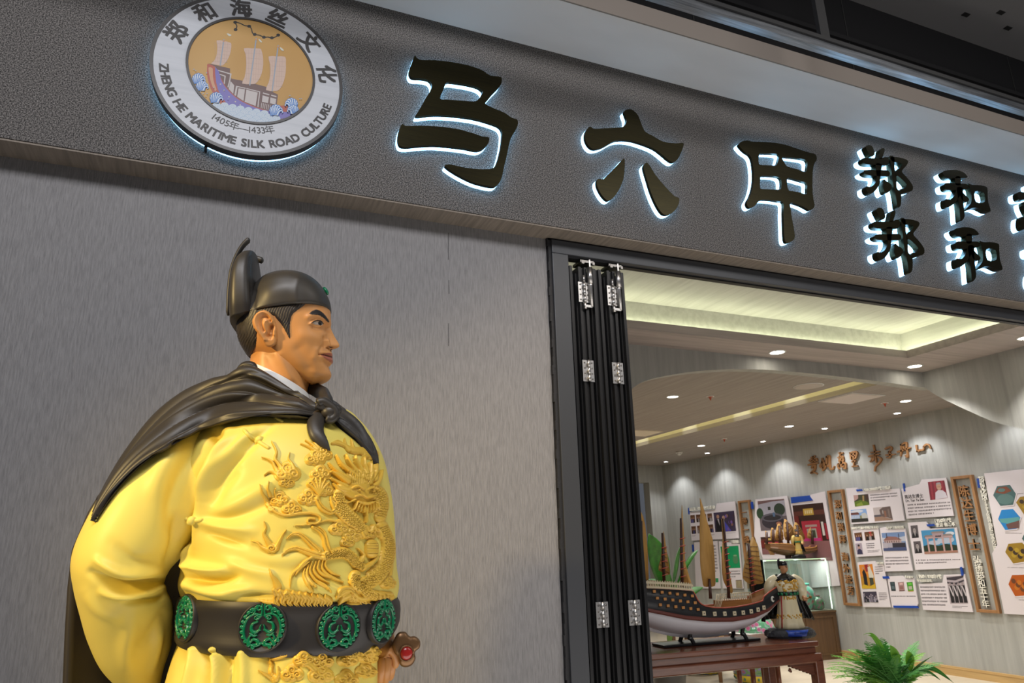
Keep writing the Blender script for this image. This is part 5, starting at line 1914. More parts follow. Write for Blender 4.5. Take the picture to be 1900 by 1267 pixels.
# ================================================================ lights of the shop
lamp_disc = mat('downlight_glow', (1, 1, 1), 0.5, emit=(1.0, 0.93, 0.80), estr=30.0)
lamp_disc_c = mat('downlight_glow_cool', (1, 1, 1), 0.5, emit=(0.97, 0.98, 1.0), estr=30.0)
trim_w = mat('downlight_trim', (0.75, 0.74, 0.72), 0.4)


def downlight(x, y, z, label, energy, r=0.055, cool=False, spot=100, blend=0.6, visible_group='ceiling downlights'):
    t = thing('downlight', label, 'ceiling light', (x, y, z), visible_group)
    m = MB()
    n = 28
    prof = [(r + 0.014, 0.0), (r + 0.013, -0.006), (r, -0.007), (r - 0.002, -0.001)]
    m.add([(x + a * math.cos(2 * math.pi * k / n), y + a * math.sin(2 * math.pi * k / n), z + b) for a, b in prof for k in range(n)], [tuple(f) for f in grid_faces(4, n, True).tolist()], 0, True)
    m.build('ring', trim_w, t)
    m = MB().add([(x + r * math.cos(2 * math.pi * k / n), y + r * math.sin(2 * math.pi * k / n), z - 0.0035) for k in range(n)], [tuple(range(n))[::-1]])
    m.build('lens', lamp_disc_c if cool else lamp_disc, t)
    lamp('downlight_beam', 'SPOT', (x, y, z - 0.012), energy, (0.95, 0.97, 1.0) if cool else (1.0, 0.97, 0.92), (x, y, 0),
         spot_size=math.radians(spot), spot_blend=blend, shadow_soft_size=0.03)


for (x, y), lb in zip(((4.373, 3.344), (7.065, 4.559), (7.024, 6.409), (7.123, 2.818)),
                      ('large downlight left of the light slot in the ceiling', 'large downlight between slot and display wall, middle of three', 'large downlight between slot and display wall, deepest in the shop', 'large downlight beside the square ceiling hatch')):
    downlight(x, y, 3.0, lb, 105)
for y, lb in zip((3.421, 4.579, 5.80, 7.16, 8.384), ('small wall-washer downlight above the last brown character', 'small wall-washer downlight above the first brown characters', 'small wall-washer downlight, third along the wall', 'small wall-washer downlight, fourth along the wall',
                                                    'small wall-washer downlight in the far corner')):
    downlight(7.71, y, 3.0, lb, 34, 0.038, True, 112, 0.55)
downlight(7.71, 2.20, 3.0, 'small wall-washer downlight hidden by the side arch', 34, 0.038, True, 112, 0.55)
for p, lb in zip(((1442, 653), (1697, 679), (1904, 626)), ('front downlight under the tray, left one', 'front downlight in the corner below the tray', 'front downlight at the right picture edge')):
    q = on_z(*p, ZF)
    downlight(q[0], q[1], ZF, lb, 95, 0.06)
for x, y in ((4.4, 5.4), (4.4, 7.6)):  # added for illumination, out of view
    downlight(x, y, ZF if y < 2 else 3.0, 'added unseen downlight behind the folded doors', 95)
for y in (3.4, 4.3, 5.4, 6.6, 7.7):
    lamp('slot_beam', 'SPOT', (SLOT[0] + 0.06, y, 3.27), 3.0, (0.95, 0.98, 1.0), (SLOT[1], y, 3.05), spot_size=math.radians(55), spot_blend=0.5, shadow_soft_size=0.02)
lamp('shop_ambient', 'AREA', (5.4, 4.6, 2.90), 75, (1.0, 0.97, 0.92), (5.4, 4.6, 0), shape='RECTANGLE', size=2.0, size_y=4.0)

# ceiling fittings
sp = on_z(1500, 716, 3.0)
t = thing('ceiling_speaker', 'round white grille speaker in the ceiling', 'speaker', sp)
MB().lathe([(0.135, 0.0), (0.135, -0.006), (0.12, -0.010), (0.0, -0.010)], sp, 40).build('grille', mat('speaker_grille', (0.50, 0.44, 0.40), 0.6, bump=((260, 260, 260), 0.7, 0.003)), t)
MB().lathe([(0.145, 0.0), (0.145, -0.004), (0.134, -0.006)], sp, 40).build('rim', trim_w, t)
hp_ = [on_z(*p, 3.0) for p in ((1536, 742), (1585, 731), (1624, 735), (1572, 747))]
c = np.mean(hp_, 0)
t = thing('ceiling_hatch', 'square white access hatch in the ceiling', 'hatch', c)
MB().box((c[0] - 0.24, c[1] - 0.24, 2.994), (c[0] + 0.24, c[1] + 0.24, 3.0)).build('hatch_frame', trim_w, t)
MB().box((c[0] - 0.225, c[1] - 0.225, 2.990), (c[0] + 0.225, c[1] + 0.225, 2.9945)).build('hatch_panel', mat('hatch_panel', (0.62, 0.55, 0.52), 0.6), t)
for p, lb in (((1318, 738), 'red sprinkler head nearest the front downlight'), ((1642, 750), 'red sprinkler head near the display wall'), ((1344, 816), 'red sprinkler head farthest in')):
    q = on_z(*p, 2.985)
    t = thing('sprinkler', lb, 'sprinkler', q, 'ceiling sprinklers')
    MB().lathe([(0.030, 0.015), (0.030, 0.008), (0.012, 0.006), (0.010, -0.012), (0.004, -0.028), (0.0, -0.028)], q, 16).build('head', mat('sprinkler_red', (0.42, 0.06, 0.02), 0.4), t)
    MB().lathe([(0.042, 0.015), (0.040, 0.010), (0.030, 0.009)], q, 20).build('rose', trim_w, t)
q = on_z(1260, 838, 3.0)
t = thing('smoke_detector', 'white smoke detector on the ceiling near the far corner', 'smoke detector', q)
MB().lathe([(0.055, 0.0), (0.055, -0.02), (0.05, -0.028), (0.0, -0.028)], q, 24).build('base', trim_w, t)
MB().lathe([(0.036, -0.028), (0.034, -0.048), (0.022, -0.058), (0.0, -0.058)], q, 24).build('cap', trim_w, t)
q = on_z(1188, 803, 3.0)
t = thing('ceiling_vent', 'small white ceiling vent seen past the folded doors', 'vent', q)
MB().box((q[0] - 0.22, q[1] - 0.22, 2.99), (q[0] + 0.22, q[1] + 0.22, 3.0)).build('vent_frame', mat('vent_cream', (0.75, 0.66, 0.52), 0.5), t)

# ================================================================ display wall
cB = crop(1480, 800, 2.712)
cC = crop(1160, 860, 3.1132)
cL = crop(1190, 900, 6.336)
cT = crop(1480, 800, 7.037)
board_w = mat('board_white', (0.66, 0.60, 0.62), 0.55)
ink_grey = mat('board_ink', (0.16, 0.14, 0.15), 0.6)
ink_dark = mat('board_heading_ink', (0.05, 0.045, 0.05), 0.6)
cream_l = mat('raised_cream_letters', (0.80, 0.77, 0.68), 0.5)
blue_b = mat('board_blue', (0.010, 0.055, 0.32), 0.45)
brown_l = mat('raised_brown_letters', (0.30, 0.14, 0.05), 0.5)
frame_w = mat('orange_wood_frame', (0.33, 0.165, 0.065), 0.5, noise=((30, 30, 4), (0.27, 0.125, 0.045), 0.4, 0.7, 4.0))
XBD = XR - 0.032


def on_wall(pts, x=XBD):
    return [tuple(on_x(*p, x)[1:]) for p in pts]


def wall_prism(pts, x_front, depth, m, mi=0):
    """outline of (y, z) thickened towards the wall."""
    V, F = flat_shape([pts], depth, lambda u, v, w: np.c_[np.full(len(u), x_front) + depth - w, u, v])
    m.add(V, F, mi)
    return m


def wall_text(s, c, size, x, depth, m, bold=0.0, mi=0, tilt=0.0):
    for k, (dx, dy) in enumerate(((0, 0), (bold, bold), (-bold, bold), (bold, -bold), (-bold, -bold)) if bold else ((0, 0),)):
        V, F = text_shape(s, size, depth, lambda u, v, w: np.c_[np.full(len(u), x) - w - k * 0.0001, c[0] - u - dx, c[1] + v + dy - size * 0.36], res=2)
        m.add(V, F, mi)


def quad_px(pts, k, u, v):
    """bilinear point in a traced quad (TL, TR, BR, BL)."""
    a, b, c, d = [np.array(p) for p in pts]
    return tuple((a * (1 - u) + b * u) * (1 - v) + (d * (1 - u) + c * u) * v)


def picture(parent, quad, kind, seed=0, x=XBD):
    """one printed photograph: a thin sheet with its printed shapes."""
    q = on_wall(quad, x)
    rnd = random.Random(seed)
    m = MB()
    ms_ = []
    lay = [0]

    def col(c):
        mm = mat('photo_%02x%02x%02x' % tuple(int(max(0, min(1, v)) * 255) for v in c), c, 0.4)
        if mm not in ms_:
            ms_.append(mm)
        return ms_.index(mm)

    def P(u, v):
        p = quad_px(q, 0, u, v)
        return (x - 0.001 - 0.0004 * lay[0], p[0], p[1])

    def shape(pts, c, up=True):
        m.add([P(*p) for p in pts], [tuple(range(len(pts)))], col(c))
        if up:
            lay[0] += 1

    def rect(u0, v0, u1, v1, c, up=True):
        shape([(u0, v0), (u1, v0), (u1, v1), (u0, v1)], c, up)

    def blob(u, v, ru, rv, c, up=True):
        shape([(u + ru * math.cos(a), v + rv * math.sin(a)) for a in np.linspace(0, 2 * math.pi, 19)[:-1]], c, up)

    if kind == 'portrait':
        dark = rnd.choice([(0.06, 0.04, 0.05), (0.09, 0.07, 0.08)])
        rect(0, 0, 1, 1, (0.10, 0.085, 0.09)); shape([(0.1, 1), (0.16, 0.72), (0.38, 0.6), (0.62, 0.6), (0.86, 0.72), (0.92, 1)], (0.02, 0.018, 0.02))
        shape([(0.42, 0.6), (0.6, 0.6), (0.52, 0.9)], (0.45, 0.42, 0.42)); blob(0.5, 0.40, 0.2, 0.24, (0.34, 0.30, 0.29)); shape([(0.3, 0.36), (0.33, 0.14), (0.67, 0.14), (0.7, 0.36), (0.6, 0.24), (0.4, 0.24)], dark)
        rect(0.38, 0.37, 0.46, 0.41, dark, False); rect(0.54, 0.37, 0.62, 0.41, dark, False)
    elif kind == 'man':
        for k in range(9):
            rect(k / 9, 0, (k + 1) / 9, 1, (0.30, 0.035, 0.05) if k % 2 else (0.20, 0.02, 0.035), False)
        lay[0] += 1
        shape([(0.3, 1), (0.36, 0.62), (0.55, 0.5), (0.8, 0.54), (0.95, 0.7), (1, 0.98)], (0.60, 0.55, 0.60)); blob(0.62, 0.33, 0.15, 0.19, (0.50, 0.29, 0.20)); shape([(0.46, 0.3), (0.5, 0.1), (0.72, 0.08), (0.8, 0.26), (0.7, 0.17), (0.52, 0.2)], (0.34, 0.32, 0.32))
        rect(0.55, 0.31, 0.6, 0.33, (0.08, 0.04, 0.03), False); rect(0.65, 0.31, 0.7, 0.33, (0.08, 0.04, 0.03), False); rect(0.57, 0.42, 0.68, 0.44, (0.55, 0.45, 0.42), False)
    elif kind == 'suit':
        rect(0, 0, 1, 1, (0.34, 0.28, 0.33)); shape([(0.15, 1), (0.2, 0.65), (0.42, 0.5), (0.62, 0.5), (0.88, 0.65), (0.95, 1)], (0.035, 0.03, 0.07)); blob(0.5, 0.33, 0.16, 0.2, (0.42, 0.25, 0.20)); blob(0.5, 0.2, 0.17, 0.1, (0.03, 0.02, 0.02))
    elif kind == 'arch':
        rect(0, 0, 1, 1, (0.06, 0.25, 0.45)); blob(0.7, 0.45, 0.25, 0.16, (0.40, 0.45, 0.55)); blob(0.85, 0.2, 0.13, 0.08, (0.55, 0.57, 0.62)); blob(0.35, 0.55, 0.2, 0.1, (0.40, 0.46, 0.56))
        shape([(0, 0.66), (0.2, 0.6), (0.45, 0.68), (0.7, 0.62), (1, 0.7), (1, 0.92), (0, 0.92)], (0.02, 0.035, 0.02)); rect(0, 0.9, 1, 1, (0.34, 0.17, 0.12))
        for a in (0.16, 0.36, 0.62, 0.84):
            rect(a - 0.025, 0.28, a + 0.025, 0.93, (0.48, 0.30, 0.28), False)
        lay[0] += 1
        rect(0.1, 0.26, 0.92, 0.36, (0.44, 0.30, 0.30)); rect(0.33, 0.14, 0.66, 0.32, (0.36, 0.26, 0.28)); shape([(0.27, 0.15), (0.34, 0.08), (0.66, 0.08), (0.73, 0.15)], (0.25, 0.20, 0.18)); shape([(0.05, 0.28), (0.12, 0.21), (0.32, 0.21), (0.35, 0.28)], (0.25, 0.20, 0.18)); shape([(0.64, 0.28), (0.67, 0.21), (0.87, 0.21), (0.95, 0.28)], (0.25, 0.20, 0.18))
        for k in range(5):
            rect(0.42 + k * 0.036, 0.25, 0.445 + k * 0.036, 0.31, (0.04, 0.02, 0.02), False)
    elif kind == 'house':
        rect(0, 0, 1, 1, (0.16, 0.24, 0.42)); shape([(0, 0.25), (0.4, 0.35), (1, 0.22), (1, 0.5), (0, 0.5)], (0.45, 0.46, 0.52)); shape([(0.04, 0.42), (0.22, 0.20), (0.62, 0.24), (0.86, 0.42)], (0.26, 0.12, 0.10)); rect(0.08, 0.42, 0.82, 0.56, (0.42, 0.30, 0.28)); rect(0.0, 0.56, 0.95, 0.82, (0.36, 0.33, 0.38)); rect(0.42, 0.58, 0.98, 0.82, (0.035, 0.03, 0.04))
        rect(0, 0.82, 1, 1, (0.06, 0.075, 0.16)); shape([(0, 0.55), (0.16, 0.5), (0.22, 0.66), (0.2, 0.84), (0, 0.84)], (0.40, 0.36, 0.40)); rect(0.2, 0.03, 0.23, 0.3, (0.04, 0.03, 0.04), False); rect(0.72, 0.08, 0.745, 0.4, (0.04, 0.03, 0.04), False)
        for k in range(7):
            rect(0.1 + k * 0.1, 0.45, 0.13 + k * 0.1, 0.55, (0.10, 0.05, 0.05), False)
    elif kind == 'garden':
        rect(0, 0, 1, 1, (0.05, 0.05, 0.025)); shape([(0, 0), (0.32, 0), (0.3, 0.3), (0.14, 0.45), (0, 0.5)], (0.42, 0.26, 0.24)); shape([(0, 0.6), (0.4, 0.48), (0.75, 0.62), (0.95, 0.8), (1, 1), (0, 1)], (0.10, 0.15, 0.02)); shape([(0.6, 0.1), (0.72, 0.1), (0.68, 0.6), (0.58, 0.6)], (0.34, 0.22, 0.09)); shape([(0.15, 0.8), (0.5, 0.65), (0.6, 1), (0.1, 1)], (0.20, 0.26, 0.04)); rect(0.8, 0, 1, 0.5, (0.06, 0.03, 0.025))
    elif kind == 'shophouse':
        rect(0, 0, 1, 1, (0.20, 0.32, 0.55)); blob(0.4, 0.15, 0.4, 0.12, (0.50, 0.52, 0.58)); shape([(0, 0.3), (0.45, 0.25), (0.52, 0.42), (0.52, 0.75), (0, 0.75)], (0.30, 0.36, 0.50)); shape([(0, 0.25), (0.45, 0.22), (0.55, 0.42), (0, 0.42)], (0.12, 0.045, 0.04)); rect(0.55, 0.5, 0.7, 0.75, (0.20, 0.20, 0.08)); shape([(0.66, 0.35), (0.9, 0.3), (1, 0.5), (1, 0.78), (0.66, 0.78)], (0.42, 0.42, 0.40)); rect(0, 0.74, 1, 1, (0.025, 0.025, 0.02))
        for k in range(5):
            rect(0.05 + 0.1 * k, 0.5, 0.1 + 0.1 * k, 0.7, (0.45, 0.50, 0.60), False)
    elif kind == 'street':
        rect(0, 0, 1, 1, (0.44, 0.38, 0.37)); shape([(0.35, 0.2), (0.55, 0.04), (1, 0), (1, 0.95), (0.75, 0.8), (0.38, 0.7)], (0.13, 0.09, 0.08)); shape([(0, 0.62), (0.38, 0.66), (0.98, 0.95), (1, 1), (0, 1)], (0.28, 0.17, 0.12)); rect(0, 0.55, 0.4, 0.7, (0.09, 0.08, 0.09)); rect(0.6, 0.3, 0.7, 0.75, (0.24, 0.11, 0.07), False); rect(0.82, 0.2, 0.9, 0.8, (0.20, 0.15, 0.13), False); rect(0.5, 0.25, 0.56, 0.5, (0.34, 0.30, 0.28), False)
    elif kind == 'couple':
        rect(0, 0, 1, 1, (0.62, 0.20, 0.02)); shape([(0.4, 0), (0.72, 0), (0.62, 0.3), (0.45, 0.3)], (0.26, 0.02, 0.02)); rect(0, 0.5, 1, 1, (0.42, 0.20, 0.02)); shape([(0.18, 0.3), (0.34, 0.2), (0.46, 0.42), (0.46, 1), (0.2, 1), (0.22, 0.6)], (0.016, 0.013, 0.016)); shape([(0.62, 0.12), (0.8, 0.08), (0.98, 0.5), (0.9, 0.6), (0.62, 0.55)], (0.58, 0.53, 0.44)); rect(0.64, 0.55, 0.9, 0.98, (0.05, 0.05, 0.03))
        blob(0.28, 0.15, 0.07, 0.06, (0.45, 0.24, 0.15)); blob(0.72, 0.06, 0.07, 0.05, (0.45, 0.24, 0.15)); shape([(0, 0.9), (0.2, 0.82), (0.6, 0.9), (1, 0.8), (1, 1), (0, 1)], (0.55, 0.34, 0.02))
    elif kind == 'sashes':
        rect(0, 0, 1, 1, (0.40, 0.34, 0.36)); shape([(0, 0.05), (1, 0), (1, 0.06), (0.5, 0.16), (0, 0.12)], (0.05, 0.04, 0.05)); shape([(0, 0.2), (0.5, 0.24), (1, 0.14), (1, 0.2), (0.5, 0.32), (0, 0.26)], (0.06, 0.05, 0.06))
        for k in range(4):
            a = 0.06 + k * 0.24
            shape([(a, 0.34), (a + 0.2, 0.34), (a + 0.22, 0.96), (a + 0.02, 0.96)], (0.02, 0.016, 0.02), False); 
        lay[0] += 1
        for k in range(4):
            a = 0.06 + k * 0.24
            shape([(a + 0.0, 0.36), (a + 0.08, 0.36), (a + 0.24, 0.7), (a + 0.17, 0.74)], (0.50, 0.45, 0.46), False); blob(a + 0.1, 0.29, 0.055, 0.06, (0.30, 0.24, 0.24), False)
    elif kind == 'crowd':
        rect(0, 0, 1, 1, (0.05, 0.04, 0.06))
        for k in range(16):
            a, b = rnd.random(), 0.25 + 0.6 * rnd.random()
            shape([(a - 0.06, 1), (a - 0.05, b), (a + 0.05, b), (a + 0.07, 1)], rnd.choice([(0.30, 0.27, 0.33), (0.10, 0.09, 0.12), (0.20, 0.17, 0.21), (0.03, 0.03, 0.035)])); blob(a, b - 0.05, 0.04, 0.06, (0.36, 0.30, 0.32), False)
    elif kind == 'gala':
        rect(0, 0, 1, 1, (0.05, 0.035, 0.07)); shape([(0.05, 1), (0.08, 0.4), (0.2, 0.3), (0.36, 0.4), (0.4, 1)], (0.012, 0.010, 0.014)); shape([(0.16, 0.34), (0.24, 0.34), (0.26, 0.7)], (0.45, 0.40, 0.42)); blob(0.2, 0.22, 0.07, 0.1, (0.40, 0.22, 0.15)); shape([(0.4, 1), (0.44, 0.5), (0.52, 0.5), (0.78, 0.98)], (0.07, 0.07, 0.42)); blob(0.47, 0.3, 0.07, 0.11, (0.40, 0.24, 0.18))
        for k in range(12):
            blob(0.55 + 0.42 * rnd.random(), 0.2 + 0.7 * rnd.random(), 0.05, 0.08, rnd.choice([(0.22, 0.10, 0.08), (0.16, 0.09, 0.30), (0.28, 0.16, 0.10), (0.06, 0.03, 0.05)]))
    elif kind in ('meeting', 'meeting_red'):
        rect(0, 0, 1, 1, (0.11, 0.045, 0.02)); 
        if kind == 'meeting_red':
            shape([(0.5, 0), (0.75, 0), (0.7, 0.6), (0.55, 0.6)], (0.42, 0.04, 0.04))
        for k, a in enumerate((0.25, 0.55, 0.8)):
            shape([(a - 0.14, 1), (a - 0.1, 0.55), (a + 0.1, 0.55), (a + 0.14, 1)], rnd.choice([(0.015, 0.012, 0.012), (0.07, 0.07, 0.22), (0.30, 0.27, 0.27)])); blob(a, 0.42, 0.07, 0.11, (0.40, 0.22, 0.15), False)
        rect(0, 0.22, 1, 0.27, (0.20, 0.09, 0.03), False)
    elif kind == 'book':
        c = rnd.choice([(0.03, 0.04, 0.05), (0.30, 0.19, 0.18), (0.07, 0.26, 0.04)])
        c = ((0.03, 0.045, 0.05), (0.34, 0.21, 0.20), (0.07, 0.28, 0.03))[seed % 3]
        rect(0, 0, 1, 1, c); rect(0.25, 0.12, 0.8, 0.3, tuple(v * 1.9 for v in c)); rect(0.2, 0.45, 0.8, 0.8, ((0.10, 0.13, 0.14), (0.26, 0.12, 0.11), (0.42, 0.38, 0.30))[seed % 3]); rect(0, 0.93, 1, 1, ((0.02, 0.02, 0.02), (0.1, 0.03, 0.03), (0.45, 0.28, 0.02))[seed % 3])
    elif kind == 'well':
        rect(0, 0, 1, 1, (0.27, 0.24, 0.27)); shape([(0, 0), (1, 0), (1, 0.05), (0, 0.16)], (0.16, 0.09, 0.09)); shape([(0, 0.12), (0.6, 0.05), (1, 0.05), (1, 0.3), (0.5, 0.5), (0, 0.5)], (0.34, 0.32, 0.37)); rect(0.36, 0.22, 0.46, 0.33, (0.05, 0.05, 0.04)); blob(0.78, 0.33, 0.2, 0.2, (0.035, 0.05, 0.035)); blob(0.04, 0.42, 0.13, 0.18, (0.03, 0.06, 0.03))
        shape([(0, 0.6), (1, 0.55), (1, 1), (0, 1)], (0.13, 0.10, 0.11)); blob(0.48, 0.72, 0.4, 0.24, (0.035, 0.028, 0.036)); blob(0.48, 0.58, 0.4, 0.14, (0.10, 0.09, 0.11)); blob(0.48, 0.59, 0.32, 0.09, (0.03, 0.026, 0.03)); rect(0.52, 0.42, 0.6, 0.56, (0.08, 0.13, 0.22)); blob(0.7, 0.8, 0.1, 0.07, (0.28, 0.12, 0.08))
    elif kind == 'shrine':
        rect(0, 0, 1, 1, (0.035, 0.014, 0.010)); rect(0, 0.12, 1, 0.2, (0.10, 0.03, 0.02)); rect(0.33, 0.08, 0.66, 0.20, (0.48, 0.30, 0.05))
        for k in range(4):
            rect(0.38 + k * 0.065, 0.11, 0.42 + k * 0.065, 0.17, (0.62, 0.52, 0.30), False)
        rect(0.22, 0.30, 0.8, 0.66, (0.36, 0.025, 0.045)); rect(0.33, 0.37, 0.7, 0.41, (0.34, 0.24, 0.22)); rect(0.36, 0.44, 0.66, 0.62, (0.30, 0.29, 0.25)); rect(0.40, 0.47, 0.62, 0.60, (0.04, 0.05, 0.03)); blob(0.48, 0.52, 0.05, 0.06, (0.42, 0.30, 0.05)); rect(0.84, 0.33, 0.91, 0.57, (0.52, 0.48, 0.44)); rect(0.93, 0.36, 1, 0.64, (0.24, 0.02, 0.03)); shape([(0, 0.66), (1, 0.66), (1, 1), (0, 1)], (0.20, 0.085, 0.085)); rect(0.2, 0.61, 0.76, 0.66, (0.42, 0.03, 0.16)); rect(0, 0.2, 0.16, 0.62, (0.14, 0.02, 0.015))
    elif kind == 'green':
        rect(0, 0, 1, 1, (0.006, 0.26, 0.09)); blob(0.18, 0.45, 0.1, 0.25, (0.30, 0.24, 0.12)); blob(0.18, 0.45, 0.07, 0.19, (0.06, 0.14, 0.06)); blob(0.78, 0.62, 0.15, 0.2, (0.07, 0.20, 0.09)); blob(0.78, 0.44, 0.1, 0.04, (0.20, 0.34, 0.18))
    elif kind == 'doors':
        rect(0, 0, 1, 1, (0.12, 0.08, 0.04))
        for k in range(4):
            rect(0.08 + 0.23 * k, 0.1, 0.24 + 0.23 * k, 0.95, (0.38, 0.32, 0.20), False)
    o = m.build('photo', ms_, parent)
    return o


def hexagon(parent, pts, kind, x=XBD):
    P = on_wall(cB(pts), x)
    m = MB()
    c = np.mean(P, 0)
    sc = lambda s: [tuple(c + (np.array(p) - c) * s) for p in P]
    wall_prism(sc(1.10), x - 0.004, 0.004, m, 0)
    X_ = x - 0.0045
    band = [(0, 'a')]
    cols = {'jar': ((0.06, 0.12, 0.12), (0.20, 0.06, 0.03), (0.10, 0.18, 0.17)), 'beach': ((0.02, 0.20, 0.50), (0.10, 0.30, 0.30), (0.14, 0.07, 0.06)),
            'gold': ((0.30, 0.18, 0.02), (0.05, 0.03, 0.02), (0.42, 0.28, 0.03)), 'orange': ((0.42, 0.09, 0.01), (0.14, 0.05, 0.02), (0.50, 0.16, 0.02))}[kind]
    ms_ = [board_w] + [mat('hexphoto_%s_%d' % (kind, i), cc, 0.4) for i, cc in enumerate(cols)]
    m.add([(X_, *p) for p in sc(1.0)], [tuple(range(6))], 1)
    a = np.array(P)

    def at(u, v):
        lo, hi = a.min(0), a.max(0)
        return (hi[0] - u * (hi[0] - lo[0]), hi[1] - v * (hi[1] - lo[1]))
    if kind == 'jar':
        m.add([(X_ - 0.0004, *at(u, v)) for u, v in ((0.12, 0.32), (0.3, 0.08), (0.66, 0.06), (0.84, 0.3), (0.5, 0.42))], [tuple(range(5))], 2)
        m.add([(X_ - 0.0008, *at(0.5 + 0.36 * math.cos(t), 0.68 + 0.26 * math.sin(t))) for t in np.linspace(0, 6.28, 19)[:-1]], [tuple(range(18))], 3)
        m.add([(X_ - 0.0012, *at(0.42 + 0.16 * math.cos(t), 0.22 + 0.09 * math.sin(t))) for t in np.linspace(0, 6.28, 19)[:-1]], [tuple(range(18))], 3)
    elif kind == 'beach':
        m.add([(X_ - 0.0004, *at(u, v)) for u, v in ((0.06, 0.45), (0.95, 0.4), (0.96, 0.55), (0.4, 0.7), (0.1, 0.62))], [tuple(range(5))], 2)
        m.add([(X_ - 0.0008, *at(u, v)) for u, v in ((0.3, 0.72), (0.94, 0.56), (0.84, 0.93), (0.36, 0.95))], [tuple(range(4))], 3)
    else:
        for k in range(7):
            u, v = 0.25 + 0.08 * k, 0.3 + 0.06 * ((k * 5) % 7)
            m.add([(X_ - 0.0004 * (k + 1), *at(u + 0.1 * math.cos(t), v + 0.12 * math.sin(t))) for t in np.linspace(0, 6.28, 11)[:-1]], [tuple(range(10))], 2 + k % 2)
    return m.build('hexagon_photo', ms_, parent)


def text_block(parent, quad, rows_, seed, short=0.5, mt=None, x=XBD):
    """lines of small print too small to read: rows of little marks."""
    q = on_wall(quad, x)
    rnd = random.Random(seed)
    m = MB()
    for r in range(rows_):
        v0 = (r + 0.22) / rows_
        v1 = (r + 0.72) / rows_
        u = 0.0
        end = 1.0 if r < rows_ - 1 else short
        while u < end:
            w_ = 0.020 + 0.014 * rnd.random()
            a, b = v0 + rnd.random() * 0.05 / rows_, v1 - rnd.random() * 0.1 / rows_
            P = [quad_px(q, 0, *uv) for uv in ((u, a), (min(u + w_, end), a), (min(u + w_, end), b), (u, b))]
            m.add([(x - 0.0009, *p) for p in P], [(0, 1, 2, 3)])
            u += w_ + 0.010 + (0.02 if rnd.random() < 0.12 else 0)
    return m.build('small_print', mt or ink_grey, parent)


def board(label, poly, pics=(), texts=(), heads=(), blues=(), crop_=None, x=XBD):
    cr_ = crop_ or cB
    P = on_wall(cr_(poly), x)
    c = np.mean(P, 0)
    t = thing('display_board', label, 'display board', (XR, c[0], c[1]), 'white display boards on the wall')
    m = MB()
    wall_prism(P, x, 0.018, m)
    m.build('panel', board_w, t)
    st_ = MB()
    for p in P:
        q = c + (np.array(p) - c) * 0.8
        st_.tube([(x + 0.017, q[0], q[1]), (XR - 0.0005, q[0], q[1])], 0.008, 8)
    st_.build('spacer', GREY_METAL, t)
    for k, (kind, quad) in enumerate(pics):
        picture(t, cr_(quad), kind, k, x)
    for k, (quad, n, sh) in enumerate(texts):
        text_block(t, cr_(quad), n, k + len(label), sh, None, x)
    for s, (xa_, xb_, yy_, *dy_), mt, dep in heads:
        ya_ = yy_ + (dy_[0] if dy_ else 0)
        a_, b_ = on_wall(cr_([(xa_, yy_), (xb_, ya_)]), x)
        VV, _f = text_shape(s, 1.0, 0.001, lambda u, v, w: np.c_[u, v, w])
        size = (a_[0] - b_[0]) / float(np.ptp(VV[:, 0]))
        m = MB()
        wall_text(s, ((a_[0] + b_[0]) / 2, (a_[1] + b_[1]) / 2), size, x - (0.0005 if dep < 0.005 else 0), dep, m, size * (0.022 if mt is cream_l else 0.012))
        m.build('heading', mt, t, 'raised cream heading' if mt is cream_l else None)
    for b in blues:
        m = MB()
        wall_prism(on_wall(cr_(b), x), x - 0.008, 0.020, m)
        m.build('blue_strip', blue_b, t, 'blue accent strip')
    return t


board('white board with garden, blue shophouse and street photos, top left beside the carved frame', [(242,287),(298,283),(310,302),(512,288),(537,450),(270,468)],
      [('garden', [(281,322),(355,316),(362,370),(289,379)]), ('shophouse', [(267,396),(345,390),(357,453),(272,459)]), ('street', [(379,385),(466,377),(480,446),(389,453)])],
      [([(364,316),(500,305),(505,345),(370,356)], 3, 0.55)], [('1970-2000年代 三保井', (332, 472, 293, -8), cream_l, 0.014)], [[(295,293),(320,291),(327,300),(300,303)]])
board('white board with a portrait of a man before a red curtain, top right', [(522,290),(612,266),(624,243),(748,234),(785,425),(548,440)], [('man', [(655,255),(738,247),(755,335),(668,347)])],
      [([(552,364),(768,350),(776,412),(560,430)], 4, 0.6)], [('陈达生博士', (540, 630, 331, -8), ink_dark, 0.001), ('Dr. Tan Ta Sen', (544, 636, 350, -7), ink_dark, 0.001)], [[(530,263),(536,262),(543,302),(536,303)]])
board('white board with a memorial archway photo and two portraits', [(553,460),(645,454),(665,490),(800,483),(836,688),(592,698)],
      [('portrait', [(568,475),(603,472),(611,535),(575,538)]), ('portrait', [(582,555),(618,552),(628,612),(590,615)]), ('arch', [(621,500),(788,488),(808,610),(640,618)])],
      [([(594,642),(818,640),(821,662),(598,672)], 2, 0.7)], [('1950年代', (694, 772, 452, -6), cream_l, 0.014), ('赞诗 佛山亭', (700, 796, 472, -4), cream_l, 0.014)], [[(650,469),(682,466),(691,476),(655,479)]])
board('small white board with two group photos over a portrait', [(275,493),(405,487),(426,625),(296,632)],
      [('meeting', [(284,512),(322,508),(328,550),(292,552)]), ('meeting_red', [(335,508),(382,503),(390,545),(342,550)]), ('suit', [(290,565),(322,562),(330,618),(298,620)])],
      [([(344,562),(385,560),(390,590),(348,592)], 3, 0.9), ([(352,598),(412,594),(414,608),(353,612)], 2, 0.9)], [('2000年代 海外宣扬三保文化', (273, 408, 487, -4), cream_l, 0.014)], [])
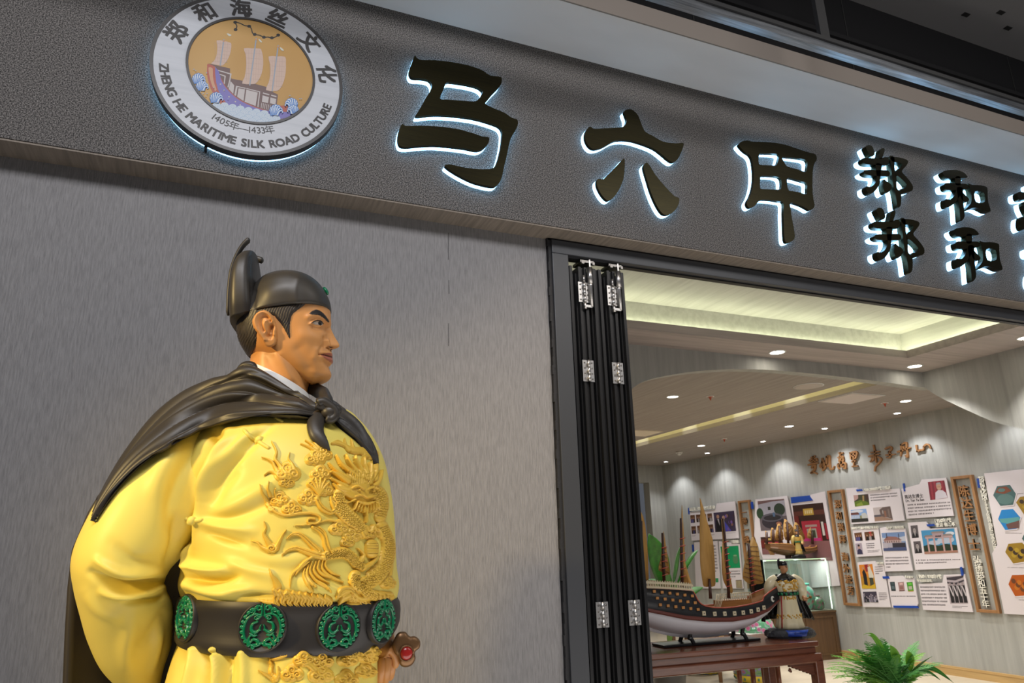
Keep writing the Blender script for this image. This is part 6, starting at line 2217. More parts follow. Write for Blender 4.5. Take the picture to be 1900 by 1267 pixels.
board('white board with a photo of a roofed house and four lines of print', [(413,488),(435,482),(452,494),(540,488),(578,702),(440,706)], [('house', [(422,512),(538,506),(550,600),(434,603)])],
      [([(440,630),(556,628),(562,688),(446,692)], 4, 0.2)], [('马六甲三保文化馆', (446, 538, 484), cream_l, 0.014)], [])
board('white board with a tall orange photo of two standing people', [(300,660),(388,652),(400,672),(432,668),(468,886),(330,884)], [('couple', [(308,672),(376,668),(395,792),(325,792)]), ('crowd', [(328,808),(396,806),(405,860),(335,860)])],
      [([(388,678),(428,676),(430,720),(392,722)], 4, 0.5), ([(408,810),(448,810),(452,852),(412,852)], 5, 0.8)], [('文化交流', (400, 434, 663), cream_l, 0.014)], [])
board('white board with three book covers, bottom row', [(450,730),(528,726),(540,742),(585,738),(606,866),(596,888),(475,886)], [('book', [(464,758),(488,757),(495,803),(472,803)]), ('book', [(504,760),(534,757),(540,803),(512,805)]), ('book', [(548,760),(578,757),(585,805),(556,806)])],
      [([(470,825),(592,825),(594,836),(472,836)], 1, 1.0)], [('学术著作', (543, 584, 733), cream_l, 0.014)], [[(428,730),(458,729),(464,741),(432,742)], [(482,877),(600,878),(608,890),(486,888)]])
board('white board with a black and white photo of men wearing sashes', [(608,768),(728,762),(735,722),(840,718),(882,910),(632,898)], [('sashes', [(748,730),(833,726),(858,868),(768,868)])],
      [([(616,776),(742,776),(758,884),(630,882)], 6, 0.9), ([(778,876),(856,878),(858,892),(780,890)], 2, 0.6)], [('1960-1970年代', (604, 722, 731, -2), cream_l, 0.014), ('专业历史研究', (605, 678, 751), cream_l, 0.014)], [[(818,683),(828,682),(836,725),(826,727)]])
t9 = board('large white board with hexagonal photos at the right picture edge', [(938,212),(1250,178),(1330,935),(1040,918),(978,615),(1004,572)], [], [([(1100,312),(1135,309),(1137,316),(1102,319)], 1, 1), ([(1045,508),(1128,510),(1128,517),(1046,516)], 1, 1), ([(1055,682),(1200,686),(1200,692),(1056,688)], 1, 1), ([(1112,845),(1200,848),(1200,855),(1114,852)], 1, 1)])
for kind, pts in (('jar', [(985,322),(1005,276),(1070,270),(1100,315),(1086,370),(1022,376)]), ('beach', [(1010,442),(1027,396),(1085,391),(1122,434),(1104,490),(1046,497)]), ('gold', [(1046,608),(1062,566),(1130,560),(1170,600),(1150,655),(1086,665)]),
                  ('orange', [(1062,770),(1080,724),(1145,722),(1180,765),(1160,825),(1096,830)]), ('gold', [(1100,358),(1120,330),(1190,322),(1222,360),(1205,410),(1140,418)]), ('jar', [(1130,540),(1150,500),(1215,492),(1250,535),(1235,585),(1165,590)])):
    hexagon(t9, pts, kind)
board('white board with a photo of a stone well, behind the small ship', [(752,207),(935,186),(985,440),(968,545),(800,560),(745,416)], [('well', [(765,217),(918,203),(945,380),(785,388)]), ('shrine', [(782,425),(905,420),(925,520),(795,525)])], [], [], [[(726,222),(735,221),(740,262),(731,263)]], cC)
board('tall white board with a red shrine photo and blue corner', [(955,232),(1062,214),(1070,180),(1150,160),(1240,705),(1040,720)], [('shrine', [(966,242),(1142,225),(1200,560),(1012,560)])], [], [], [[(958,194),(1064,184),(1086,213),(962,229)]], cC)
board('white board with rows of small event photos, behind the tallest sail', [(566,318),(870,285),(885,215),(1100,190),(1145,625),(590,652)],
      [('meeting', [(574,355),(628,350),(633,440),(582,445)]), ('meeting', [(641,348),(696,344),(702,432),(650,436)]), ('meeting_red', [(708,343),(762,338),(768,430),(716,433)]), ('meeting', [(774,335),(828,330),(838,420),(782,426)]),
       ('meeting', [(586,485),(640,482),(645,570),(594,574)]), ('meeting_red', [(656,478),(706,474),(714,564),(664,568)]), ('suit', [(722,470),(776,466),(783,560),(730,562)]), ('meeting', [(788,465),(842,460),(852,552),(796,557)]), ('gala', [(848,325),(1090,300),(1115,538),(870,552)])],
      [([(590,590),(640,588),(642,602),(592,604)], 2, 0.8), ([(820,578),(860,575),(862,588),(822,590)], 2, 0.8), ([(1000,560),(1120,552),(1121,560),(1002,568)], 1, 0.9)], [('历届海上丝绸之路文化活动', (572, 866, 286, -28), cream_l, 0.014)], [[(550,268),(563,266),(570,340),(556,342)]], cL)
board('white text board hidden partly by the tallest sail', [(620,672),(890,655),(925,1215),(640,1215)], [('green', [(870,1095),(905,1093),(908,1140),(874,1142)])], [([(830,700),(870,698),(905,1030),(850,1030)], 9, 0.6)], [], [[(597,700),(608,698),(614,782),(602,784)]], cL)
board('white board with a green photo of porcelain', [(910,662),(1150,690),(1195,1215),(960,1215)], [('green', [(930,722),(1140,710),(1165,972),(955,980)]), ('doors', [(1110,1115),(1180,1112),(1190,1210),(1118,1210)])], [([(975,1000),(1160,995),(1165,1090),(980,1095)], 3, 0.7)], [('三保陶瓷', (1056, 1150, 664), cream_l, 0.014)], [], cL)

# upright carved frames with characters


def char_frame(label, quad, chars, crop_):
    q = on_wall(crop_(quad), XBD)
    c = np.mean(q, 0)
    t = thing('calligraphy_frame', label, 'wooden frame', (XR, c[0], c[1]), 'upright wooden character frames')
    w_ = 0.032
    y1, y0 = max(q[0][0], q[3][0]), min(q[1][0], q[2][0])
    y1 = (q[0][0] + q[3][0]) / 2
    y0 = (q[1][0] + q[2][0]) / 2
    z1 = (q[0][1] + q[1][1]) / 2
    z0 = (q[2][1] + q[3][1]) / 2
    m = MB()
    for a, b in (((y0, z0), (y0 + w_, z1)), ((y1 - w_, z0), (y1, z1)), ((y0 + w_, z0), (y1 - w_, z0 + w_)), ((y0 + w_, z1 - w_), (y1 - w_, z1))):
        m.box((XR - 0.045, a[0], a[1]), (XR, b[0], b[1]))
    bevel(m.build('frame', frame_w, t), 0.003)
    for ch, ctr, size, mt in chars:
        m = MB()
        wall_text(ch, on_wall(crop_([ctr]), XR - 0.02)[0], size, XR - 0.012, 0.022, m, size * 0.013)
        st_ = MB()
        p = on_wall(crop_([ctr]), XR - 0.02)[0]
        st_.tube([(XR - 0.013, p[0], p[1]), (XR + 0.001, p[0], p[1])], 0.006, 6)
        o = m.build('character', mt, t)
        st_.build('pin', GREY_METAL, o)
    return t


char_frame('upright wooden frame with four brown characters, behind the fan sail', [(1128,188),(1262,173),(1400,1215),(1265,1225)], [(c_, p, 0.122, brown_l) for c_, p in zip('一带一路', ((1210,322),(1220,425),(1234,525),(1243,640)))], cL)
char_frame('upright wooden frame with eight brown characters, right of the glass case', [(150,298),(228,293),(316,875),(235,880)], [(c_, p, 0.118, brown_l) for c_, p in zip('郑和崇拜海外流芳', ((203,367),(210,425),(219,482),(228,543),(240,632),(247,690),(257,745),(268,802)))], cB)
char_frame('upright wooden frame with five brown and seven cream characters', [(770,230),(878,218),(1020,915),(905,912)],
           [(c_, p, 0.136, brown_l) for c_, p in zip('陈达生博士', ((838,302),(853,362),(866,427),(878,495),(891,572)))] + [(c_, p, 0.088, cream_l) for c_, p in zip('弘扬郑和五十年', ((906,645),(914,685),(921,725),(929,763),(937,800),(943,836),(950,868)))], cB)
# upright cream heading beside the big board
t = thing('raised_heading', 'upright cream raised heading left of the hexagon board', 'wall lettering', (XR, *on_wall(cB([(955, 400)]))[0]))
for ch, p, s in list(zip('郑和文化馆', ((922,242),(926,264),(930,286),(934,308),(939,330)), (0.070,) * 5)) + list(zip('2003年创立郑和三宝文化研究', [(944 + k * 3.6, 352 + k * 17.5) for k in range(15)], (0.046,) * 15)):
    m = MB()
    wall_text(ch, on_wall(cB([p]), XR - 0.02)[0], s, XR, 0.020, m, s * 0.02)
    m.build('character', cream_l, t)
m = MB()
wall_prism(on_wall(cB([(898,238),(908,237),(915,284),(905,285)])), XR - 0.025, 0.025, m)
m.build('blue_strip', blue_b, t, 'blue accent strip')

# brush characters over the boards
brush = {'雲': [[(175,345),(215,325)],[(150,385),(185,365),(240,355),(250,385)],[(200,330),(205,400)],[(170,402),(225,392)],[(135,440),(190,425),(255,415)],[(205,440),(180,475),(205,480)],[(225,440),(215,500),(165,548),(205,535),(245,552)]],
         '帆': [[(315,355),(318,440)],[(315,400),(290,460),(330,475),(345,415)],[(330,380),(325,510)],[(375,335),(370,430),(345,495)],[(375,335),(408,325),(412,400),(425,490),(460,490),(470,460)],[(360,430),(400,460)]],
         '萬': [[(540,285),(580,283)],[(555,280),(545,330)],[(525,345),(580,330),(590,345)],[(540,370),(545,395),(592,382),(585,350)],[(562,345),(562,400)],[(530,425),(520,455),(535,490)],[(530,425),(600,410),(620,430),(622,485),(600,480)],[(570,400),(565,460),(600,455)]],
         '里': [[(680,285),(690,360)],[(680,282),(765,270),(760,330),(745,355)],[(695,322),(755,312)],[(725,282),(725,400)],[(705,397),(745,387)],[(728,400),(728,455)],[(710,460),(770,452)]],
         '赤': [[(985,185),(1000,260)],[(955,277),(1055,265)],[(925,330),(985,312),(1055,300)],[(1005,260),(1005,325)],[(980,330),(985,370),(945,395)],[(1012,330),(1020,400)],[(1045,335),(1085,365),(1050,420),(1012,460),(1000,515)],[(970,340),(958,385)]],
         '子': [[(1140,230),(1175,212),(1212,205),(1220,235),(1185,270)],[(1185,270),(1205,310),(1192,345),(1160,345)],[(1150,312),(1200,306),(1262,300)]],
         '丹': [[(1345,175),(1350,250),(1340,320)],[(1345,178),(1410,150),(1420,220),(1432,335),(1405,318)],[(1375,200),(1390,245)],[(1300,270),(1380,245),(1462,215)]],
         '心': [[(1545,185),(1550,225),(1558,265)],[(1555,265),(1600,245),(1640,240),(1640,200)],[(1640,200),(1680,170),(1715,185),(1728,220)]]}
names = {'雲': 'first', '帆': 'second', '萬': 'third', '里': 'fourth', '赤': 'fifth', '子': 'sixth', '丹': 'seventh', '心': 'last'}
for ch, sts in brush.items():
    c = on_wall(cT([sts[0][0]]))[0]
    t = thing('brush_character', 'raised brown brush character %s, %s of the eight above the boards' % (ch, names[ch]), 'wall lettering', (XR, c[0], c[1]), 'brown brush characters on the wall')
    for s in sts:
        P = smooth(cT(s), 5, closed=False) if len(s) > 2 else np.array(cT(s), float)
        W_ = np.interp(np.linspace(0, 1, len(P)), [0, 0.15, 0.6, 1], [2.6, 3.6, 2.8, 2.2])
        lft, rgt = [], []
        for i in range(len(P)):
            tt_ = P[min(i + 1, len(P) - 1)] - P[max(i - 1, 0)]
            tt_ = tt_ / (np.hypot(*tt_) + 1e-9)
            nn_ = np.array([-tt_[1], tt_[0]]) * W_[i] / 2
            e = tt_ * (1.2 if i == len(P) - 1 else -1.2 if i == 0 else 0)
            lft.append(P[i] + nn_ + e)
            rgt.append(P[i] - nn_ + e)
        F_ = [(XR - 0.028, *p) for p in on_wall(lft, XR - 0.028)] + [(XR - 0.028, *p) for p in on_wall(rgt, XR - 0.028)]
        B_ = [(XR - 0.004, p[1], p[2]) for p in F_]
        n = len(lft)
        m = MB()
        fs = []
        for i in range(n - 1):
            fs += [(i, i + 1, n + i + 1, n + i), (2 * n + i, 3 * n + i, 3 * n + i + 1, 2 * n + i + 1), (i, 2 * n + i, 2 * n + i + 1, i + 1), (n + i, n + i + 1, 3 * n + i + 1, 3 * n + i)]
        fs += [(0, n, 3 * n, 2 * n), (n - 1, 3 * n - 1, 4 * n - 1, 2 * n - 1)]
        m.add(F_ + B_, fs)
        p0 = F_[n // 2]
        m.tube([(XR - 0.006, p0[1], p0[2]), (XR + 0.001, p0[1], p0[2])], 0.004, 6)
        m.build('stroke', brown_l, t)
# ================================================================ things inside the shop
rosewood = mat('rosewood', (0.130, 0.037, 0.016), 0.24, noise=((5, 40, 40), (0.19, 0.058, 0.024), 0.35, 0.7, 5.0), coat=0.4)
wood_mid = mat('cabinet_wood', (0.095, 0.050, 0.022), 0.42, noise=((30, 30, 2.0), (0.13, 0.070, 0.030), 0.35, 0.7, 5.0))
wood_lt = mat('ship_deck_wood', (0.40, 0.19, 0.055), 0.5, noise=((8, 60, 60), (0.30, 0.13, 0.035), 0.35, 0.7, 4.0))
sail_m = mat('ship_sail_cloth', (0.46, 0.255, 0.065), 0.65, noise=((60, 60, 8), (0.38, 0.20, 0.048), 0.35, 0.7, 4.0))
mast_m = mat('ship_mast_dark', (0.050, 0.018, 0.013), 0.45)
tie_red = mat('ship_red', (0.36, 0.055, 0.025), 0.5)
hull_w = mat('ship_white', (0.66, 0.64, 0.68), 0.28)
hull_b = mat('ship_black', (0.010, 0.010, 0.012), 0.4)
ivory = mat('ship_ivory', (0.62, 0.53, 0.36), 0.5)
orange_w = mat('ship_orange', (0.50, 0.22, 0.06), 0.5)
stand_b = mat('stand_black', (0.010, 0.010, 0.010), 0.3)
glass_c = clear_glass('case_glass', (0.90, 0.97, 0.95))
leaf_d = mat('leaf_green', (0.014, 0.085, 0.008), 0.38, noise=((14, 14, 14), (0.032, 0.16, 0.014), 0.35, 0.7, 3.0), spec=0.5)
fern_m = mat('fern_green', (0.14, 0.39, 0.045), 0.5, noise=((9, 9, 9), (0.24, 0.52, 0.07), 0.35, 0.7, 3.0))
fern_y = mat('fern_light_green', (0.16, 0.40, 0.03), 0.4)
fern_d = mat('fern_dark_green', (0.085, 0.29, 0.065), 0.5)

# ---------------------------------------------------------------- table
TZ = 0.85
tr_ = on_z(1519, 1189, TZ)
tl_ = on_z(1217, 1214, TZ)
ex = (tr_ - tl_) / np.linalg.norm(tr_ - tl_)
ey = np.array([-ex[1], ex[0], 0.0])
ez = np.array([0, 0, 1.0])
TL_, TD_ = 1.95, 0.56


def tw(a, b, c):
    """table frame: a along the front edge from its right end (negative to the left), b to the back, c height."""
    return tr_ * np.array([1, 1, 0]) + ex * a + ey * b + ez * c


def tbox(m, a0, a1, b0, b1, c0, c1, mi=0):
    P = [tw(a, b, c) for c in (c0, c1) for a, b in ((a0, b0), (a1, b0), (a1, b1), (a0, b1))]
    return m.add(P, [(0, 3, 2, 1), (4, 5, 6, 7), (0, 1, 5, 4), (1, 2, 6, 5), (2, 3, 7, 6), (3, 0, 4, 7)], mi)


tab = thing('display_table', 'long polished rosewood table carrying the model ship and the figurine', 'table', tw(-TL_ / 2, TD_ / 2, 0))
bevel(tbox(MB(), -TL_, 0, 0, TD_, TZ - 0.035, TZ).build('table_top', rosewood, tab), 0.008)
m = tbox(MB(), -TL_ + 0.02, -0.02, 0.02, TD_ - 0.02, TZ - 0.075, TZ - 0.035)
m.build('waist', rosewood, tab)
bevel(tbox(MB(), -TL_ - 0.01, 0.01, -0.01, TD_ + 0.01, TZ - 0.135, TZ - 0.075).build('apron', rosewood, tab), 0.010)
for a in (-TL_ - 0.01, -0.058):
    for b in (-0.01, TD_ - 0.058):
        lg = tbox(MB(), a, a + 0.068, b, b + 0.068, 0, TZ - 0.11)
        lo = bevel(lg.build('leg', rosewood, tab), 0.008)
        br = MB()
        s_ = 1 if a < -1 else -1
        a0 = a + (0.068 if s_ > 0 else 0)
        for k in range(7):
            w0 = 0.20 - k * 0.028
            h0 = TZ - 0.135 - 0.018 * (k + 1) * 0.55
            tbox(br, min(a0, a0 + s_ * w0), max(a0, a0 + s_ * w0), b + 0.022, b + 0.042, h0 - 0.004, h0 + 0.010)
        br.tube([tw(a0 + s_ * 0.19, b + 0.032, TZ - 0.16), tw(a0 + s_ * 0.20, b + 0.032, TZ - 0.172), tw(a0 + s_ * 0.185, b + 0.032, TZ - 0.178)], 0.009, 8)
        br.build('bracket', rosewood, lo)

# ---------------------------------------------------------------- model junks
PC = tw(0, 0.28, 0)


def shp(px, py):
    d = ray(px, py)
    t = ((PC - CAM) @ ey) / (d @ ey)
    P = CAM + d * t
    return ((P - PC) @ ex, P[2])


cS = crop(1190, 1080, 6.776)
SC = lambda pts, c=cS: np.array([shp(*p) for p in c(pts)])
sheer = SC([(-260, 62), (-100, 66), (100, 72), (300, 84), (505, 100), (522, 130), (545, 190), (575, 235), (610, 268), (660, 290), (760, 308), (900, 312), (1050, 300), (1200, 278), (1330, 252), (1425, 228), (1440, 180), (1520, 130), (1610, 86), (1690, 52)])
wale_t = SC([(-260, 270), (-100, 300), (125, 345), (400, 400), (700, 425), (950, 425), (1250, 390), (1500, 320), (1690, 215)])
wale_b = SC([(-260, 318), (-100, 345), (130, 392), (400, 447), (700, 477), (1000, 476), (1300, 430), (1520, 352), (1690, 240)])
bott = SC([(-260, 380), (-150, 450), (0, 530), (150, 590), (350, 640), (550, 662), (800, 662), (1050, 630), (1250, 578), (1400, 500), (1540, 385), (1690, 245)])
BEAM = 0.15
XA0, XA1 = sheer[0, 0], sheer[-1, 0]


def ip(tab_, x):
    return np.interp(x, tab_[:, 0], tab_[:, 1])


def half_beam(x):
    t = (x - XA0) / (XA1 - XA0)
    return BEAM * (np.clip(1 - np.abs((t - 0.42) / 0.62) ** 2.6, 0, 1) * 0.97 + 0.03) * (1.0 if t > 0.1 else 0.72 + 2.8 * t)


def junk(name, label, frame, scale, mats, group=None, detailed=True, sails=None):
    """a model junk; frame(a, b, c) gives the world point of along / across / height in ship units."""
    hm, wm, bm_, om = mats
    t = thing(name, label, 'model ship', frame((XA0 + XA1) / 2, 0, bott[:, 1].min()), group)
    xs = np.linspace(XA0, XA1, 90)
    m = MB()
    rings = []
    for x in xs:
        zb, w0, w1, zs = ip(bott, x), ip(wale_b, x), ip(wale_t, x), ip(sheer, x)
        hb = half_beam(x)
        sec = []
        for k in range(9):                       # keel to wale
            q = k / 8
            sec.append((hb * math.sin(q * math.pi / 2) ** 0.75 * 0.97, zb + (w0 - zb) * (1 - math.cos(q * math.pi / 2)) ** 0.9))
        sec += [(hb * 1.035, w0 + (w1 - w0) * 0.15), (hb * 1.04, w0 + (w1 - w0) * 0.85), (hb * 0.985, w1), (hb * 0.99, (w1 + zs) / 2), (hb * 0.97, zs), (hb * 0.97 - 0.008, zs), (hb * 0.90 - 0.008, max(w1 - 0.02, zs - 0.075))]
        rings.append(sec)
    n = len(rings[0])
    V, Fs, mi = [], [], []
    for sgn in (-1, 1):
        base = len(V)
        for x, sec in zip(xs, rings):
            V += [frame(x, sgn * s, z) for s, z in sec]
        for i in range(len(xs) - 1):
            for k in range(n - 1):
                a, b = base + i * n + k, base + (i + 1) * n + k
                m_ = 0 if k < 8 else 1 if k < 11 else 2 if k < 13 else 3
                Fs.append((a, b, b + 1, a + 1) if sgn > 0 else (a, a + 1, b + 1, b))
                mi.append(m_)
    m.v, m.f, m.mi, m.smooth = V, Fs, mi, [True] * len(Fs)
    st_ = [frame(xs[0], sg * s, z) for sg in (-1, 1) for s, z in rings[0][:14]]
    m.add([frame(xs[0], -s, z) for s, z in rings[0][:14]] + [frame(xs[0], s, z) for s, z in rings[0][:14][::-1]], [tuple(range(28))], 2)
    m.build('hull', [hm, wm, bm_, om], t, 'white below, black above a red band' if detailed else None)
    dk_ = MB()
    G = [[frame(x, b * (half_beam(x) * 0.93), max(ip(wale_t, x) - 0.01, ip(sheer, x) - 0.06)) for b in np.linspace(-1, 1, 5)] for x in xs[1:-1]]
    dk_.grid(G, sm=False)
    dk_.build('deck', om, t)
    cp = MB()
    for sg in (-1, 1):
        cp.tube([frame(x, sg * (half_beam(x) * 0.97 - 0.004), ip(sheer, x) + 0.002) for x in xs], 0.0055 * scale, 6)
    cp.build('rail_cap', tie_red if detailed else om, t)
    kl = MB()
    kx = np.linspace(XA0 + 0.10, XA0 + 0.82, 24)
    V = []
    for x in kx:
        V += [frame(x, -0.008, ip(bott, x) + 0.02), frame(x, 0.008, ip(bott, x) + 0.02), frame(x, 0.008, ip(bott, x) - 0.018), frame(x, -0.008, ip(bott, x) - 0.018)]
    kl.add(V, [(4 * i + a, 4 * i + 4 + a, 4 * i + 4 + (a + 1) % 4, 4 * i + (a + 1) % 4) for i in range(23) for a in range(4)] + [(0, 1, 2, 3), (92, 93, 94, 95)])
    kl.build('keel', hm, t)
    rd = MB()
    a, z = XA0 + 0.02, ip(bott, XA0 + 0.05)
    P = [(a - 0.03, z + 0.06), (a + 0.06, z + 0.02), (a + 0.12, z - 0.11), (a + 0.02, z - 0.11)]
    rd.add([frame(x, -0.006, c) for x, c in P] + [frame(x, 0.006, c) for x, c in P], [(0, 1, 2, 3), (7, 6, 5, 4), (0, 4, 5, 1), (1, 5, 6, 2), (2, 6, 7, 3), (3, 7, 4, 0)])
    rd.build('rudder', om if not detailed else mast_m, t)
    if detailed:
        def side(px, py, w_, h_, m_, nm, inner=None):
            for sg in (-1,):
                x, z = shp(*cS([(px, py)])[0])
                hb = half_beam(x) + 0.0035
                b = MB()
                b.add([frame(x + dx, sg * (hb + o), z + dz) for o in (-0.004, 0.003) for dx, dz in ((-w_, -h_), (w_, -h_), (w_, h_), (-w_, h_))], [(0, 1, 2, 3), (7, 6, 5, 4), (0, 4, 5, 1), (1, 5, 6, 2), (2, 6, 7, 3), (3, 7, 4, 0)])
                o_ = b.build(nm, m_, t)
                if inner:
                    b = MB()
                    b.add([frame(x + dx, sg * (hb + o), z + dz) for o in (0.0, 0.0042) for dx, dz in ((-.003, -.004), (.003, -.004), (.003, .004), (-.003, .004))], [(0, 1, 2, 3), (7, 6, 5, 4), (0, 4, 5, 1), (1, 5, 6, 2), (2, 6, 7, 3), (3, 7, 4, 0)])
                    b.build('bore', hull_b, o_)
        for row, (x0, y0, nn_) in enumerate(((125, 115, 5), (160, 198, 5), (195, 280, 5))):
            for k in range(-1, nn_):
                side(x0 + k * 90, y0 + k * 11, 0.0105, 0.0085, orange_w, 'cabin_window')
        for px, py in ((627, 372), (760, 378), (886, 377), (1012, 374), (1127, 365), (1237, 351), (1336, 331), (1425, 308)):
            side(px, py, 0.0125, 0.0135, ivory, 'gun_port', True)
        x, z = shp(*cS([(1574, 206)])[0])
        for r_, o_, mm, nm in ((0.018, 0.006, mat('eye_white', (0.75, 0.73, 0.66), 0.5), 'painted_eye'), (0.009, 0.010, hull_b, 'pupil')):
            b = MB()
            x2 = x + (0.006 if nm == 'pupil' else 0)
            b.add([frame(x2 + r_ * math.cos(a_), -(half_beam(x2 + r_ * math.cos(a_)) + o_), z + r_ * 1.1 * math.sin(a_)) for a_ in np.linspace(0, 6.283, 21)[:-1]] + [frame(x2 + r_ * math.cos(a_), -(half_beam(x2) - 0.01), z + r_ * math.sin(a_)) for a_ in np.linspace(0, 6.283, 21)[:-1]],
                  [tuple(range(20))] + [(k, (k + 1) % 20, 20 + (k + 1) % 20, 20 + k) for k in range(20)])
            b.build(nm, mm, t)
        # pierced ivory railing on the poop, small balustrade at the bow
        rl = MB()
        G = []
        p0, p1 = SC([(-240, 10), (505, 62)])
        for sg in (-1, 1):
            nseg = 26
            for k in range(nseg):
                xa = p0[0] + (p1[0] - p0[0]) * k / nseg
                xb = p0[0] + (p1[0] - p0[0]) * (k + 1) / nseg
                for z0, z1 in ((0.000, 0.014), (0.030, 0.044)):
                    V = [frame(x, sg * (half_beam(x) * 0.95 + o), ip(sheer, x) + z) for o in (-0.004, 0.004) for x, z in ((xa, z0), (xb, z0), (xb, z1), (xa, z1))]
                    rl.add(V, [(0, 1, 2, 3), (7, 6, 5, 4), (0, 4, 5, 1), (1, 5, 6, 2), (2, 6, 7, 3), (3, 7, 4, 0)])
                xm = xa + (xb - xa) * 0.30
                V = [frame(x, sg * (half_beam(x) * 0.95 + o), ip(sheer, x) + z) for o in (-0.004, 0.004) for x, z in ((xa, 0.014), (xm, 0.014), (xm, 0.052), (xa, 0.052))]
                rl.add(V, [(0, 1, 2, 3), (7, 6, 5, 4), (0, 4, 5, 1), (1, 5, 6, 2), (2, 6, 7, 3), (3, 7, 4, 0)])
        rl.build('poop_railing', ivory, t, 'pierced ivory railing on the stern')
        bl = MB()
        p0, p1 = SC([(1010, 150), (1400, 165)])
        zt_ = p0[1]
        for b in (0.02,):
            for k in range(16):
                x = p0[0] + (p1[0] - p0[0]) * k / 15
                bl.tube([frame(x, b, zt_ - 0.045), frame(x, b, zt_)], 0.003, 6)
            bl.tube([frame(p0[0], b, zt_), frame(p1[0], b, zt_)], 0.004, 6)
            bl.tube([frame(p0[0], b, zt_ - 0.02), frame(p1[0], b, zt_ - 0.02)], 0.003, 6)
        for k in range(5):
            bl.tube([frame(p0[0] - 0.075 + k * 0.004, -0.04 + 0.02 * k, zt_ - 0.13), frame(p0[0] - 0.01, -0.04 + 0.02 * k, zt_)], 0.003, 6)
        bl.build('bow_railing', ivory, t)
        db = MB()
        V = [frame(x, b, z) for b in (0.02, 0.11) for x, z in ((p0[0], zt_ - 0.12), (p1[0], zt_ - 0.12), (p1[0], zt_ - 0.045), (p0[0], zt_ - 0.045))]
        db.add(V, [(0, 1, 2, 3), (7, 6, 5, 4), (0, 4, 5, 1), (1, 5, 6, 2), (2, 6, 7, 3), (3, 7, 4, 0)])
        db.build('forecastle', wood_lt, t)
    for k, (outline, mast, batten, b, ties) in enumerate(sails):
        if mast:
            mt_ = MB()
            P = [frame(a, b, z) for a, z in mast]
            mt_.tube(P, [0.012 * scale] + [0.009 * scale] * (len(P) - 1), 10)
            mo = mt_.build('mast', mast_m, t)
            if ties:
                for q in range(ties):
                    f_ = 0.15 + 0.55 * q / max(ties - 1, 1)
                    a = mast[0][0] + (mast[-1][0] - mast[0][0]) * f_
                    z = mast[0][1] + (mast[-1][1] - mast[0][1]) * f_
                    tb = MB()
                    tb.tube([frame(a - 0.022, b - 0.012, z - 0.004), frame(a, b - 0.016, z), frame(a + 0.024, b - 0.010, z + 0.004)], 0.0042, 6)
                    tb.build('parrel', tie_red, mo)
        if outline is None:
            continue
        O = smooth(outline, 2)
        cx, cz = O.mean(0)
        m = MB()
        lay = []
        for sc_, d_ in ((1.0, 0.0), (0.72, 0.012), (0.4, 0.019), (0.05, 0.021)):
            for s2 in (0,):
                lay.append([frame(cx + (p[0] - cx) * sc_, b + 0.02 + d_, cz + (p[1] - cz) * sc_) for p in O])
        m.loft([[frame(p[0], b + 0.015, p[1]) for p in O]] + lay, cap=True)
        so_ = m.build('sail', sail_m, t)
        if batten:
            bt_ = MB()
            (l0, l1), (r0, r1), nb = batten
            for q in range(nb):
                f_ = (q + 0.7) / nb
                A_ = np.array(l0) + (np.array(l1) - np.array(l0)) * f_
                B_ = np.array(r0) + (np.array(r1) - np.array(r0)) * f_
                bt_.tube([frame(A_[0], b + 0.010, A_[1]), frame((A_[0] + B_[0]) / 2, b + 0.006, (A_[1] + B_[1]) / 2), frame(B_[0], b + 0.010, B_[1])], 0.0032 * scale, 6)
            bt_.build('batten', mat('sail_batten', (0.22, 0.11, 0.04), 0.6), so_)
    return t


def big_frame(a, b, c):
    return PC + ex * a + ey * b + ez * c


cl = lambda pts: [tuple(shp(*p)) for p in cL(pts)]
sails = [
    (cl([(-10, 330), (35, 372), (75, 600), (100, 1100), (60, 1110), (-60, 1080), (-40, 700)]), cl([(10, 1180), (0, 420)]), None, 0.0, 0),
    (cl([(300, 540), (318, 640), (340, 780), (374, 1010), (360, 1052), (245, 1000), (262, 920), (280, 800), (296, 660)]), cl([(295, 1145), (275, 560)]), (cl([(292, 700), (245, 1000)]), cl([(325, 700), (365, 1045)]), 6), 0.03, 5),
    (cl([(474, 235), (484, 380), (495, 560), (505, 760), (515, 950), (555, 1110), (605, 1192), (560, 1180), (480, 1150), (470, 900), (468, 500)]), cl([(462, 1195), (448, 390)]), None, -0.02, 6),
    (cl([(658, 155), (692, 250), (740, 420), (805, 640), (822, 800), (830, 920), (836, 1100), (832, 1180), (770, 1192), (705, 1188), (688, 1120), (665, 950), (660, 800), (655, 500), (666, 300)]), cl([(765, 1330), (752, 1100)]), None, -0.05, 0),
    (cl([(960, 395), (985, 480), (1005, 600), (1018, 780), (1040, 960), (1072, 1130), (1092, 1250), (1062, 1262), (1035, 1120), (1010, 950), (985, 700)]), cl([(1028, 1330), (1010, 900), (960, 390)]), None, 0.0, 8),
    (cl([(1040, 640), (1062, 730), (1086, 830), (1108, 960), (1104, 1100), (1098, 1200), (1060, 1150), (1038, 1050), (1030, 850)]), None, None, 0.07, 0),
    (cl([(1340, 605), (1372, 650), (1402, 700), (1422, 820), (1442, 950), (1460, 1060), (1472, 1150), (1400, 1165), (1310, 1160), (1232, 1095), (1240, 980), (1268, 850), (1300, 720)]), cl([(1335, 1260), (1280, 690)]), (cl([(1300, 690), (1235, 1090)]), cl([(1395, 680), (1470, 1150)]), 8), 0.02, 7)]
mats_big = (hull_w, mat('ship_red_band', (0.13, 0.028, 0.020), 0.45), hull_b, wood_lt)
ship = junk('model_ship', 'large model sailing junk with white lower hull and brown sails on the rosewood table', big_frame, 1.0, mats_big, None, True, sails)
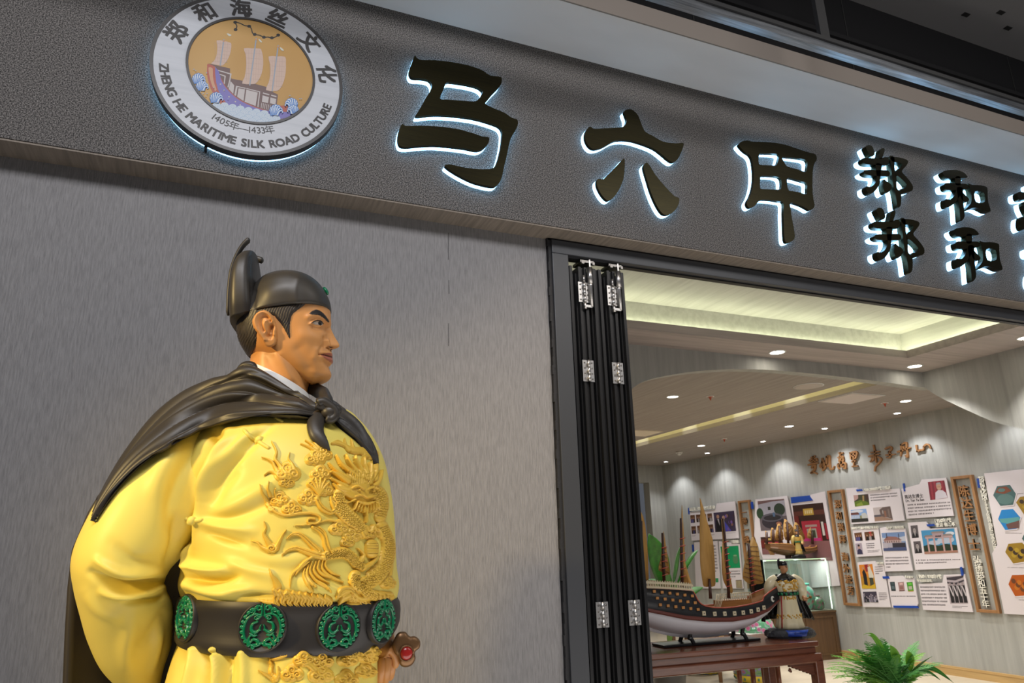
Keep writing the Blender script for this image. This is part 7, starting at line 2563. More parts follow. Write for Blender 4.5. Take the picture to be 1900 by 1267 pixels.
# hull stand: plate and four curved horns
sd = thing('ship_stand', 'black wooden stand under the large model ship', 'stand', tw(-0.6, 0.28, TZ))
a0 = shp(*cS([(215, 775)])[0])[0]
a1 = shp(*cS([(1425, 730)])[0])[0]
m = MB()
tbox(m, a0, a1, 0.21, 0.37, TZ + 0.001, TZ + 0.018)
bevel(m.build('base_plate', stand_b, sd), 0.004)
for px in (570, 1235):
    x = shp(*cS([(px, 700)])[0])[0]
    for sg in (-1, 1):
        h = MB()
        zc = ip(bott, x)
        P = [tw(x + (0.01 if sg < 0 else -0.015), 0.28 + sg * 0.068, TZ + 0.012), tw(x - 0.004, 0.28 + sg * 0.058, TZ + 0.05), tw(x - 0.012, 0.28 + sg * 0.050, (TZ + zc) / 2 + 0.01), tw(x - 0.006, 0.28 + sg * 0.060, zc + 0.012)]
        h.tube(smooth(P, 5, closed=False), 0.014, 10)
        h.build('horn', stand_b, sd)


# ---------------------------------------------------------------- figurines
def figurine(name, label, base, H, yaw, mats, written=False, slim=1.0):
    """small robed figure on a rock base; H from base foot to hat top."""
    robe, gold, black, skin, rock, green = mats
    cy, sy = math.cos(yaw), math.sin(yaw)
    B = np.array(base, float)

    def w(x, y, z):                 # x right as seen from its front, y towards its front
        x, y = -x * 1.17 * slim, y * 1.12 * slim
        return B + H * np.array([x * cy - y * sy, x * sy + y * cy, z])
    t = thing(name, label, 'figurine', B)
    n = 40

    def ring(cx, cyy, z, rx, ry, wob=0.0, k=9):
        return [w(cx + rx * math.cos(a) * (1 + wob * math.cos(k * a)), cyy + ry * math.sin(a) * (1 + wob * math.cos(k * a)), z) for a in np.linspace(0, 2 * math.pi, n + 1)[:-1]]
    body = MB()
    body.loft([ring(*r) for r in ((0, 0, .115, .165, .13, .06), (0, 0, .20, .145, .115, .06), (0, 0, .34, .122, .10, .05), (0, 0, .46, .108, .092, .03), (0, 0, .535, .106, .092), (0, 0.01, .60, .128, .112), (0, .012, .67, .140, .118), (0, .005, .735, .128, .100), (0, 0, .775, .085, .070), (0, 0, .80, .045, .045))])
    body.build('robe', robe, t)
    for s in (-1, 1):
        sl = MB()
        sl.tube([w(*p) for p in smooth([(s * .10, 0, .745), (s * .165, -.01, .70), (s * .195, -.02, .62), (s * .190, .01 if s > 0 else -.05, .54), (s * .165, .06 if s > 0 else -.10, .485)], 4, closed=False)], [H * v for v in np.interp(np.linspace(0, 1, 17), [0, .3, .6, 1], [.055, .064, .064, .042])], 16)
        sl.build('sleeve', robe, t)
    for a, b, z0, z1, mt, nm, off in ((-math.pi, math.pi, .525, .575, black, 'belt', .008),):
        bl = MB()
        bl.loft([ring(0, 0, z0, .110 + off, .096 + off), ring(0, .004, (z0 + z1) / 2, .113 + off, .099 + off), ring(0, .008, z1, .120 + off, .104 + off)])
        bo_ = bl.build('belt', black, t)
        for k in range(7):
            a_ = math.pi / 2 + (k - 3) * 0.42
            md_ = MB()
            md_.ball(w(.122 * math.cos(a_), .004 + .108 * math.sin(a_), .55), H * np.array([.020, .020, .022]), 12, 8)
            md_.build('medallion', green, bo_)
    gd = MB()
    rnd = random.Random(5)
    for k in range(64):
        a_ = math.pi / 2 + (rnd.random() - 0.5) * 1.7
        z = .585 + .135 * rnd.random()
        rx, ry = np.interp(z, [.575, .67, .735], [.125, .142, .130]), np.interp(z, [.575, .67, .735], [.110, .122, .106])
        p0 = w(rx * math.cos(a_), .010 + ry * math.sin(a_), z)
        a2 = a_ + (rnd.random() - .5) * .5
        p1 = w(rx * math.cos(a2), .010 + ry * math.sin(a2), z + (rnd.random() - .3) * .03)
        gd.tube([p0, (p0 + p1) / 2, p1], [H * .006, H * .013, H * .004], 6)
    for k in range(24):
        a_ = math.pi / 2 + (rnd.random() - 0.5) * 1.3
        z = .475 + .045 * rnd.random()
        gd.ball(w(.110 * math.cos(a_), .094 * math.sin(a_), z), H * .010, 8, 6)
    for k in range(50):
        a_ = 2 * math.pi * k / 50
        gd.ball(w(.136 * math.cos(a_), .108 * math.sin(a_), .265 + .02 * math.sin(k * 2.1)), H * (.011 + .004 * math.sin(k * 1.3)), 8, 6)
    gd.build('embroidery', gold, t, 'raised gold dragon and hem band')
    if written:
        rs = MB()
        rs.tube([w(-.094, .060, .52), w(-.112, .072, .34), w(-.140, .082, .125)], H * .009, 8)
        rs.build('sash', mat('sash_red', (0.32, 0.02, 0.02), 0.4), t, 'red sash down the front')
    cp = MB()
    G = []
    for z, wd, dy in ((.79, .07, -.035), (.74, .165, -.02), (.66, .205, -.04), (.55, .225, -.07), (.42, .25, -.07), (.30, .29, -.06), (.20, .31, -.05)):
        row = []
        for k in range(41):
            u = k / 40 * 2 - 1
            a_ = u * 1.9
            row.append(w(wd * math.sin(a_) / math.sin(1.57), dy - wd * 0.30 * math.cos(a_) + .008 * math.cos(k * 1.6) * (1 - z) * 2, z + (0.03 * (1 - abs(u)) if z < .3 else 0)))
        G.append(row)
    cp.grid(G)
    co_ = cp.build('cape', black, t)
    md_ = co_.modifiers.new('thickness', 'SOLIDIFY')
    md_.thickness = 0.012 * H
    sh_ = MB()
    sh_.loft([ring(0, 0, .715, .150, .118), ring(0, 0, .752, .118, .094), ring(0, 0, .785, .070, .062), ring(0, 0, .805, .046, .046)])
    sh_.build('cape_shoulder', black, co_)
    kn_ = MB()
    kn_.ball(w(0.0, .095, .762), H * .016, 10, 8)
    kn_.tube([w(0, .105, .755), w(.004, .122, .72), w(0, .128, .69)], [H * .010, H * .013, H * .003], 8)
    kn_.build('knot', black, co_)
    hd = MB()
    yawh = -0.75
    ch, sh2 = math.cos(yawh), math.sin(yawh)

    def hw(x, y, z):                # head turned to its left
        return w((x * ch - y * sh2) / 1.18, (x * sh2 + y * ch) / 1.06, z)
    hr_ = []
    for z, fx, bx, wx in ((.795, .02, -.03, .030), (.82, .034, -.034, .032), (.835, .052, -.036, .036), (.85, .056, -.044, .042), (.87, .055, -.050, .046), (.89, .056, -.054, .048), (.91, .054, -.055, .049), (.935, .046, -.048, .045)):
        hr_.append([hw(wx * math.cos(a), (fx + bx) / 2 + (fx - bx) / 2 * math.sin(a) + (.012 * math.exp(-((z - .866) / .012) ** 2) * max(0, math.sin(a)) ** 24), z) for a in np.linspace(0, 2 * math.pi, n + 1)[:-1]])
    hd.loft(hr_)
    hd.ball(hw(.049, -.006, .872), H * np.array([.008, .010, .016]), 8, 6)
    hd.ball(hw(-.049, -.006, .872), H * np.array([.008, .010, .016]), 8, 6)
    hdo = hd.build('head', skin, t)
    fe = MB()
    for s in (-1, 1):
        fe.tube([hw(s * .012, .057, .893), hw(s * .026, .052, .897), hw(s * .036, .042, .892)], H * .003, 6)
        fe.tube([hw(s * .013, .056, .883), hw(s * .030, .050, .883)], H * .003, 6)
    fe.build('brows_and_eyes', black, hdo)
    mo_ = MB()
    mo_.tube([hw(-.013, .053, .850), hw(0, .058, .851), hw(.013, .053, .850)], H * .003, 6)
    mo_.build('mouth', mat('lip_red', (0.30, 0.05, 0.04), 0.4), hdo)
    hb_ = MB()
    hb_.loft([[hw(r * math.cos(a) * 1.0, -.004 + (r + .008) * math.sin(a) + o, z) for a in np.linspace(0, 2 * math.pi, n + 1)[:-1]] for z, r, o in ((.905, .051, .0), (.912, .053, .0), (.935, .052, .0), (.955, .042, .002), (.968, .022, .004), (.971, .003, .004))])
    hb_.loft([[hw(.046 * k * math.cos(a), -.052 + .012 * math.sin(a) + o, z) for a in np.linspace(0, 2 * math.pi, n + 1)[:-1]] for z, k, o in ((.86, 1.0, .006), (.90, 1.05, 0), (.95, .95, -.004), (.985, .6, .0), (1.0, .1, .004))])
    hb_.build('hat', black, t)
    ha_ = MB()
    ha_.tube([w(.165, .075, .50), w(.160, .110, .488), w(.152, .135, .478)], [H * .026, H * .028, H * .018], 10)
    for k in range(4):
        ha_.tube([w(.152 + .010 * (k - 1.5), .130, .482), w(.150 + .010 * (k - 1.5), .152, .474), w(.148 + .010 * (k - 1.5), .150, .460)], H * .0062, 6)
    ha_.build('hand', skin, t)
    sw_ = MB()
    sw_.tube([w(.13, .12, .462), w(.19, .165, .50)], H * .008, 8)
    sw_.ball(w(.200, .172, .506), H * .019, 10, 8)
    sw_.build('sword_hilt', mat('hilt_bronze', (0.24, 0.11, 0.02), 0.35, 0.6), t)
    rk = MB()
    rnd = random.Random(3)
    rr = []
    for z, rx, ry in ((0, .25, .17), (.03, .275, .18), (.07, .27, .175), (.10, .25, .165), (.118, .22, .15)):
        rr.append([w((rx * (1.12 if math.cos(a) < 0 else 1.0)) * math.cos(a) * (1 + .05 * math.sin(7 * a + 30 * z)) + 0.0, ry * math.sin(a) * (1 + .05 * math.cos(5 * a + 20 * z)), z) for a in np.linspace(0, 2 * math.pi, n + 1)[:-1]])
    rk.loft(rr, sm=False)
    ro = rk.build('base', rock, t)
    if written:
        bb_ = MB()
        bb_.loft([[w(.19 * math.cos(a), .02 + .178 * math.sin(a), z) for a in np.linspace(0.15, math.pi - 0.5, 22)] + [w(.15 * math.cos(a), .02 + .14 * math.sin(a), z) for a in np.linspace(math.pi - 0.5, 0.15, 22)] for z in (.03, .06, .105)])
        bb_.build('blue_front', mat('base_blue', (0.02, 0.07, 0.42), 0.35), ro, 'blue front of the base')
        tx = MB()
        for k, c in enumerate('马六甲郑和文化馆'):
            a_ = 1.80 - k * 0.15
            uu = np.array([-math.sin(a_), math.cos(a_), 0])
            ctr = w(.196 * math.cos(a_), .02 + .184 * math.sin(a_), .068)
            dx = w(-uu[0], -uu[1], 0) - w(0, 0, 0)
            dx = -dx / np.linalg.norm(dx) * (1 if True else -1)
            nx = np.cross(dx, ez)
            V, F = text_shape(c, H * .036, H * .004, lambda u, v, q: ctr + np.outer(u, dx) + np.outer(v - H * .013, ez) - np.outer(q, nx) * 0)
            tx.add(V, F)
        tx.build('lettering', mat('base_letter', (0.02, 0.02, 0.03), 0.5), ro)
    return t


fmats = (mat('figurine_cream', (0.66, 0.58, 0.38), 0.25), mat('figurine_gold', (0.55, 0.30, 0.03), 0.3, 0.2), mat('figurine_black', (0.010, 0.010, 0.011), 0.22), mat('figurine_skin', (0.46, 0.22, 0.10), 0.35),
         mat('figurine_rock', (0.028, 0.030, 0.036), 0.55, bump=((40, 40, 40), 0.8, 0.01)), mat('figurine_green', (0.004, 0.14, 0.05), 0.3))
d_ = tw(-0.17, 0.20, TZ)
fz1 = on_z(1463, 1184, TZ)
for z_top in (0,):
    top = None
    hp0 = fz1
    # height of the hat top above the same spot
    dd_ = ray(1452, 1036)
    tt0 = (hp0[1] - CAM[1]) / dd_[1]
    FH = (CAM + dd_ * tt0)[2] - TZ
figurine('figurine', 'cream robed figurine in a black cape on a blue rock base, on the rosewood table', (fz1[0] + 0.06, fz1[1] + 0.03, TZ), FH, math.radians(163), fmats, True)

# ---------------------------------------------------------------- glass case with vases
CX0, CX1, CY0, CY1, CZ0, CZ1 = 6.87, 8.015, 5.15, 5.52, 0.61, 1.292
cab = thing('display_cabinet', 'dark wooden cabinet under the glass case by the display wall', 'cabinet', ((CX0 + CX1) / 2, CY0 + 0.3, 0))
bevel(MB().box((CX0, CY0, 0.0), (CX1, CY1, CZ0 - 0.025)).build('body', wood_mid, cab), 0.004)
bevel(MB().box((CX0 - 0.012, CY0 - 0.014, CZ0 - 0.025), (CX1, CY1 + 0.01, CZ0)).build('top', wood_mid, cab), 0.004)
pn = MB()
for x0, x1 in ((CX0 + 0.05, (CX0 + CX1) / 2 - 0.02), ((CX0 + CX1) / 2 + 0.02, CX1 - 0.05)):
    for a, b in (((x0, 0.06), (x0 + 0.025, 0.55)), ((x1 - 0.025, 0.06), (x1, 0.55)), ((x0 + 0.025, 0.06), (x1 - 0.025, 0.085)), ((x0 + 0.025, 0.525), (x1 - 0.025, 0.55))):
        pn.box((a[0], CY0 - 0.010, a[1]), (b[0], CY0 + 0.001, b[1]))
pn.build('panel_moulding', wood_mid, cab)
gc = thing('glass_case', 'glass showcase with lit edges standing on the dark cabinet', 'showcase', ((CX0 + CX1) / 2, CY0 + 0.3, CZ0))
g_ = 0.008
for a, b in (((CX0, CY0, CZ0), (CX1, CY0 + g_, CZ1)), ((CX0, CY1 - g_, CZ0), (CX1, CY1, CZ1)), ((CX0, CY0 + g_, CZ0), (CX0 + g_, CY1 - g_, CZ1)), ((CX0, CY0, CZ1), (CX1, CY1, CZ1 + g_))):
    MB().box(a, b).build('glass_pane', glass_c, gc)
MB().box((CX0 + 0.01, CY0 + 0.01, CZ0), (CX1 - 0.01, CY1 - 0.01, CZ0 + 0.006)).build('lining', mat('case_lining', (0.60, 0.50, 0.40), 0.7), gc)
led = mat('case_led', (1, 1, 1), 0.5, emit=(0.93, 1.0, 0.78), estr=3.0)
MB().box((CX0 + 0.02, CY0 + 0.012, CZ1 - 0.014), (CX1 - 0.03, CY0 + 0.022, CZ1 - 0.004)).build('led_strip', mat('case_led_dim', (1, 1, 1), 0.5, emit=(0.85, 1.0, 0.45), estr=0.9), gc)
MB().box((CX1 - 0.042, CY0 + 0.012, CZ0 + 0.02), (CX1 - 0.033, CY0 + 0.022, CZ1 - 0.02)).build('led_strip', led, gc)
MB().box((CX0 + 0.012, CY0 + 0.012, CZ0 + 0.02), (CX0 + 0.020, CY0 + 0.020, CZ1 - 0.02)).build('led_strip', mat('case_led_faint', (1, 1, 1), 0.5, emit=(0.9, 1.0, 0.8), estr=0.6), gc)
for x in (CX0 + 0.05, (CX0 + CX1) / 2 + 0.03, CX1 - 0.06):
    MB().box((x - 0.028, CY0 + 0.03, CZ1 - 0.016), (x + 0.028, CY0 + 0.05, CZ1 - 0.004)).build('spot_bar', mat('case_spot', (1, 1, 1), 0.5, emit=(1.0, 1.0, 0.95), estr=8.0), gc)
MB().box(((CX0 + CX1) / 2 + 0.01, CY0 + 0.01, CZ0 + 0.01), ((CX0 + CX1) / 2 + 0.016, CY1 - 0.01, CZ1 - 0.002)).build('divider', glass_c, gc)


lamp('case_fill', 'AREA', ((CX0 + CX1) / 2, CY0 + 0.1, CZ1 - 0.03), 5.0, (0.97, 1.0, 0.9), ((CX0 + CX1) / 2, CY0 + 0.16, CZ0), shape='RECTANGLE', size=1.0, size_y=0.04)  # added fill that brightens the vases inside the case


def porcelain(name, base, col2, sc, lo=0.44, hi=0.56):
    m = bpy.data.materials.get(name)
    if m:
        return m
    m = mat(name, base, 0.15, spec=0.6, coat=0.5)
    nt = m.node_tree
    b = nt.nodes['Principled BSDF']
    tc = nt.nodes.new('ShaderNodeTexCoord')
    v = nt.nodes.new('ShaderNodeTexVoronoi')
    v.inputs['Scale'].default_value = sc
    nt.links.new(tc.outputs['Object'], v.inputs['Vector'])
    r = nt.nodes.new('ShaderNodeValToRGB')
    r.color_ramp.interpolation = 'CONSTANT'
    r.color_ramp.elements[0].position = 0.0
    r.color_ramp.elements[0].color = (*col2[0], 1)
    r.color_ramp.elements[1].position = 0.30
    r.color_ramp.elements[1].color = (*col2[1], 1)
    e = r.color_ramp.elements.new(0.46)
    e.color = (*base, 1)
    e = r.color_ramp.elements.new(0.75)
    e.color = (*col2[2], 1)
    nt.links.new(v.outputs['Distance'], r.inputs['Fac'])
    nt.links.new(r.outputs['Color'], b.inputs['Base Color'])
    return m


pv1 = porcelain('porcelain_pink_turquoise', (0.20, 0.55, 0.45), ((0.55, 0.16, 0.24), (0.50, 0.34, 0.36), (0.10, 0.40, 0.28)), 20)
pv2 = porcelain('porcelain_green_flowers', (0.10, 0.30, 0.16), ((0.45, 0.12, 0.20), (0.30, 0.20, 0.24), (0.05, 0.22, 0.10)), 26)
pp1 = porcelain('porcelain_pot_green', (0.10, 0.20, 0.08), ((0.28, 0.08, 0.14), (0.14, 0.10, 0.30), (0.05, 0.17, 0.07)), 17)
pp2 = porcelain('porcelain_pot_blue', (0.06, 0.15, 0.32), ((0.55, 0.36, 0.04), (0.12, 0.30, 0.12), (0.03, 0.09, 0.24)), 17)
yel = mat('porcelain_yellow', (0.55, 0.40, 0.03), 0.2)
turq = mat('porcelain_turquoise', (0.16, 0.50, 0.42), 0.15)


def vessel(name, label, cat, c, prof, body, rim=None, band=None, group=None, seg=40, origin=True):
    t = thing(name, label, cat, c, group)
    m = MB().lathe(prof, (0, 0, 0), seg)
    o = m.build('body', body, None)
    o.location = c
    bpy.context.view_layer.update()
    put(o, t)
    if rim:
        r = MB().lathe([(prof[-1][0] * 0.9, prof[-1][1] - 0.002), (prof[-1][0] * 1.06, prof[-1][1]), (prof[-1][0] * 1.06, prof[-1][1] + rim[1]), (prof[-1][0] * 0.85, prof[-1][1] + rim[1])], c, seg)
        r.build('rim', rim[0], t)
    if band:
        (z0, r0), (z1, r1), bm2 = band
        MB().lathe([(r0 + 0.002, z0), (r0 + 0.004, z0 + 0.002), (r1 + 0.004, z1 - 0.002), (r1 + 0.002, z1)], c, seg).build('band', bm2, t)
    return t


vb = on_y(1497, 1135, CY0 + 0.2)
vx = on_y(1491, 1120, CY0 + 0.30)[0]
vessel('porcelain_vase', 'larger pink and turquoise porcelain vase in the glass case', 'vase', (vx - 0.03, CY0 + 0.215, CZ0 + 0.006), [(0.07, 0), (0.085, 0.02), (0.125, 0.10), (0.136, 0.17), (0.125, 0.24), (0.095, 0.285), (0.072, 0.305), (0.066, 0.32)], pv1, (turq, 0.03))
vx2 = on_y(1507, 1120, CY0 + 0.14)[0]
vessel('porcelain_vase', 'smaller round green flowered jar at the front of the glass case', 'vase', (vx2 + 0.075, CY0 + 0.115, CZ0 + 0.006), [(0.05, 0), (0.078, 0.02), (0.096, 0.07), (0.090, 0.12), (0.06, 0.155), (0.036, 0.165), (0.036, 0.178)], pv2, (mat('porcelain_pink', (0.45, 0.16, 0.20), 0.2), 0.012))
lx = on_y(1494, 1128, CY0 + 0.05)[0]
tag(MB().box((lx - 0.06, CY0 + 0.04, CZ0 + 0.006), (lx + 0.06, CY0 + 0.055, CZ0 + 0.055)).build('name_card', mat('card_white', (0.7, 0.7, 0.68), 0.5)), 'small white card standing before the jars in the glass case', 'card')
bx = on_y(1541, 1100, CY0 + 0.25)[0]
bk_t = thing('brochure', 'blue brochure leaning in the right end of the glass case', 'brochure', (bx, CY0 + 0.25, CZ0 + 0.006))
MB().box((bx - 0.055, CY0 + 0.24, CZ0 + 0.03), (bx + 0.055, CY0 + 0.255, CZ0 + 0.30)).build('cover', mat('brochure_blue', (0.02, 0.08, 0.22), 0.4), bk_t)
MB().lathe([(0.0, 0), (0.036, 0), (0.036, 0.002), (0.0, 0.002)], (0, 0, 0), 20).build('emblem', mat('brochure_ring', (0.45, 0.47, 0.42), 0.5), None)
em = bpy.data.objects['emblem']
em.matrix_world = Matrix.Translation(Vector((bx, CY0 + 0.239, CZ0 + 0.18))) @ Matrix.Rotation(math.radians(90), 4, 'X')
bpy.context.view_layer.update()
put(em, bk_t)
tag(MB().box((bx - 0.056, CY0 + 0.235, CZ0 + 0.006), (bx + 0.056, CY0 + 0.265, CZ0 + 0.03)).build('brochure_holder', glass_c), 'clear foot holding the blue brochure in the glass case', 'holder')

# small junk and gold figurine on top of the case
Q = on_y(1425, 1030, CY0 + 0.2)
sx0 = on_y(1424, 1010, CY0 + 0.22)[0]
sx1 = on_y(1520, 1000, CY0 + 0.22)[0]
k_ = (sx1 - sx0) / (XA1 - XA0)
zb0 = CZ1 + g_ + 0.035


def small_frame(a, b, c):
    return np.array([sx0 + (a - XA0) * k_, CY0 + 0.22 + b * k_, zb0 + (c - bott[:, 1].min()) * k_ * 0.66])


def inv_small(pts, cropf):
    out = []
    for p in cropf(pts):
        P = on_y(*p, CY0 + 0.22)
        out.append(((P[0] - sx0) / k_ + XA0, (P[2] - zb0) / k_ / 0.66 + bott[:, 1].min()))
    return out


cQ = crop(1420, 880, 7.453)
brn_h = mat('small_ship_brown', (0.14, 0.060, 0.018), 0.45)
fan = []
for pts, mast in (([(10, 780), (30, 800), (42, 905), (22, 915), (14, 850)], [(22, 960), (20, 800)]), ([(98, 735), (130, 770), (140, 900), (88, 905), (78, 820)], [(112, 960), (105, 760)]), ([(183, 680), (228, 720), (262, 900), (160, 912), (146, 830)], [(205, 970), (195, 710)]),
                  ([(275, 615), (335, 670), (395, 740), (390, 895), (285, 905), (258, 760)], [(320, 990), (300, 650)]), ([(420, 660), (470, 700), (520, 780), (560, 890), (470, 930), (400, 900), (395, 760)], [(470, 1000), (440, 700)]), ([(650, 710), (685, 750), (705, 885), (640, 890), (588, 870), (605, 780)], [(650, 960), (650, 740)])):
    o_ = inv_small(pts, cQ)
    fan.append((o_, inv_small(mast, cQ), ((o_[0], o_[-2]), (o_[1], o_[2]), 4), 0.0, 0))
junk('model_ship', 'small brown model junk with fan sails on top of the glass case', small_frame, 1.6, (brn_h, brn_h, brn_h, wood_lt), None, False, fan)
ss = thing('ship_stand', 'small brown stand under the small junk on the glass case', 'stand', (sx0 + 0.4, CY0 + 0.22, CZ1 + g_))
for f_ in (0.36, 0.6):
    x = sx0 + (sx1 - sx0) * f_
    zz_ = small_frame(XA0 + (XA1 - XA0) * f_, 0, ip(bott, XA0 + (XA1 - XA0) * f_))[2]
    MB().box((x - 0.012, CY0 + 0.17, CZ1 + g_), (x + 0.012, CY0 + 0.27, zz_ + 0.004)).build('cradle', mast_m, ss)
MB().box((sx0 + (sx1 - sx0) * 0.34, CY0 + 0.21, CZ1 + g_), (sx0 + (sx1 - sx0) * 0.62, CY0 + 0.23, CZ1 + g_ + 0.012)).build('bar', mast_m, ss)
fx2 = on_y(1484, 1030, CY0 + 0.08)[0]
P = on_y(1477, 981, CY0 + 0.08)
gm2 = (mat('figurine_gold_robe', (0.50, 0.36, 0.12), 0.3, 0.3), fmats[1], fmats[2], fmats[3], fmats[2], fmats[5])
figurine('figurine', 'small gold robed figurine on a black base, before the small junk on the glass case', (fx2, CY0 + 0.09, CZ1 + g_), P[2] - CZ1 - g_, math.radians(160), gm2, False, 0.72)

# ---------------------------------------------------------------- low table with a big bowl, floor pots
lt_c = on_z(1385, 1180, 0.62)


def pot(px, py_base, r, h, label, body, z=0.0, y_extra=0):
    c = on_z(px, py_base, z)
    prof = [(r * 0.62, 0), (r * 0.66, h * 0.02), (r * 0.78, h * 0.18), (r * 0.95, h * 0.45), (r * 1.0, h * 0.65), (r * 0.96, h * 0.85), (r * 0.90, h * 0.94)]
    t = vessel('porcelain_pot', label, 'porcelain pot', c, prof, body, (mat('porcelain_rim', (0.42, 0.30, 0.22), 0.3), h * 0.06), ((h * 0.03, r * 0.67), (h * 0.17, r * 0.775), yel), 'porcelain pots under the table')
    bl_ = MB()
    for k in range(18):
        a = 2 * math.pi * k / 18
        rr2 = r * 0.745
        bl_.ball((c[0] + rr2 * math.cos(a), c[1] + rr2 * math.sin(a), c[2] + h * 0.10), (0.012, 0.012, h * 0.035), 8, 6)
    bl_.build('petal_border', mat('porcelain_green', (0.05, 0.16, 0.10), 0.2), t)
    return t


pot(1402, 1264, 0.30, 0.50, 'big green flowered porcelain pot standing on the floor behind the table leg', pp1)
pot(1312, 1248, 0.24, 0.34, 'blue and yellow porcelain pot on the floor, middle one', pp2)
pot(1366, 1236, 0.20, 0.30, 'blue flowered porcelain pot partly behind the green pot', pp2)
side_z = 0.72
sb_c = on_z(1330, 1150, side_z)
st_t = thing('side_table', 'round wooden side table behind the model ship', 'table', (5.25, 4.85, 0))
# table seen behind the ship's deck
tb_c = np.array([5.25, 4.85, 0])
MB().lathe([(0.56, 0.0), (0.58, 0.012), (0.58, 0.035), (0.56, 0.045), (0.0, 0.045)], tb_c + ez * 0.735, 48).build('table_top', mat('side_table_wood', (0.22, 0.11, 0.045), 0.35), st_t)
for k in range(4):
    a = math.pi / 4 + k * math.pi / 2
    c = tb_c + np.array([0.42 * math.cos(a), 0.42 * math.sin(a), 0])
    MB().tube([c, c + ez * 0.74], [0.022, 0.03], 10).build('leg', mat('side_table_wood'), st_t)
# big flowered bowl on the cabinet-height stool
bw = on_z(1392, 1172, 0.80)
bwc = np.array([4.55, 2.75, 0.0])
P = on_y(1398, 1168, 2.75)
bwc[0], bz_ = P[0], P[2]
stl = thing('stool', 'dark wooden stool under the pink flowered bowl behind the ship', 'stool', (bwc[0], bwc[1], 0))
MB().lathe([(0.24, 0), (0.26, 0.01), (0.26, 0.03), (0.24, 0.04), (0, 0.04)], (bwc[0], bwc[1], bz_ - 0.075), 40).build('seat', rosewood, stl)
for k in range(4):
    a = 0.6 + k * math.pi / 2
    c = np.array([bwc[0] + 0.17 * math.cos(a), bwc[1] + 0.17 * math.sin(a), 0])
    MB().tube([c, c + ez * (bz_ - 0.07)], [0.02, 0.024], 10).build('leg', rosewood, stl)
vessel('flower_bowl', 'green and pink flowered porcelain bowl turned over on a white plate behind the ship', 'bowl', (bwc[0], bwc[1], bz_ - 0.012), [(0.19, 0.0), (0.185, 0.03), (0.17, 0.08), (0.13, 0.13), (0.07, 0.155), (0.05, 0.16)], porcelain('porcelain_pink_green', (0.14, 0.42, 0.22), ((0.60, 0.14, 0.28), (0.50, 0.30, 0.40), (0.30, 0.48, 0.40)), 20))
vessel('plate', 'white plate under the flowered bowl behind the ship', 'plate', (bwc[0], bwc[1], bz_ - 0.035), [(0.14, 0), (0.23, 0.012), (0.25, 0.020), (0.24, 0.023)], mat('plate_white', (0.72, 0.70, 0.66), 0.2))

# ---------------------------------------------------------------- plants


def leaf(m, base, tip, width, droop=0.15, side=None, n=12, fold=0.25, mi=0):
    base, tip = np.array(base, float), np.array(tip, float)
    d = tip - base
    L = np.linalg.norm(d)
    d /= L
    s = np.cross(d, ez) if side is None else np.array(side, float)
    s = s / (np.linalg.norm(s) + 1e-9)
    nrm = np.cross(s, d)
    G = []
    for i in range(n + 1):
        t = i / n
        c = base + d * L * t + ez * (math.sin(t * math.pi) * droop * L)
        w_ = width * (math.sin(math.pi * min(t * 0.97 + 0.03, 1)) ** 0.8) * (1 - 0.25 * t)
        G.append([c - s * w_ + nrm * w_ * fold, c - s * w_ * 0.5 + nrm * w_ * fold * 0.4, c, c + s * w_ * 0.5 + nrm * w_ * fold * 0.4, c + s * w_ + nrm * w_ * fold])
    m.grid(G, mi)


PY = 4.3
pl = thing('potted_plant', 'large leaved green plant behind the stern of the model ship', 'plant', on_y(1235, 1150, PY) * np.array([1, 1, 0]))
b0 = on_y(1240, 1120, PY)
for k, (bp, tp, w_, side) in enumerate((((1235, 1100), (1204, 990), 0.115, (0.9, 0, 0.25)), ((1232, 1090), (1212, 1030), 0.09, (0.8, 0.3, 0.2)), ((1248, 1090), (1262, 1015), 0.05, (0.7, 0.5, -0.4)), ((1255, 1085), (1296, 1020), 0.055, (0.4, 0.3, 0.8)), ((1252, 1095), (1280, 1050), 0.07, (0.6, 0.1, 0.6)),
                                        ((1240, 1120), (1203, 1075), 0.08, (0.6, 0.4, 0.6)), ((1245, 1120), (1230, 1045), 0.06, (1, 0.2, 0)), ((1250, 1130), (1305, 1090), 0.06, (0.3, 0.5, 0.7)), ((1240, 1130), (1210, 1110), 0.07, (0.4, 0.4, 0.7)))):
    m = MB()
    leaf(m, on_y(*bp, PY), on_y(*tp, PY + 0.15 * ((k % 3) - 1)), w_ * 1.25, 0.10, side)
    o = m.build('leaf', leaf_d, pl)
    md_ = o.modifiers.new('thickness', 'SOLIDIFY')
    md_.thickness = 0.003
    stm = MB()
    stm.tube([on_y(1242, 1230, PY), on_y(*bp, PY)], 0.008, 6)
    stm.build('stem', mat('plant_stem', (0.10, 0.20, 0.03), 0.5), pl)
pc = on_y(1240, 1230, PY)
MB().lathe([(0.13, 0), (0.16, 0.05), (0.19, max(pc[2], 0.25)), (0.17, max(pc[2], 0.25))], (pc[0], pc[1], 0), 28).build('pot', mat('plant_pot_dark', (0.05, 0.045, 0.04), 0.4), pl)

# fern in the right foreground
FYc = 2.0
fc = on_y(1655, 1262, FYc)
fern = thing('potted_fern', 'bushy green fern standing on the floor at the foot of the display wall', 'plant', (fc[0], fc[1], 0))
rnd = random.Random(11)
fp = MB().lathe([(0.10, 0), (0.13, 0.03), (0.17, max(fc[2] - 0.05, 0.1)), (0.15, max(fc[2] - 0.05, 0.1))], (fc[0], fc[1], 0), 28)
fp.build('pot', mat('fern_pot', (0.10, 0.07, 0.05), 0.6), fern)


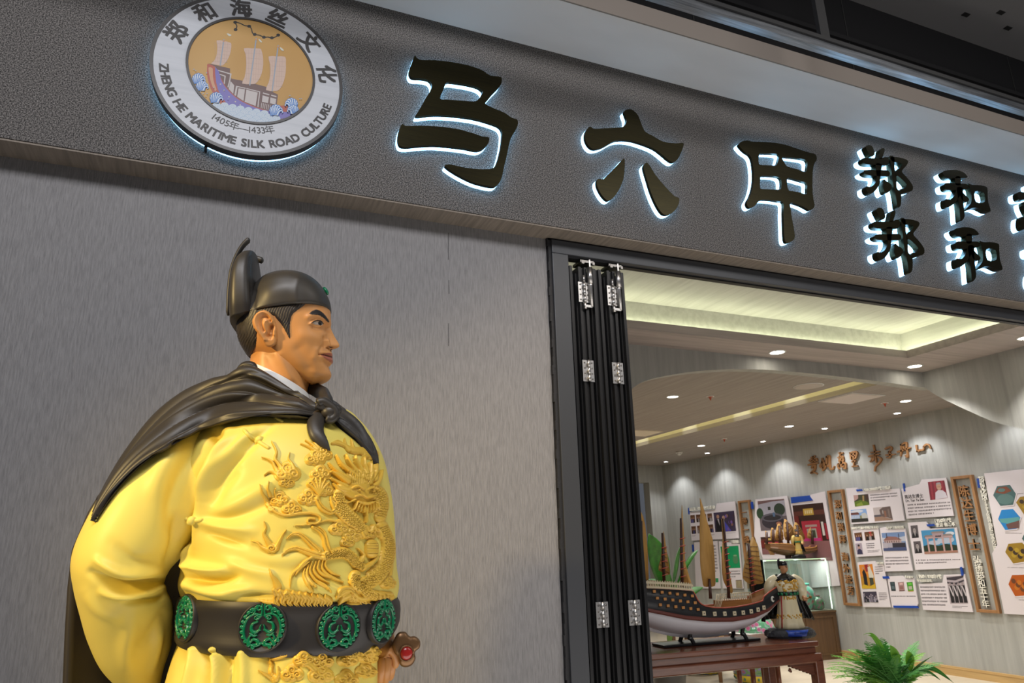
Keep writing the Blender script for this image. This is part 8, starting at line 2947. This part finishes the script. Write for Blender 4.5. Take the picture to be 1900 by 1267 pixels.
def frond(tip, bend, wl, mt, n=20):
    b = fc + np.array([rnd.uniform(-.06, .06), rnd.uniform(-.06, .06), -0.06])
    tip = np.array(tip, float)
    m = MB()
    mid = (b + tip) / 2 + ez * bend
    P = [(1 - t) ** 2 * b + 2 * t * (1 - t) * mid + t * t * tip for t in np.linspace(0, 1, n + 1)]
    m.tube(P, list(np.linspace(0.005, 0.0015, n + 1)), 5)
    for i in range(3, n + 1):
        d = P[i] - P[i - 1]
        d /= np.linalg.norm(d)
        s = np.cross(d, ez)
        s /= np.linalg.norm(s) + 1e-9
        f_ = i / n
        L = wl * math.sin(math.pi * (0.12 + 0.86 * f_)) ** 0.7
        for sg in (-1, 1):
            q = P[i] + (s * sg * 0.9 + d * 0.45 + ez * rnd.uniform(-.25, .05)) * L
            e = d * L * 0.17
            c1 = P[i] * 0.45 + q * 0.55
            m.add([P[i] - e * 0.3, c1 - e, q, c1 + e, P[i] + e * 0.3], [(0, 1, 2, 3, 4)])
    m.build('frond', mt, fern)


for (px, py), mt in (((1533, 1232), fern_m), ((1548, 1215), fern_m), ((1560, 1205), fern_m), ((1578, 1201), fern_m), ((1530, 1243), fern_m), ((1545, 1252), fern_m), ((1602, 1188), fern_d), ((1620, 1196), fern_d), ((1590, 1205), fern_d), ((1605, 1215), fern_m), ((1640, 1186), fern_d), ((1560, 1240), fern_d), ((1580, 1225), fern_d),
                     ((1700, 1190), fern_d), ((1625, 1215), fern_d), ((1660, 1212), fern_d), ((1720, 1235), fern_m), ((1735, 1245), fern_d), ((1575, 1262), fern_m), ((1690, 1225), fern_d), ((1745, 1225), fern_d), ((1712, 1205), fern_y), ((1570, 1258), fern_y)):
    for k in range(3):
        y = FYc + rnd.uniform(-0.28, 0.30)
        t_ = on_y(px + rnd.uniform(-7, 7), py + rnd.uniform(-3, 10), y)
        frond(t_, rnd.uniform(0.06, 0.14), rnd.uniform(0.05, 0.085), mt)
for bp, tp, w_, mt in (((1648, 1240), (1610, 1179), 0.022, fern_y), ((1668, 1240), (1652, 1197), 0.045, fern_y), ((1690, 1245), (1684, 1207), 0.050, fern_y), ((1690, 1250), (1730, 1218), 0.05, leaf_d), ((1690, 1255), (1762, 1262), 0.022, leaf_d), ((1690, 1250), (1745, 1262), 0.020, leaf_d), ((1690, 1245), (1770, 1268), 0.016, leaf_d), ((1655, 1235), (1602, 1178), 0.012, fern_y)):
    m = MB()
    leaf(m, on_y(*bp, FYc - 0.05), on_y(*tp, FYc - 0.15), w_, 0.22 if w_ < 0.03 else 0.08, (0.9, -0.2, 0.3), 14)
    o = m.build('leaf', mt, fern)
    md_ = o.modifiers.new('thickness', 'SOLIDIFY')
    md_.thickness = 0.002
